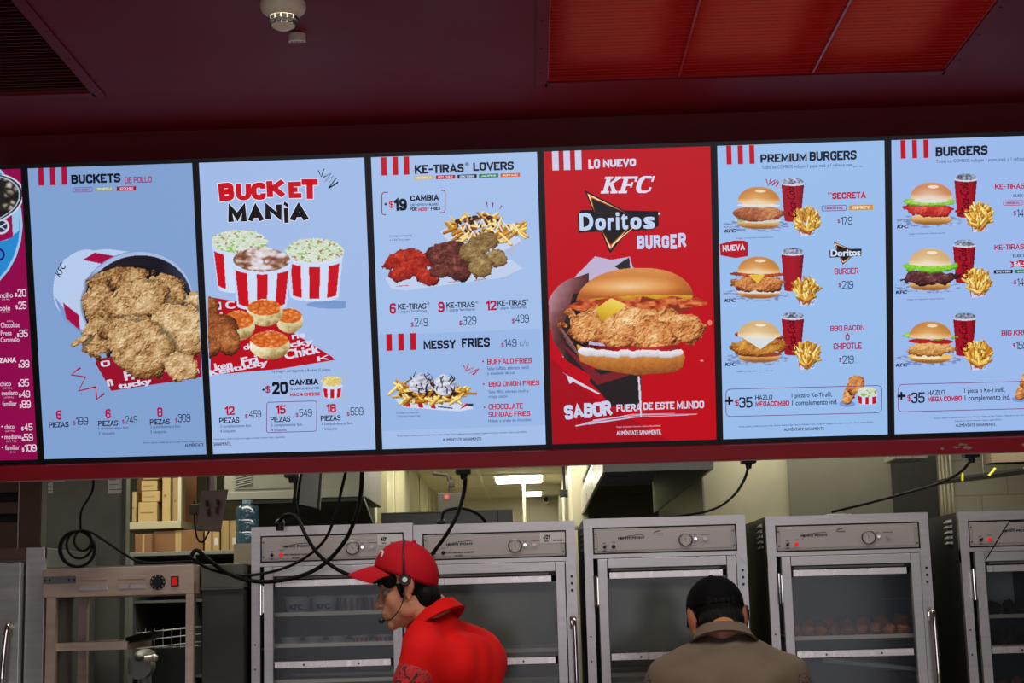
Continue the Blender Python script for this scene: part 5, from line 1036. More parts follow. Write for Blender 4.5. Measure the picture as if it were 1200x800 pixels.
cabinet(CX[3], ZT[3], 'steel holding cabinet with a heap of fried chicken in its window', GLASSM, 40, True, {'mini': 1, 'racks': (-98, -125, -152, -190, -230)})
cabinet(CX[4], ZT[4], 'steel holding cabinet cut by the right edge, dark food on stacked trays', glassy('very_clear_door_glass', (90, 95, 95), .05, .08), 50, True, {'racks': (-118, -150, -168, -200, -240)})
def inside(i, dz): return ZT[i]+dz*c_
# cabinet 0: pans with striped buckets and small tubs
BK = mat('bucket_white', (206, 204, 202), .5); BR = mat('bucket_red', (176, 20, 34), .5)
def bucket(x, y, z, r0, r1, h, label, grp, striped=True):
    t = thing('paper_bucket', label, 'bucket', (x, y, z), group=grp); n = 24
    mb = MB(); pr = [(r0, 0), (r1, h), (r1+.003, h+.003), (r1+.003, h-.004), (r1-.002, h-.001), (r0-.002, .003)]
    mb.lathe([(r0, 0), (r1, h)], n=n); mb.build('tub', BK, t, smooth=True)
    MB().lathe([(r1, h-.008), (r1+.004, h-.006), (r1+.004, h), (r1*.2, h+.002)], n=n).build('lid', mat('tub_lid', (180, 186, 190), .3), t)
    if striped:
        for k in range(0, n, 2):
            a0, a1 = 2*PI*k/n, 2*PI*(k+1)/n; s = MB(); q = []
            for f_, a in ((.1, a0), (.1, a1), (.85, a1), (.85, a0)): rr = r0+(r1-r0)*f_+.0006; q.append((rr*math.cos(a), rr*math.sin(a), h*f_))
            if math.sin((a0+a1)/2) < .2: s.add(q, [(0, 1, 2, 3)]).build('red_stripe', BR, t)
    return t
for k, (dz, lab) in enumerate(((-104, 'top sheet pan in the leftmost cabinet under striped buckets'), (-140, 'middle sheet pan in the leftmost cabinet under small tubs'), (-181, 'lower empty sheet pan in the leftmost cabinet'))):
    sheet_pan(CX[0]+.055, CX[0]+.57, DIA+.07, DIA+.65, inside(0, dz)+.001, lab)
for k in range(4):
    bucket(CX[0]+.155+k*.105, DIA+.16, inside(0, -104)+.004, .042, .050, .072, ('leftmost bucket on the top pan, lettered KFC', 'second bucket from the left on the top pan', 'third bucket on the top pan, boldly striped', 'rightmost striped bucket on the top pan')[k], 'striped buckets on the top pan', striped=k > 1)
    if k < 2:
        V, F = lettering('KFC', .2, 0, True); me = bpy.data.meshes.new('bucket_lettering'); R_ = .0487
        me.from_pydata([(R_*math.sin((a-.5)*1.1), -R_*math.cos((a-.5)*1.1), .022+b_*.02) for a, b_ in V], [], F)
        link('bucket_lettering', me, INK, [o for o in bpy.data.objects if o.get('label', '').startswith(('leftmost bucket on', 'second bucket from')[k])][0])
for k in range(5):
    bucket(CX[0]+.13+k*.092, DIA+.14, inside(0, -140)+.004, .032, .038, .036, ('leftmost', 'second', 'middle', 'fourth', 'rightmost')[k]+' small tub on the middle pan of the leftmost cabinet', 'small tubs on the middle pan', striped=k > 2)
# cabinet 3: heap of fried chicken
FC = mat('fried_chicken_crust', (196, 112, 60), .8, 0, .35, 26, bump=1.0, bscale=90)
def nugget(name, loc, r, seed, m=FC, label=None, cat='chicken', group=None):
    bm = bmesh.new(); bmesh.ops.create_icosphere(bm, subdivisions=3, radius=1); g = random.Random(seed); ph = [g.uniform(0, 6) for _ in range(6)]
    for v in bm.verts:
        p = v.co.copy(); k = 1+.16*math.sin(3.1*p.x+ph[0])*math.sin(2.7*p.y+ph[1])+.12*math.sin(5*p.z+ph[2]+2*p.x)+.10*math.sin(9*p.x+ph[3])*math.sin(8*p.y+ph[4])*math.sin(8*p.z+ph[5])+g.uniform(-.05, .05)
        v.co = Vector((p.x*r[0]*k, p.y*r[1]*k, p.z*r[2]*k))
    me = bpy.data.meshes.new(name); bm.to_mesh(me); bm.free(); o = link(name, me, m, None, True); o.location = loc; o.rotation_euler = (0, 0, g.uniform(-.6, .6))
    return tag(o, label, cat, group)
sheet_pan(CX[3]+.065, CX[3]+.565, DIA+.07, DIA+.6, inside(3, -143), 'sheet pan loaded with fried chicken in the cabinet window')
g = random.Random(8)
for row, (yy, zz, n) in enumerate(((.13, .034, 9), (.22, .038, 8), (.175, .062, 7))):
    for k in range(n):
        nugget('fried_chicken_piece', (CX[3]+.105+k*(.42/(n-1)), DIA+yy+g.uniform(-.012, .012), inside(3, -143)+zz+g.uniform(-.003, .004)), (.026, .032, .024), row*20+k, label='browned fried chicken piece heaped on the pan in the cabinet window', group='fried chicken heaped on the pan')
sheet_pan(CX[3]+.2, CX[3]+.6, DIA+.1, DIA+.6, inside(3, -176), 'empty tilted pan in the lower window under the fried chicken', STEELD).rotation_euler = (0, .12, 0)
# cabinet 2: stock in the lower window
for k, dz in enumerate((-182, -200)): sheet_pan(CX[2]+.07, CX[2]+.55, DIA+.07, DIA+.6, inside(2, dz), ('upper', 'lower')[k]+' pan in the lower window of the hazy cabinet', STEELW)
for k, dz in enumerate((-150, -190)): sheet_pan(CX[1]+.07, CX[1]+.56, DIA+.07, DIA+.6, inside(1, dz)+.001, ('upper', 'lower')[k]+' pan in the cabinet behind the red cap')
# cabinet 4: trays with dark pieces
FD = mat('dark_roast_crust', (48, 30, 22), .8, 0, .3, 20, bump=.8, bscale=80); FO = mat('orange_breading', (140, 74, 30), .8, 0, .3, 20, bump=.6, bscale=80)
for k, (dz, m_, lab) in enumerate(((-123, FD, 'top tray of dark pieces in the rightmost cabinet'), (-158, FD, 'second tray of dark pieces in the rightmost cabinet'), (-215, FO, 'third tray of orange breaded pieces in the rightmost cabinet'))):
    z = inside(4, dz); sheet_pan(CX[4]+.06, CX[4]+.57, DIA+.07, DIA+.6, z, lab)
    for j in range(9):
        nugget('roasted_chicken_piece' if k < 2 else 'breaded_piece', (CX[4]+.1+j*.053, DIA+.13+.02*(j % 2), z+(.034 if k < 2 else .04)), (.023, .03, .028+.005*(j % 3)), 100+k*20+j, m_, ('dark roasted piece on the top tray of the rightmost cabinet', 'dark roasted piece on the second tray of the rightmost cabinet', 'orange breaded piece on the third tray of the rightmost cabinet')[k], 'chicken', ('dark pieces on the top tray', 'dark pieces on the second tray', 'breaded pieces on the third tray')[k])

qa, qb = P(1153, 694, DIA+.35), P(1186, 668, DIA+.35)
tag(MB().box(qa.x, qb.x, DIA+.35, DIA+.353, inside(4, -123)+.004, qb.z).build('pale_sheet', PAPER), 'pale sheet standing behind the dark pieces in the rightmost cabinet', 'paper')  # flat pale rectangle standing upright behind the pieces
# ------------------------------------------------------------------ left side equipment
# steel door cabinet at the frame's left edge
Y0 = 6.0
a = P(52, 700, Y0); zt = P(25, 656, Y0).z; k_ = Y0/FPX
t = thing('refrigerator', 'steel upright cabinet with long bright handle at the left edge', 'refrigerator', (a.x-.75, Y0, 0))
MB().box(0, .75, .02, .7, .05, zt+.045, b=.003).box(.04, .7, .05, .65, 0, .05).build('body', STEELD, t)
MB().box(.0, .75, .0, .02, zt+.002, zt+.045).build('top_rail', BROWNM, t)
MB().box(.75-22*k_, .75, -.004, .02, .06, zt+.045, b=.002).build('door_post', STEEL, t)
dr = MB().box(-.02, .75-24*k_, -.045, -.002, .1, zt-.01, b=.004).build('door', STEEL, t)
MB().box(.75-30*k_, .75-24.3*k_, -.04, .0, .1, zt-.01).build('door_gasket', mat('door_gasket', (64, 64, 66), .6), dr)
hx = .75-36*k_
MB().tube(smoothline([(hx+2*k_, -.045, P(12, 735, Y0).z), (hx+3*k_, -.085, P(12, 733, Y0).z), (hx+1*k_, -.09, P(12, 750, Y0).z), (hx-1.5*k_, -.09, P(12, 785, Y0).z), (hx-2*k_, -.085, P(12, 800, Y0).z), (hx-2*k_, -.045, P(12, 802, Y0).z)], 5), 3.4*k_, 12).build('handle', CHROME, dr, True)
MB().box(.26, .75-49*k_, -.047, -.044, P(0, 720, Y0).z, P(0, 684, Y0).z).build('door_window', DARK, dr)
# brown louvred panel unit above it
Y1 = 6.75
a = P(47, 600, Y1); k1 = Y1/FPX; top = SOFF-.01; bot = P(20, 672, Y1).z
t = thing('vented_unit', 'brown enamelled unit with two dark slots at the far left', 'oven', (a.x-.8, Y1, bot))
b = MB().box(.8-24*k1, .8, 0, .12, 0, top-bot).box(0, .8, .03, .12, 0, top-bot); b.build('casing', BROWNM, t)
for za, zb in ((548, 577), (588, 602), (612, 646)): MB().box(0, .8-25*k1, .004, .03, P(10, zb, Y1).z-bot, P(10, za, Y1).z-bot, b=.003).build('slat', BROWNM, t)
MB().box(0, .8-25*k1, .028, .031, 0, top-bot).build('slot_back', DARK, t)
MB().box(.8-26*k1, .8-24.5*k1, -.003, .004, 0, top-bot).build('edge_bead', STEELW, t)
MB().box(.01, .79, .02, .11, -bot, 0).build('stand', BROWNM, t)
# tall dull steel locker behind the cable coil
Y2 = 6.78; k2 = Y2/FPX
xa, xb = P(48.6, 610, Y2).x, P(148, 610, Y2).x; top = SOFF-.01
t = thing('steel_locker', 'tall dull steel cabinet with white notices behind the coiled cable', 'cabinet', (xa, Y2, 0))
W2 = xb-xa
MB().box(0, W2, .0, .06, 0, top, b=.002).build('body', mat('locker_steel', (124, 128, 112), .5, .15, .25, 2.5), t)
MB().box(0, 7*k2, -.012, 0, 0, top).build('door_edge', mat('locker_edge', (150, 150, 130), .45, .2, .1, 5), t)
MB().box(W2-5*k2, W2, -.012, 0, 0, top).build('door_edge', mat('locker_edge_dark', (88, 90, 80), .45, .5, .1, 5), t)
def notice(t, px0, px1, py0, py1, Y, x0, lines, dy=-.002):
    q0, q1 = P(px0, py0, Y), P(px1, py1, Y)
    n = MB().box(q0.x-x0, q1.x-x0, dy-.001, dy, q1.z, q0.z).build('notice', PAPER, t)
    for k in range(lines):
        z = q0.z+(q1.z-q0.z)*(k+.8)/(lines+.6); w = q1.x-q0.x; MB().box(q0.x-x0+.1*w, q0.x-x0+w*(.55+.35*((k*7) % 3)/2), dy-.0014, dy-.001, z-.0012, z+.0012).build('printed_line', INK, n)
notice(t, 127, 144, 540, 578, Y2, xa, 6); notice(t, 56, 62, 562, 578, Y2, xa, 3); notice(t, 55, 76, 540, 564, Y2, xa, 2)
# heated pass-through shelf unit
Y3 = 5.95; k3 = Y3/FPX
ql, qr = P(50, 681, Y3), P(227, 681, Y3); W3 = qr.x-ql.x; zt, zb = P(138, 664, Y3).z, P(138, 698, Y3).z
t = thing('food_warmer', 'warm-toned steel heated shelf unit with black dial and red switch', 'food warmer', (ql.x, Y3, 0))
MB().box(0, W3, 0, .45, zb, zt, b=.002).build('hood', STEELW, t)
MB().box(2*k3, W3-2*k3, .02, .43, zt-.001, zt+.006).build('top_plate', STEELD, t)
for x0_, x1_ in ((5*k3, 16*k3), (W3-9*k3, W3-.0)): MB().box(x0_, x1_, .0, .03, 0, zb).build('leg', STEELW, t)
for x0_, x1_ in ((5*k3, 16*k3), (W3-9*k3, W3-.0)): MB().box(x0_, x1_, .42, .45, 0, zb).build('leg', STEELW, t)
for x0_, x1_, z0_, z1_ in ((43, 76, 675, 679), (43, 76, 685.5, 690.5), (88, 120, 675, 679), (88, 120, 685, 690)):
    za, zb_ = P(140, z1_, Y3).z, P(140, z0_, Y3).z; MB().box(x0_*k3, x1_*k3, -.003, .001, za, zb_, b=.0012).build('vent_slot', STEELB if z0_ > 680 else STEELW, t)  # lower slots get brighter steel to imitate a reflected gleam
MB().box(1*k3, 39*k3, -.002, .001, P(70, 683.5, Y3).z, P(70, 675, Y3).z, b=.0008).build('name_plate', STEELD, t)
for x_ in (3, 8.5, 31, 37): MB().cyl((x_*k3, -.004, P(70, 679.5, Y3).z), (x_*k3, 0, P(70, 679.5, Y3).z), 1.3*k3, n=10).build('screw', BLACK, t)
kz = P(185, 682, Y3).z; kx = P(185, 682, Y3).x-ql.x
kb = MB().cyl((kx, -.004, kz), (kx, .001, kz), 9*k3, n=24).cyl((kx, -.018, kz), (kx, -.004, kz), 5*k3, 5.6*k3, n=18).box(kx-1.2*k3, kx+1.2*k3, -.024, -.016, kz-5*k3, kz+5*k3).build('dial_knob', BLACK, t)
for k in range(10):
    an = 2*PI*k/10; MB().box(kx+7.4*k3*math.cos(an)-.5*k3, kx+7.4*k3*math.cos(an)+.5*k3, -.0046, -.004, kz+7.4*k3*math.sin(an)-.5*k3, kz+7.4*k3*math.sin(an)+.5*k3).build('dial_tick', PAPER, kb)
sx_, sz_ = P(205, 681, Y3).x-ql.x, P(205, 681, Y3).z
MB().box(sx_-4.6*k3, sx_+4.6*k3, -.004, .001, sz_-6*k3, sz_+6*k3, b=.001).build('switch_frame', BLACK, t)
MB().prism([(sx_-3.2*k3, -.004, sz_+4.5*k3), (sx_-3.2*k3, -.010, sz_-4.5*k3), (sx_-3.2*k3, -.003, sz_-4.5*k3)], (6.4*k3, 0, 0)).build('rocker_switch', emis('lit_red_switch', (200, 14, 12), .6), t)
MB().box(16*k3, 98*k3, .02, .40, P(100, 762, Y3).z, P(100, 752.5, Y3).z).build('shelf', STEELW, t)
MB().box(16*k3, W3-9*k3, .02, .40, P(100, 830, Y3).z, P(100, 822, Y3).z).build('shelf', STEELW, t)
MB().prism([(96*k3, .02, P(100, 756, Y3).z), (96*k3, .02, P(100, 748, Y3).z), (112*k3, .2, P(100, 742, Y3).z), (112*k3, .2, P(100, 750, Y3).z)], (0, .2, 0)).build('shelf_bracket', STEELDK, t)
# steel bench between the warmer and the holding cabinets
Y4 = 6.05; k4 = Y4/FPX
ql4, qr4 = P(227.5, 700, Y4), P(292, 700, Y4); zt = P(250, 661, Y4).z
t = thing('prep_counter', 'dark steel side counter between the warmer and leftmost holding cabinet', 'counter', (ql.x+W3+.004, Y4, 0)); W4 = CX[0]-ql.x-W3-.02
MB().box(.004, W4-.004, .015, .7, 0, zt-.095, b=.002).build('body', mat('counter_side_steel', (66, 68, 60), .5, .2, .2, 3), t)
MB().box(0, W4, .0, .7, zt-.09, zt, b=.003).build('top_band', mat('counter_dark_steel', (96, 98, 88), .45, .3, .2, 4), t)
MB().box(.004, W4-.004, .004, .02, zt-.095, zt-.09).build('seam', STEELD, t)
# wall shelf box with kraft packs
Y5 = 8.3; k5 = Y5/FPX
A, B_, C_, D_ = P(150, 615, Y5), P(214.5, 622, Y5-.15), P(150, 545, Y5), P(215, 545, Y5-.15)
t = thing('wall_shelf', 'pale metal framed shelf box full of brown packs', 'shelf', (A.x, Y5-.2, A.z-.015)); W5 = B_.x-A.x; H5 = SOFF-A.z
MB().box(0, W5, 0, .4, -.02, .018, b=.002).build('shelf_board', mat('shelf_cream', (178, 172, 140), .45), t)
MB().box(W5-.016, W5, .0, .03, .018, H5).box(-.0, .016, .0, .03, .018, H5).build('upright', mat('shelf_upright', (190, 186, 160), .4), t)
MB().box(0, W5, .38, .4, .018, H5).build('back_panel', KRAFTD, t)
g = random.Random(4)
def pack(x0, x1, z0, z1, y0, label, m, tilt=0):
    t = thing('paper_pack', label, 'box', ((x0+x1)/2, y0, z0), group='brown packs in the wall shelf box'); w = (x1-x0)/2; h = z1-z0
    MB().box(-w, w, 0, .16, 0, h, b=.003).build('carton', m, t); MB().box(-w+.01, w-.02, -.0012, 0, h*.45, h*.5).build('seam_tape', KRAFTD, t); t.rotation_euler = (0, tilt, 0); return t
bx0, bz0 = A.x, A.z+.0035
s5 = lambda px: P(px, 600, Y5-.15).x
zz = lambda py: P(180, py, Y5-.15).z
pack(s5(153), s5(158), bz0, zz(575), Y5-.12, 'narrow upright brown pack at the shelf box left end', KRAFT)
pack(s5(162), s5(184), bz0, zz(588), Y5-.15, 'large lower brown pack in the shelf box', KRAFT)
pack(s5(165), s5(186), zz(588)+.002, zz(575), Y5-.14, 'brown pack lying on the large pack', KRAFT)
pack(s5(164), s5(183), zz(575)+.003, zz(562), Y5-.13, 'second brown pack from the top of the stack', KRAFT)
pack(s5(166), s5(185), zz(562)+.003, zz(551), Y5-.14, 'topmost brown pack of the shelf stack', KRAFT)
pack(s5(190), s5(199.5), bz0, zz(548), Y5-.15, 'tall brown pack standing right of the stack', KRAFT)
pack(s5(201), s5(209), bz0, zz(560), Y5-.13, 'tall creased brown pack at the shelf box right end', KRAFT)
# lower shelf with cartons and worktop behind the warmer
Y6 = 8.0; k6 = Y6/FPX
xa, xb = P(152, 640, Y6).x, P(284, 640, Y6).x; zt = P(220, 645.5, Y6).z
t = thing('rear_shelf', 'grey metal shelf behind the warmer carrying cardboard boxes', 'shelf', (xa, Y6, 0)); W6 = xb-xa
MB().box(0, W6, 0, .5, zt-.02, zt, b=.002).build('top_board', mat('grey_shelf', (138, 140, 132), .45, .4), t)
MB().box(0, W6, .48, .5, 0, zt-.02).build('back_panel', DARK, t)
for x_ in (0, W6*.55, W6-.02): MB().box(x_, x_+.02, 0, .5, 0, zt-.02).build('upright', mat('grey_shelf_side', (120, 122, 116), .45, .4), t)
MB().box(0.02, W6-.02, .02, .48, P(220, 705, Y6).z, P(220, 702, Y6).z).build('shelf_board', STEELD, t)
MB().box(0.02, W6-.02, .02, .48, P(220, 794, Y6).z, P(220, 790.5, Y6).z).build('shelf_board', STEELD, t)
def carton(px0, px1, py0, py1, Y, label, m, d=.25, base=None, lab=True):
    q0, q1 = P(px0, py0, Y), P(px1, py1, Y); z0 = q1.z if base is None else base
    t = thing('cardboard_box', label, 'box', ((q0.x+q1.x)/2, Y, z0), group='cardboard boxes at the back of the kitchen'); w = (q1.x-q0.x)/2; h = q0.z-z0
    MB().box(-w, w, 0, d, 0, h, b=.003).build('carton', m, t); MB().box(-w*.12, w*.12, -.0012, .0, 0, h).build('tape', KRAFTD if m is KRAFT else KRAFT, t)
    if lab: MB().box(w*.35, w*.8, -.0014, .0, h*.18, h*.42).build('shipping_label', PAPER, t)
    return t
carton(158, 178, 626, 645, Y6+.06, 'low dark carton with printed panel at the shelf left', KRAFTD, base=zt+.001, lab=False)
carton(180, 238, 622, 645, Y6+.12, 'wide brown carton behind the monitor bracket', KRAFTD, base=zt+.001, lab=False)
carton(240, 257, 610, 645, Y6+.04, 'pale carton right of the monitor bracket with white label', KRAFT, base=zt+.001)
carton(259, 279, 610, 645, Y6+.06, 'carton beside the blue water jug', KRAFT, base=zt+.001)
carton(160, 188, 763, 800, Y6+.1, 'carton low down seen through the warmer, left one', KRAFT, base=P(220, 790, Y6).z, lab=False)
carton(190, 221, 763, 800, Y6+.1, 'carton low down seen through the warmer, right one', KRAFT, base=P(220, 790, Y6).z, lab=False)
# wire basket and mixer head seen through the warmer
Y7 = 7.2; q = P(160, 760, Y7); q1 = P(222, 740, Y7)
t = thing('wire_basket', 'grey wire basket seen through the open warmer', 'basket', (q.x, Y7, q.z))
wm = MB(); Wb, Hb = q1.x-q.x, q1.z-q.z
for z in (0, Hb*.5, Hb): wm.tube([(0, 0, z), (Wb, 0, z+.02)], .0022, 6).tube([(0, .25, z), (Wb, .25, z+.02)], .0022, 6).tube([(Wb, 0, z+.02), (Wb, .25, z+.02)], .0022, 6)
wm.build('rim_wire', STEEL, t)
wm = MB()
for k in range(7): wm.tube([(Wb*k/6, 0, 0), (Wb*k/6, 0, Hb+.02)], .0018, 6).tube([(Wb*k/6, 0, 0.002), (Wb*k/6, .25, .002)], .0018, 6)
wm.build('cross_wire', STEEL, t)
MB().box(0, Wb, .1, .14, -q.z, -.003).build('stand', STEELDK, t)
Y8 = 6.9; q = P(163, 775, Y8); k8 = Y8/FPX
t = thing('mixer', 'small grey machine head with round knob seen through the warmer', 'mixer', (q.x, Y8, 0))
MB().sph((0, .1, q.z+5*k8), (11*k8, .12, 9*k8)).cyl((0, .0, q.z-6*k8), (0, .12, q.z-6*k8), 14*k8, 12*k8).build('head', STEELD, t, True)
MB().cyl((8*k8, -.02, q.z+3*k8), (19*k8, -.02, q.z+4*k8), 3.5*k8).sph((19*k8, -.02, q.z+4*k8), 4.2*k8).build('knob', STEELB, t, True)
MB().cyl((0, .1, .06), (0, .1, q.z-.02), .03).cyl((0, .1, 0), (0, .1, .06), .05, .04).build('stem', STEELD, t, True)
# monitor bracket hanging from the ceiling
Y9 = 6.6; k9 = Y9/FPX; q = P(246, 590, Y9)
t = thing('monitor_bracket', 'brown steel monitor bracket hanging from a grey pole', 'bracket', (q.x-12*k9, Y9, SOFF))
MB().cyl((10*k9, .06, 0), (10*k9, .06, P(237, 580, Y9).z-SOFF), 6*k9, n=18).build('pole', mat('pole_grey', (120, 112, 106), .35, .9), t, True)
z1, z2 = P(245, 576, Y9).z-SOFF, P(245, 624, Y9).z-SOFF
pl = MB().prism([(2*k9, .0, z1+1*k9), (34*k9, -.01, z1+2*k9), (27*k9, -.045, z2+0*k9), (-2*k9, -.035, z2+2*k9)], (0, .006, 0)); pl.build('mount_plate', BRACK, t)
for x_, z_ in ((10, -14), (12, -24), (23, -13), (22, -22)): MB().box((x_-1)*k9, (x_+1)*k9, -.05, -.015, z1+(z_-3)*k9, z1+(z_+3)*k9).build('slot', DARK, t)
for x_, z_ in ((3, -43), (24, -42)): MB().cyl((x_*k9, -.05, z1+z_*k9), (x_*k9, -.03, z1+z_*k9), 1.6*k9, n=10).build('bolt', CHROME, t)
MB().box(-12*k9, 4*k9, .0, .06, z1-26*k9, z1-14*k9, b=.003).cyl((-6*k9, -.004, z1-19*k9), (-6*k9, .0, z1-19*k9), 1.4*k9, n=10).build('tilt_arm', BRACK, t)
MB().tube(smoothline([(-8*k9, .03, z1-10*k9), (-7*k9, .02, z1-35*k9), (-3*k9, .01, z1-54*k9), (4*k9, .0, z1-58*k9), (12*k9, -.01, z1-46*k9)], 6), 1.1*k9, 8).build('cord', RUBBER, t, True)
# water jug
Y10 = 7.75; q = P(290, 640, Y10); k10 = Y10/FPX
tj = thing('water_jug', 'blue translucent water jug behind the leftmost cabinet', 'jug', (q.x, Y10+.15, zt+.001))
JB = 1.0
zj = zt
r_ = 13.5*k10
MB().lathe([(r_*.94, 0), (r_, .008), (r_, .05), (r_*.95, .057), (r_, .064), (r_, .11), (r_*.95, .117), (r_, .124), (r_, .165), (r_*.9, .182), (r_*.4, .19), (r_*.38, .2)], n=28).build('bottle', WATER, tj, True)
MB().lathe([(r_*.42, .195), (r_*.42, .212), (.001, .213)], n=20).build('cap', mat('jug_cap', (110, 130, 150), .5), tj)
tj.location = (q.x, Y10, P(290, 637, Y10).z); 
MB().box(-r_, r_, -r_, r_, -tj.location.z, -.001).build('stand', mat('jug_stand', (120, 112, 96), .6), tj)
# air unit on the rear wall
Y11 = 7.9; k11 = Y11/FPX; qa, qb = P(263, 586, Y11), P(427, 583, Y11)
t = thing('air_unit', 'large grey-green air unit with mesh grille high on the wall', 'air conditioner', (qa.x, Y11, qa.z)); Wu = qb.x-qa.x; Hu = SOFF-.01-qa.z
MB().box(0, Wu, 0, .9, 0, Hu, b=.004).build('casing', BEIGE, t)
MB().box(0, Wu, -.012, .004, -.002, 9*k11, b=.003).build('lip', BEIGE, t)
MB().box(12*k11, 80*k11, -.006, .002, 12*k11, Hu).build('access_panel', mat('access_panel', (122, 122, 106), .45, .3), t)
MB().box(14*k11, 33*k11, -.010, -.004, 15*k11, Hu-.01).build('grille_back', mat('grille_shade', (70, 70, 62), .6), t)
gr = MB()
for k in range(12): gr.prism([(14*k11, -.013, 15*k11+k*2.6*k11), (14*k11, -.013, 16*k11+k*2.6*k11), (33*k11, -.013, 19.5*k11+k*2.6*k11), (33*k11, -.013, 18.5*k11+k*2.6*k11)], (0, .003, 0))
gr.build('grille_mesh', mat('grille_mesh', (140, 140, 124), .5, .3), t)
MB().prism([(0, .0, -.001), (.06, .7, -.10), (Wu, .7, -.16), (Wu, 0, -.001)], (0, 0, -.02)).build('drain_tray', STEELDK, t)
MB().box(.1, .14, .85, .9, -qa.z, 0).box(Wu-.14, Wu-.1, .85, .9, -qa.z, 0).build('wall_rail', BEIGE, t)
# hanging kitchen display seen edge-on
Y12 = 6.9; k12 = Y12/FPX; q = P(360, 570, Y12)
t = thing('kitchen_monitor', 'tilted grey panel screen hanging under the red rail above the cabinets', 'monitor', (q.x, Y12, SOFF))
z1, z2 = P(360, 540, Y12).z-SOFF, P(360, 594, Y12).z-SOFF
f0 = [(-11*k12, -.02, z1), (17*k12, .06, z1+2*k12), (12*k12, .06, z2-2*k12), (-17*k12, -.02, z2+3*k12)]
MB().prism(f0, (0, .035, 0)).build('housing', BLACK, t)
MB().prism([(-7.5*k12, -.014, z1), (14*k12, .045, z1+2*k12), (9.5*k12, .045, z2-.5*k12), (-13*k12, -.014, z2+4*k12)], (0, -.012, 0)).build('back_plate', mat('monitor_back', (120, 122, 120), .4, .5), t)
MB().cyl((2*k12, .05, 0), (2*k12, .05, z1+.03), .018).build('pole', STEELD, t)
# stainless table end and equipment behind cabinets
Y13 = 9.0; k13 = Y13/FPX; qa, qb = P(447, 616, Y13), P(601, 612, Y13); zt = P(520, 600, Y13).z
t = thing('steel_worktop', 'long grey steel appliance back behind the holding cabinets', 'counter', (qa.x, Y13, 0)); Ww = qb.x-qa.x
MB().box(0, Ww, 0, .7, 0, zt, b=.003).build('body', mat('grey_back_steel', (112, 114, 114), .45, .5, .1, 4), t)
MB().box(Ww*.885, Ww*.89, -.003, .0, zt-.3, zt).build('seam', STEELDK, t)
MB().box(0, Ww, -.006, .7, zt, zt+.006).build('top_edge', STEELD, t)
# grey box heater on passage wall with pipe
Y14 = 10.6; k14 = Y14/FPX; qa, qb = P(513, 600, Y14), P(541, 577, Y14)
t = thing('water_heater', 'small grey steel box with round red seal beneath a dark pipe', 'heater', (qa.x, Y14, qa.z)); Wh, Hh = qb.x-qa.x, qb.z-qa.z
MB().box(0, Wh, 0, .3, -.25, Hh, b=.006).build('box', mat('heater_steel', (44, 42, 36), .6, 0, .2, 5), t)
sl = MB().cyl((Wh*.38, -.004, Hh*.80), (Wh*.38, .0, Hh*.80), 4*k14, n=18).build('red_seal', mat('seal_red', (116, 26, 24), .6), t); MB().cyl((Wh*.38, -.005, Hh*.80), (Wh*.38, -.003, Hh*.80), 2.2*k14, n=16).build('seal_centre', mat('seal_pale', (130, 90, 84), .6), sl)
MB().tube(smoothline([(Wh*.5, .1, Hh), (Wh*.5, .1, Hh+8*k14), (Wh*.58, .1, Hh+12*k14), (Wh*.45, .1, Hh+17*k14), (Wh*.4, .1, Hh+22*k14), (-.0, .1, Hh+24*k14), (-6*k14, .1, Hh+25*k14)], 5), 2.2*k14, 10).box(Wh*.45, Wh*.68, .07, .13, Hh+8*k14, Hh+16*k14, b=.003).build('pipe', mat('pipe_brown', (30, 16, 14), .6), t, True)
MB().box(.02, Wh-.02, .05, .25, -qa.z, -.25).build('stand', STEELDK, t)
# electrical junction under the rail
def socket(px, py, Y, w, h, label):
    k = Y/FPX; q = P(px, py, Y); t = thing('plug_socket', label, 'plug', (q.x, q.y, q.z))
    MB().box(-w*k/2, w*k/2, -.02, .03, -h*k/2, h*k/2+.02, b=.003).build('socket_body', BLACK, t)
    MB().cyl((0, -.0, -h*k/2-6*k), (0, 0, -h*k/2), 3.2*k, 4.2*k, n=12).build('plug', BLACK, t, True); return t
socket(543, 551, 5.33, 18, 9, 'black plug socket under the rail above the red cap')
socket(877, 540, 5.33, 17, 6, 'black plug socket under the rail above the brown shirt')
socket(1138, 533, 5.33, 17, 6, 'black plug socket under the rail near the right edge')
socket(342, 556, 6.4, 17, 7, 'black plug socket above the leftmost holding cabinet')
# extraction hood
HB = .56
def hd(px, py): # point on the hood's bottom rim height
    d = FW*FPX + RT*(px-600) - UP*(py-400); return CAM + d*((HB)/d.z)
n0 = hd(716, 553); n1 = hd(824, 550); f0_ = hd(674, 604); xl = (n0.x+f0_.x)/2; xr = pr0-.005
y0, y1 = n0.y, min(f0_.y, 11.5); zb = CAM.z+HB
t = thing('extraction_hood', 'long stainless extraction hood running back over the cooking line', 'hood', (xl, y0, zb)); Wd, Dp = xr-xl, y1-y0
MB().prism([(0, 0, 0), (0, 0, .12), (.10, 0, SOFF-zb-.01), (.112, 0, SOFF-zb-.01), (.012, 0, .115), (.012, 0, 0)], (0, Dp, 0)).build('side_skirt', STEELB, t)
MB().box(0, Wd, -.01, .0, 0, .14).build('front_lip', STEELD, t)
MB().box(0, Wd, 0, .012, .14, SOFF-zb-.01).build('front_panel', STEELD, t)
MB().box(.012, Wd, .012, Dp, .2, .215).build('inner_top', STEELD, t)
for k in range(9): MB().box(.05, Wd-.05, .1+k*Dp/9.2, .1+k*Dp/9.2+.03, .16, .2).build('filter_bar', STEELD, t)
MB().box(Wd-.012, Wd, 0, Dp, -.0, .2).build('back_skirt', STEELD, t)
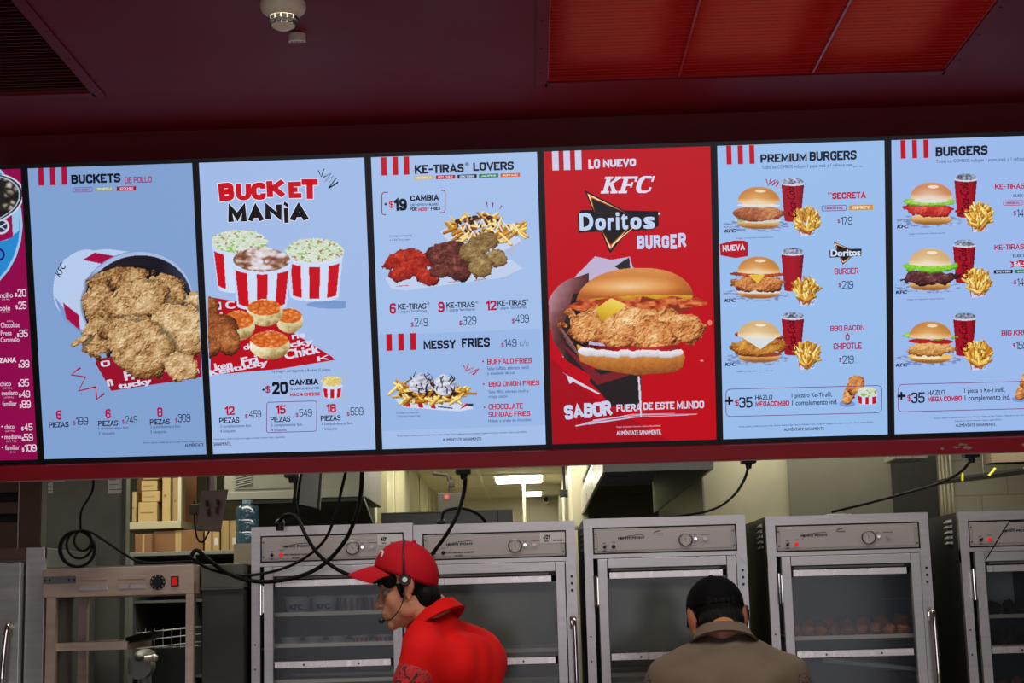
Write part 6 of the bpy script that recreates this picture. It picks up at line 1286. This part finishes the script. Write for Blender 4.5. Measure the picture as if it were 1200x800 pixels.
o = MB().box(xr-.004, xr+.004, 7.25, 9.8, 0, SOFF).build('trim_5', mat('backsplash_sheet', (128, 126, 108), .35, .6, .3, 1.5)); tag(o, kind='structure')
# security camera and ceiling sensor
q = P(661, 578, 11.0); k = 11/FPX
t = thing('security_camera', 'small black camera on the far right passage wall', 'camera', (q.x, q.y, q.z)); MB().box(-5*k, 5*k, -.05, .06, -4*k, 4*k, b=.004).cyl((-3*k, -.07, -2*k), (-3*k, -.05, -2*k), 3*k).build('body', BLACK, t); MB().box(-1*k, 2*k, -.01, .02, 4*k, SOFF-q.z).build('mount', BLACK, t)
o = MB().box(P(664, 570, 11.2).x, P(664, 570, 11.2).x+.1, 9.9, BACK, 0, SOFF).build('wall_corridor', CREAM); tag(o, kind='structure')
q = P(640, 585, 14.8); k = 14.8/FPX
t = thing('dome_camera', 'tiny dark dome camera on the far back wall', 'camera', (q.x, q.y, q.z)); MB().sph((0, 0, 0), 3*k).build('dome', BLACK, t, True); MB().cyl((0, 0, 0), (0, .2, .0), 3.4*k).build('base', IVORY, t)
tag(MB().box(P(612.5, 590, 12.5).x, P(616, 590, 12.5).x, 12.5, 12.6, 0, SOFF).build('trim_6', mat('cream_column', (214, 208, 182), .4)), kind='structure')
# long steel bar resting over cabinet tops
q0, q1 = P(548, 609.5, 6.9), P(690, 606, 6.9)
tag(MB().box(q0.x, q1.x, 6.86, 6.92, ZT[1]+.001, ZT[1]+.016, b=.002).build('steel_rod', STEEL), 'thin steel bar lying across the top of the second cabinet', 'bar')
# papers lying on the fourth cabinet
t = thing('paper_slip', 'two pale paper slips lying on the chicken cabinet top', 'paper', (P(984, 600, DIA).x, DIA+.03, ZT[3]+.001)); MB().box(-.045, .03, 0, .10, 0, .004).box(.038, .05, .0, .05, 0, .003).build('sheets', PAPER, t)
# right far room: hanging shelf board with yellow clips, pipes
Y15 = 8.2; k15 = Y15/FPX; qa = P(1105, 565, Y15)
t = thing('hanging_shelf', 'dark shelf board hung on thin rods with yellow clips at far right', 'shelf', (qa.x, Y15, P(1150, 560, Y15).z))
MB().prism([(0, 0, -.01), (.75, -.25, .06), (.75, .35, .06), (.0, .4, -.01)], (0, 0, .012)).build('board', STEELDK, t)
MB().box(55*k15, .75, -.05, .1, .075, SOFF-t.location.z-.01).build('brown_panel', mat('shelf_brown_panel', (96, 84, 66), .6), t)
for x_ in (13, 52): MB().cyl((x_*k15, .06, 0), (x_*k15, .06, SOFF-t.location.z), .003, n=8).build('rod', STEELD, t)
YC = mat('yellow_clip', (226, 226, 70), .5)
for x_, z_, dx in ((12, 0, 1), (43, 5, 8), (84, 12, 8)): MB().prism([(x_*k15, -.16, z_*k15-.02), ((x_+2)*k15, -.16, z_*k15-.024), ((x_+2+dx)*k15, -.16, z_*k15+.014), ((x_+dx)*k15, -.16, z_*k15+.018)], (0, .01, 0)).build('yellow_clip', YC, t)
for i_, px in enumerate((1103.5, 1107.5, 1112, 1117)):
    q = P(px, 585, 8.8); t_ = MB().cyl((q.x, 8.8, 0), (q.x, 8.8, SOFF), .0085, n=10).build('wall_pipe', mat('cream_pipe', (180, 174, 150), .4), None, True); tag(t_, ('leftmost', 'second', 'third', 'rightmost')[i_]+' of four thin vertical pipes on the far right wall', 'pipe', 'thin vertical pipes at the far right')
# flat fixture under the header on the right
q = P(1062, 537, 6.6); k = 6.6/FPX
t = thing('light_fitting', 'flat pale fitting under the kitchen ceiling at right', 'light', (q.x, q.y, SOFF)); MB().box(-20*k, 19*k, -.1, .1, q.z-SOFF-.01, q.z-SOFF+.012, b=.003).build('tray', STEELB, t); MB().box(-4*k, 4*k, -.02, .02, q.z-SOFF, 0).build('stem', STEELD, t)

# ------------------------------------------------------------------ black cables
def cable(pts, r, label, name='power_cable'):
    line = smoothline([P(*p) for p in pts], 10)
    t = tag(MB().tube(line, r, 10).build(name, RUBBER, None, True), label, 'cable', 'black cables hanging under the rail'); return t
cable([(109, 552, 5.35), (109, 572, 5.4), (103, 585, 5.5), (95, 600, 5.75), (94.5, 622, 5.9)], .0042, 'thin cable dropping from the rail to the coil')
cl = []
for k in range(60):
    a = PI/2+2*PI*k/15; lp = k//15; R_ = (21, 19.5, 15, 10)[lp]; R2 = (21, 20.5, 16, 12)[lp]; cxx = (90.5, 91, 93, 97)[lp]; cyy = (643, 643, 638, 633)[lp]
    cl.append((cxx+R_*math.cos(a), cyy-R2*math.sin(a), 5.925-.004*lp-.003*math.sin(k*2.1)))
cl += [(100, 622, 5.90), (108, 624, 5.90), (122, 633, 5.9), (140, 645, 5.9), (158, 656, 5.9), (176, 659.5, 5.9), (200, 659, 5.88), (222, 658, 5.86), (232, 660, 5.86)]
cable(cl, .0048, 'black cable coiled in loops above the warmer, running right')
cable([(424.5, 549, 5.4), (423, 575, 5.5), (417, 605, 5.75), (402, 637, 5.95), (375, 664, 5.98), (340, 678, 5.98), (300, 681, 5.98), (268, 672, 5.95), (245, 656, 5.9), (232, 645, 5.88), (226, 648, 5.88), (224, 656, 5.88)], .0078, 'thick outer cable looping from the rail past the leftmost cabinet')
cable([(406, 549, 5.4), (400, 575, 5.5), (393, 603, 5.75), (380, 633, 5.95), (355, 655, 6.0), (325, 668, 6.0), (290, 674, 5.98), (262, 671, 5.95), (240, 664, 5.88), (221, 651, 5.84)], .0056, 'thinner inner cable looping from the rail past the leftmost cabinet')
cable([(327, 612, 6.05), (332, 605, 6.02), (342, 603, 6.0), (350, 610, 5.98), (359, 628, 5.945), (372, 648, 5.94), (392, 665, 5.94), (414, 675, 5.93), (438, 680, 5.9)], .0072, 'cable arching from a plug down behind the red cap')
MBp = MB(); q = P(328, 613, 6.06); MBp.sph((q.x, q.y, q.z), (.020, .02, .017)).cyl((q.x, q.y, q.z), (q.x, q.y, q.z-.028), .017, .015); tag(MBp.build('cable_plug', BLACK, None, True), 'round black plug on top of the leftmost cabinet', 'plug')
cable([(345, 560, 6.38), (346, 580, 6.38), (349, 600, 6.38), (352, 610, 6.4)], .0032, 'thin cord dropping from the socket by the hanging screen')
cable([(354, 549, 6.75), (350, 575, 6.8), (348, 600, 6.9)], .006, 'cord running along the hanging screen edge')
cable([(545.5, 556, 5.33), (544, 575, 5.45), (537, 600, 5.7), (524, 625, 5.95), (508, 647, 6.0), (500, 658, 6.0)], .0072, 'thick cable falling from the socket in front of the second cabinet')
cable([(517.5, 611, 6.2), (520, 600, 6.2), (531, 596, 6.2), (545, 596, 6.22), (560, 602, 6.25), (569, 611, 6.3)], .0062, 'short cable arching over the second cabinet top')
q = P(517, 612, 6.2); tag(MB().sph((q.x, q.y, q.z), (.018, .018, .014)).build('cable_plug', BLACK, None, True), 'round black plug on top of the second cabinet', 'plug')
cable([(877, 547, 5.33), (872, 562, 5.5), (862, 578, 5.9), (847, 591, 6.3), (828, 599, 6.6), (800, 604, 6.8), (780, 606, 6.85)], .005, 'cable sweeping left from the socket above the brown shirt')
cable([(1138, 539, 5.33), (1125, 553, 5.5), (1100, 566, 5.8), (1060, 578, 6.1), (1015, 590, 6.3), (975, 599.5, 6.4)], .0052, 'cable sweeping left from the right socket to the chicken cabinet')
cable([(1155, 656, 6.09), (1166, 638, 6.07), (1181, 614, 6.05), (1187, 611, 6.05), (1215, 611.5, 6.05)], .0022, 'thin wire lying across the rightmost cabinet front')

# ------------------------------------------------------------------ smoke detector and ceiling sensor on the red ceiling
dd = onceil(332, 4); k = dd.y/FPX
t = thing('smoke_detector', 'ivory round smoke detector on the red ceiling', 'smoke detector', (dd.x, dd.y, CEIL))
R_ = 28*k
MB().lathe([(R_, 0), (R_, -.012), (R_*.94, -.022), (R_*.78, -.03), (R_*.66, -.036), (R_*.62, -.05)], n=32).build('base', IVORY, t, True)
MB().lathe([(R_*.55, -.036), (R_*.52, -.062), (R_*.3, -.07), (.001, -.071)], n=28).build('sensor_cap', IVORY, t, True)
for k_ in range(14):
    a = 2*PI*k_/14; x, y = math.cos(a), math.sin(a); s_ = MB()
    for z0, z1, f in ((-.047, -.041, .60), (-.061, -.053, .545)): s_.prism([(R_*f*x+R_*.1*y*s, R_*f*y-R_*.1*x*s, z) for s, z in ((-1, z0), (1, z0), (1, z1), (-1, z1))], (x*.004, y*.004, 0))
    s_.build('vent_opening', DARK, t)
dd = onceil(348, 40); k = dd.y/FPX
t = thing('ceiling_sensor', 'small ivory half-round sensor beside the smoke detector', 'sensor', (dd.x, dd.y, CEIL)); R_ = 10.5*k
MB().prism([(R_*math.cos(PI*j/12), -.7*R_*math.sin(PI*j/12), -.022) for j in range(13)]+[(-R_, .25*R_, -.022), (R_, .25*R_, -.022)], (0, 0, .022)).build('body', IVORY, t)
for j in range(5): MB().box(-R_*.7+j*R_*.32, -R_*.7+j*R_*.32+R_*.2, -R_*.15, -.0, -.0235, -.021).build('slot', DARK, t)
# ------------------------------------------------------------------ people
SKIN = mat('warm_skin', (196, 136, 104), .5, 0, .06, 12, bump=.05, bscale=120)
SKIND = mat('tan_skin', (170, 106, 74), .5, 0, .06, 12, bump=.05, bscale=120)
HAIR = mat('black_hair', (9, 8, 8), .6, 0, .2, 30, bump=.6, bscale=160, stretch=(1, 1, .2), spec=.15)
CAPR = mat('red_cap_cloth', (176, 14, 30), .7, 0, .05, 10, bump=.15, bscale=300, spec=.15)
CAPB = mat('black_cap_cloth', (8, 8, 9), .85, 0, .1, 10, bump=.15, bscale=300, spec=.1)
SHIRTR = mat('red_polo_cloth', (194, 12, 12), .8, 0, .06, 6, bump=.35, bscale=9, spec=.15)
SHIRTB = mat('brown_shirt_cloth', (98, 86, 72), .8, 0, .07, 6, bump=.35, bscale=9, spec=.2)
TROUS = mat('black_trousers', (22, 22, 25), .8)
SHOE = mat('black_shoes', (15, 15, 15), .5)
def patterned(name, base, ink, scale, thr):
    m = mat(name, base, .8); nt = m.node_tree; b = nt.nodes['Principled BSDF']
    tc = nt.nodes.new('ShaderNodeTexCoord'); w_ = nt.nodes.new('ShaderNodeTexNoise'); w_.inputs['Scale'].default_value = scale; w_.inputs['Detail'].default_value = 2; w_.inputs['Distortion'].default_value = 1.2
    nt.links.new(tc.outputs['Object'], w_.inputs[0])
    s1 = nt.nodes.new('ShaderNodeMath'); s1.operation = 'SUBTRACT'; s1.inputs[1].default_value = .5; nt.links.new(w_.outputs[0], s1.inputs[0])
    s2 = nt.nodes.new('ShaderNodeMath'); s2.operation = 'ABSOLUTE'; nt.links.new(s1.outputs[0], s2.inputs[0])
    s3 = nt.nodes.new('ShaderNodeMath'); s3.operation = 'LESS_THAN'; s3.inputs[1].default_value = thr; nt.links.new(s2.outputs[0], s3.inputs[0])
    mx = nt.nodes.new('ShaderNodeMixRGB'); nt.links.new(s3.outputs[0], mx.inputs[0]); mx.inputs[1].default_value = tuple(lin(base))+(1,); mx.inputs[2].default_value = tuple(lin(ink))+(1,)
    nt.links.new(mx.outputs[0], b.inputs['Base Color']); return m
SLR = patterned('red_sleeve_print', (170, 18, 26), (30, 12, 16), 46, .035)
SLB = patterned('brown_sleeve_print', (92, 78, 66), (26, 22, 20), 60, .05)
def V3(*a): return Vector(a)
class Lump:
    """rounded shapes fused into one continuous skin"""
    def __init__(s): s.m = MB()
    def cap(s, a, b, r0, r1=None, n=16):
        r1 = r0 if r1 is None else r1; a, b = Vector(a), Vector(b); s.m.tube([a, b], [r0, r1], n); s.m.sph(a, r0, 10); s.m.sph(b, r1, 10); return s
    def chain(s, pts, rs):
        for i in range(len(pts)-1): s.cap(pts[i], pts[i+1], rs[i], rs[i+1])
        return s
    def ell(s, c, r, rot=None):
        bm = bmesh.new(); bmesh.ops.create_uvsphere(bm, u_segments=24, v_segments=16, radius=1)
        for v in bm.verts:
            q = Vector((v.co.x*r[0], v.co.y*r[1], v.co.z*r[2])); v.co = Vector(c)+(rot @ q if rot else q)
        s.m.bm(bm); return s
    def build(s, name, m, parent, voxel=.006, smooth=6, fn=None):
        o = s.m.build(name, None, None); md = o.modifiers.new('r', 'REMESH'); md.mode = 'VOXEL'; md.voxel_size = voxel
        sm = o.modifiers.new('s', 'SMOOTH'); sm.iterations = smooth; sm.factor = .5
        dg = bpy.context.evaluated_depsgraph_get(); me = bpy.data.meshes.new_from_object(o.evaluated_get(dg)); old = o.data
        bpy.data.objects.remove(o); bpy.data.meshes.remove(old); me.name = name
        if fn:
            bm = bmesh.new(); bm.from_mesh(me); fn(bm); bm.to_mesh(me); bm.free()
        me.materials.clear(); return link(name, me, m, parent, True)
def hand(L, w, d, n, side, s=1.0, curl=.5):
    """palm and five fingers from wrist w along d; n = back of the hand, side = +1 thumb towards d x n"""
    d = d.normalized(); n = (n-d*n.dot(d)).normalized(); t = d.cross(n)*side
    for k in range(4):
        o = (1.5-k)*.019*s; base = w+d*.025*s+t*o*.7; kn = w+d*(.088-.004*abs(k-1))*s+t*o
        L.cap(base, kn, .0125*s, .0105*s)
        p = kn; dirn = d.copy(); ln = (.042, .047, .044, .034)[k]*s
        for j, f in enumerate((1, .68, .52)):
            a = curl*(.55+.35*j); dirn = (dirn*math.cos(a)-n*math.sin(a)).normalized(); q = p+dirn*ln*f; L.cap(p, q, (.0092-.001*j)*s, (.0084-.001*j)*s, 10)
            n2 = n; p = q
    a = w+d*.028*s+t*.026*s; b = a+(d*.5+t*.75-n*.25).normalized()*.042*s; c = b+(d*.85+t*.25-n*.45).normalized()*.032*s; e = c+(d*.85-n*.5).normalized()*.025*s
    L.chain([a, b, c, e], [.013*s, .011*s, .0098*s, .0085*s])
def person(label, loc, face, J, skin, shirt, sleeve, capm, H, hair_fn, profile):
    """face: heading of the chest (radians); J: joint table in the body frame (x ahead, y left, z up); H: head matrix in the body frame"""
    root = thing('person', label, 'person', loc, face)
    nb, hc = Vector(J['neck']), H.translation
    hp = lambda *p: H @ Vector(p)
    R3 = H.to_3x3()
    B = Lump()
    # head
    B.ell(hp(-.012, 0, .035), (.098, .077, .088), R3).ell(hp(.028, 0, -.03), (.062, .060, .086), R3).ell(hp(.032, 0, -.074), (.050, .048, .040), R3)
    B.ell(hp(.070, 0, -.100), (.020, .022, .018), R3).chain([hp(.086, 0, .012), hp(.097, 0, -.014), hp(.110, 0, -.036)], [.008, .0095, .0125])
    for s in (-1, 1):
        B.ell(hp(.100, s*.011, -.039), (.010, .008, .008), R3).cap(hp(.084, s*.008, .020), hp(.074, s*.046, .019), .0105, .009).ell(hp(.048, s*.036, -.034), (.026, .022, .032), R3)
        B.ell(hp(.006, s*.052, -.062), (.035, .014, .028), R3)
        eq = profile.get('earsize', 1.0); er = R3 @ Matrix.Rotation(-.25, 3, 'Y') @ Matrix.Rotation(s*.35, 3, 'Z')
        B.ell(hp(-.010, s*.080, -.004), (.019*eq, .006*eq, .033*eq), er).ell(hp(-.006, s*.078, -.034*eq), (.010, .007, .011), er).ell(hp(-.018, s*(.080+.004*eq), .004), (.014*eq, .006*eq, .027*eq), er)
    B.ell(hp(.070, 0, -.062), (.026, .034, .034), R3)
    B.ell(hp(.091, 0, -.064), (.013, .021, .0065), R3).ell(hp(.089, 0, -.076), (.012, .018, .0075), R3)
    B.chain([hp(-.028, 0, -.05), hp(-.042, 0, -.10), nb+V3(-.01, 0, .03), nb+V3(-.01, 0, -.05)], [.056, .054, .056, .060])
    pel = V3(*J['pelvis']); chest = V3(*J['chest'])
    B.ell(chest, (.105, .155, .17)).ell((pel+chest)/2, (.10, .138, .16)).ell(pel, (.108, .150, .12))
    for s in (-1, 1):
        sh = V3(*J['sh%d' % s]); el = V3(*J['el%d' % s]); wr = V3(*J['wr%d' % s]); hd = V3(*J['hd%d' % s])
        B.cap(nb+V3(-.015, s*.03, -.03), sh, .040, .046).cap(sh, el, .046, .040).cap(el, wr, .039, .026)
        hand(B, wr, hd, V3(.2, 0, 1), -s if J.get('palmdown', 1) else s, 1.0, J.get('curl', .5))
        hip = pel+V3(0, s*.085, -.06); kn = V3(pel.x+.02, s*.10, .48); an = V3(pel.x-.02, s*.105, .09)
        B.cap(hip, kn, .082, .055).cap(kn, an, .052, .036).cap(an, an+V3(.14, s*.02, -.055), .036, .028)
    body = B.build('body', skin, root, .0042, 7)
    # shirt
    S = Lump(); S.ell(chest, (.122, .172, .180)).ell((pel+chest)/2+V3(-.005, 0, 0), (.122, .160, .17)).ell(pel+V3(0, 0, .03), (.125, .165, .13))
    S.ell(chest+V3(-.035, 0, .05), (.085, .150, .14)).ell(nb+V3(-.018, 0, -.022), (.078, .098, .055))
    for s in (-1, 1):
        sh = V3(*J['sh%d' % s]); el = V3(*J['el%d' % s])
        S.chain([nb+V3(-.018, s*.025, -.035), nb+V3(-.02, s*.075, -.05), sh+V3(0, 0, .004), sh.lerp(el, .30)], [.058, .060, .066, .064]); S.cap(chest+V3(-.02, s*.06, .06), sh+V3(-.01, -s*.03, -.02), .10, .078)
    def cut(bm):
        for v in bm.verts:   # soft folds
            v.co += v.normal*(.0035*math.sin(38*v.co.z+9*math.sin(7*v.co.y)+5*v.co.x)*math.sin(11*v.co.y+3*v.co.z)+.004*math.sin(26*v.co.y+4*math.sin(6*v.co.z)))
    S.build('shirt', shirt, root, .008, 22, cut)
    for s in (-1, 1):
        sh = V3(*J['sh%d' % s]); el = V3(*J['el%d' % s]); a, b = sh.lerp(el, J.get('slv', .2)), sh.lerp(el, .74)
        L = Lump(); L.cap(a, b, .0665, .0655); L.build('sleeve', sleeve, root, .008, 4)
    # collar: folded band with an opening at the throat
    cm = MB(); n = 40; vs = []; ax = V3(*J.get('neckax', (.3, 0, 1))).normalized()
    fwd = (V3(1, 0, 0)-ax*ax.x).normalized(); lf = ax.cross(fwd); c0 = nb+V3(-.012, 0, .012)
    lo, hi = .38, 2*PI-.38
    for rr, hh in J.get('collar', ((.064, .022), (.069, .032), (.075, .03), (.088, -.012), (.098, -.024), (.094, -.028), (.082, -.01), (.066, .005))):
        for k in range(n+1):
            a = lo+(hi-lo)*k/n; dz = -.012*math.cos(a)*(.4 if hh > 0 else 2.2)
            vs.append(c0+fwd*math.cos(a)*rr*1.02+lf*math.sin(a)*rr*(1.0+.1*(hh < 0))+ax*(hh+dz))
    m_ = len(vs)//(n+1); cm.add(vs, [(i*(n+1)+k, i*(n+1)+k+1, ((i+1) % m_)*(n+1)+k+1, ((i+1) % m_)*(n+1)+k) for i in range(m_) for k in range(n)]+[tuple(i*(n+1) for i in range(m_)), tuple(i*(n+1)+n for i in range(m_-1, -1, -1))])
    cm.build('collar', shirt, root, True)
    # trousers and shoes
    Tr = Lump(); Tr.ell(pel+V3(0, 0, -.03), (.120, .162, .10))
    for s in (-1, 1):
        hip = pel+V3(0, s*.085, -.06); kn = V3(pel.x+.02, s*.10, .48); an = V3(pel.x-.02, s*.105, .07); Tr.cap(hip, kn, .094, .070).cap(kn, an, .068, .056)
        Sh = Lump(); Sh.cap((an.x-.02, an.y, .046), (an.x+.16, an.y+s*.02, .038), .046, .036); Sh.build('shoe', SHOE, root, .008, 3)
    Tr.build('trousers', TROUS, root, .009, 4)
    # hair
    hl = Lump(); hair_fn(hl, hp, R3); hl.build('hair', HAIR, root, .004, 3)
    # eyes and brows
    for s in (-1, 1):
        MB().sph(hp(.071, s*.032, -.002), .0125, 10).build('eye', mat('eye_white', (150, 140, 132), .3), root, True)
        MB().sph(hp(.0805, s*.0325, -.002), (.0055, .006, .006), 8).build('iris', mat('dark_iris', (24, 16, 12), .25), root, True)
        MB().tube([hp(.094, s*.012, .020), hp(.092, s*.03, .027), hp(.080, s*.052, .022)], [.0035, .0045, .002], 8).build('eyebrow', HAIR, root, True)
    # cap: crown shell, button and brim, fitted to the head
    n, rows = 40, 14; cv = []; tilt = Matrix.Rotation(profile.get('captilt', .14), 3, 'Y'); cen = V3(-.008, 0, .042); rx, ry, rz = profile.get('capr', (.112, .089, .092))
    for i in range(rows+1):
        ph = (PI/2+.16)*i/rows
        for k in range(n):
            a = 2*PI*k/n; e = math.sin(min(ph, PI/2)); z = math.cos(ph); fr = 1+.05*max(0, math.cos(a))*(1-abs(z))
            seam = 1-.012*(abs((a*3/PI) % 1-.5) < .06)
            q = tilt @ V3(rx*e*math.cos(a)*fr*seam, ry*e*math.sin(a)*seam, rz*(z if i else 1)); cv.append(hp(*(cen+q)))
    cm = MB().add(cv, [(i*n+k, i*n+(k+1) % n, (i+1)*n+(k+1) % n, (i+1)*n+k) for i in range(rows) for k in range(n)]); co = cm.build('cap', capm, root, True)
    sd = co.modifiers.new('thick', 'SOLIDIFY'); sd.thickness = .003; sd.offset = -1
    MB().sph(hp(*(cen+tilt @ V3(0, 0, rz+.001))), (.008, .008, .005), 8).build('cap_button', capm, co, True)
    if profile.get('emblem'):
        ce = [hp(*(cen+tilt @ V3(rx*1.06*math.sin(ph)*math.cos(a), ry*1.02*math.sin(ph)*math.sin(a), rz*1.01*math.cos(ph)))) for ph, a in ((1.34, .62), (1.22, .60), (1.14, .48), (1.16, .36))]
        MB().tube(smoothline(ce, 4), .0026, 8).build('cap_emblem', PAPER, co, True)
    bv, nu, nv = [], 18, 8
    for side in (0, 1):
        for j in range(nv+1):
            for i in range(nu+1):
                a = -1.12+2.24*i/nu; f = j/nv; x0, y0_ = rx*1.04*math.cos(a), ry*1.02*math.sin(a); ext = .080*f*math.cos(a*.85)**.7
                bv.append(hp(*(cen+tilt @ V3(x0+ext, y0_*(1-.10*f), -.010-.018*f*f-ext*profile.get('brimdrop', 0)-.16*(abs(y0_)**2)/.1-.0035*side))))
    W_ = nu+1; N_ = W_*(nv+1); fs = []
    for j in range(nv):
        for i in range(nu): fs += [(j*W_+i, j*W_+i+1, (j+1)*W_+i+1, (j+1)*W_+i)]
    edge = [j*W_ for j in range(nv, -1, -1)]+list(range(1, W_))+[j*W_+nu for j in range(1, nv+1)]+[nv*W_+i for i in range(nu-1, 0, -1)]
    fs += [(edge[i], edge[(i+1) % len(edge)], N_+edge[(i+1) % len(edge)], N_+edge[i]) for i in range(len(edge))]
    bm_ = MB().add(bv, fs); bm_.f += [(N_+j*W_+i, N_+(j+1)*W_+i, N_+(j+1)*W_+i+1, N_+j*W_+i+1) for j in range(nv) for i in range(nu)]; bm_.mi += [1]*(nu*nv)
    bm_.build('brim', [capm, CAPB], co, True)
    # headset
    btl = Matrix.Rotation(profile.get('captilt', .14)+.36, 3, 'Y'); s = profile.get('ear', 1); bt = [hp(*(cen+btl @ V3(.004-.006*math.cos(a), s*ry*1.035*math.sin(a), rz*1.03*math.cos(a)))) for a in [(-.3+2.0*k/14) for k in range(15)]]

    hb = MB().tube(smoothline(bt, 3), .0032, 8).build('headset', BLACK, root, True)


    MB().cyl(hp(-.004, s*.084, .020), hp(-.004, s*.102, .020), .019, .015, n=18).build('earpiece', BLACK, hb, True)
    MB().cyl(hp(-.004, s*.100, .021), hp(-.004, s*.105, .021), .0075, n=14).build('earpiece_emblem', PAPER, hb)
    mt = profile.get('mic', (.118, s*.03, -.072)); MB().tube(smoothline([hp(0, s*.096, .008), hp(.02, s*.085, -.045), hp(.065, s*.064, -.082), hp(*mt)], 6), .0015, 8).build('microphone_boom', BLACK, hb, True)
    MB().sph(hp(*mt), .0095, 10).build('microphone_foam', BLACK, hb, True)
    return root
def headmat(c, yaw, pitch, roll=0, sc=(1, 1, 1)): return Matrix.Translation(c) @ (Matrix.Rotation(yaw, 4, 'Z') @ Matrix.Rotation(pitch, 4, 'Y') @ Matrix.Rotation(roll, 4, 'X') @ Matrix.Diagonal((sc[0], sc[1], sc[2], 1)))
# the person in red: chest turned left and a little away, face in profile to the left, looking down
YP = 4.8; phi = .40; face = PI-phi
base = P(533, 770, YP); loc = Vector((base.x, YP, 0))
def tobody(px, py, dy): # photograph pixel at depth YP + dy -> body frame
    d = P(px, py, YP+dy)-loc; c, s = math.cos(-face), math.sin(-face); return Vector((d.x*c-d.y*s, d.x*s+d.y*c, d.z))
hc = tobody(477.5, 688, -.01)
def hair1(L, hp, R3):
    L.ell(hp(-.022, 0, .026), (.088, .079, .076), R3).ell(hp(-.058, 0, -.035), (.052, .070, .056), R3).ell(hp(-.066, 0, -.066), (.036, .056, .034), R3)
    for s in (-1, 1): L.ell(hp(.040, s*.042, .032), (.046, .030, .030), R3).cap(hp(.022, s*.070, .004), hp(.018, s*.071, -.026), .0085, .005).ell(hp(.066, s*.030, .030), (.024, .034, .014), R3)
n1 = tobody(503, 727, .02)
J1 = {'neck': n1, 'chest': (.0, 0, 1.19), 'pelvis': (-.03, 0, .88), 'sh1': (.02, .165, 1.315), 'sh-1': (-.02, -.165, 1.315),
      'el1': (.09, .225, 1.06), 'wr1': (.30, .14, 1.0), 'hd1': (.9, -.2, -.25), 'el-1': (.05, -.235, 1.06), 'wr-1': (.28, -.12, 1.0), 'hd-1': (.9, .2, -.25)}
person('person in a red cap and red polo shirt with headset, looking down to the left', loc, face, J1, SKIN, SHIRTR, SLR, CAPR, headmat(hc, phi-.0, .16, 0, (.87, .93, 1.0)), hair1, {'ear': 1, 'emblem': 1, 'captilt': -.44, 'brimdrop': .40, 'capr': (.110, .089, .096), 'mic': (.104, .032, -.082)})
# the person in brown: back to us, head bowed
YP = 4.85; face = PI/2; base = P(853, 780, YP); loc = Vector((base.x, YP, 0))
hc = tobody(840, 725, .10)
def hair2(L, hp, R3):
    L.ell(hp(-.022, 0, .030), (.093, .081, .085), R3).ell(hp(-.055, 0, -.03), (.052, .071, .050), R3).ell(hp(-.078, 0, -.055), (.028, .052, .028), R3)
n2 = tobody(847, 752, .03)
J2 = {'neck': n2, 'chest': (-.0, 0, 1.12), 'pelvis': (-.05, 0, .82), 'neckax': (.25, -.02, 1), 'slv': .06, 'sh1': (.03, .183, 1.222), 'sh-1': (.03, -.183, 1.222),
      'el1': (.08, .25, .98), 'wr1': (.28, .12, .98), 'hd1': (.9, -.2, -.2), 'el-1': (.08, -.25, .98), 'wr-1': (.28, -.12, .98), 'hd-1': (.9, .2, -.2)}
person('person in a black cap and brown collared shirt seen from behind', loc, face, J2, SKIND, SHIRTB, SLB, CAPB, headmat(hc, .10, .42, -.05), hair2, {'ear': -1, 'earsize': 1.25, 'captilt': -.22, 'capr': (.108, .088, .09)})
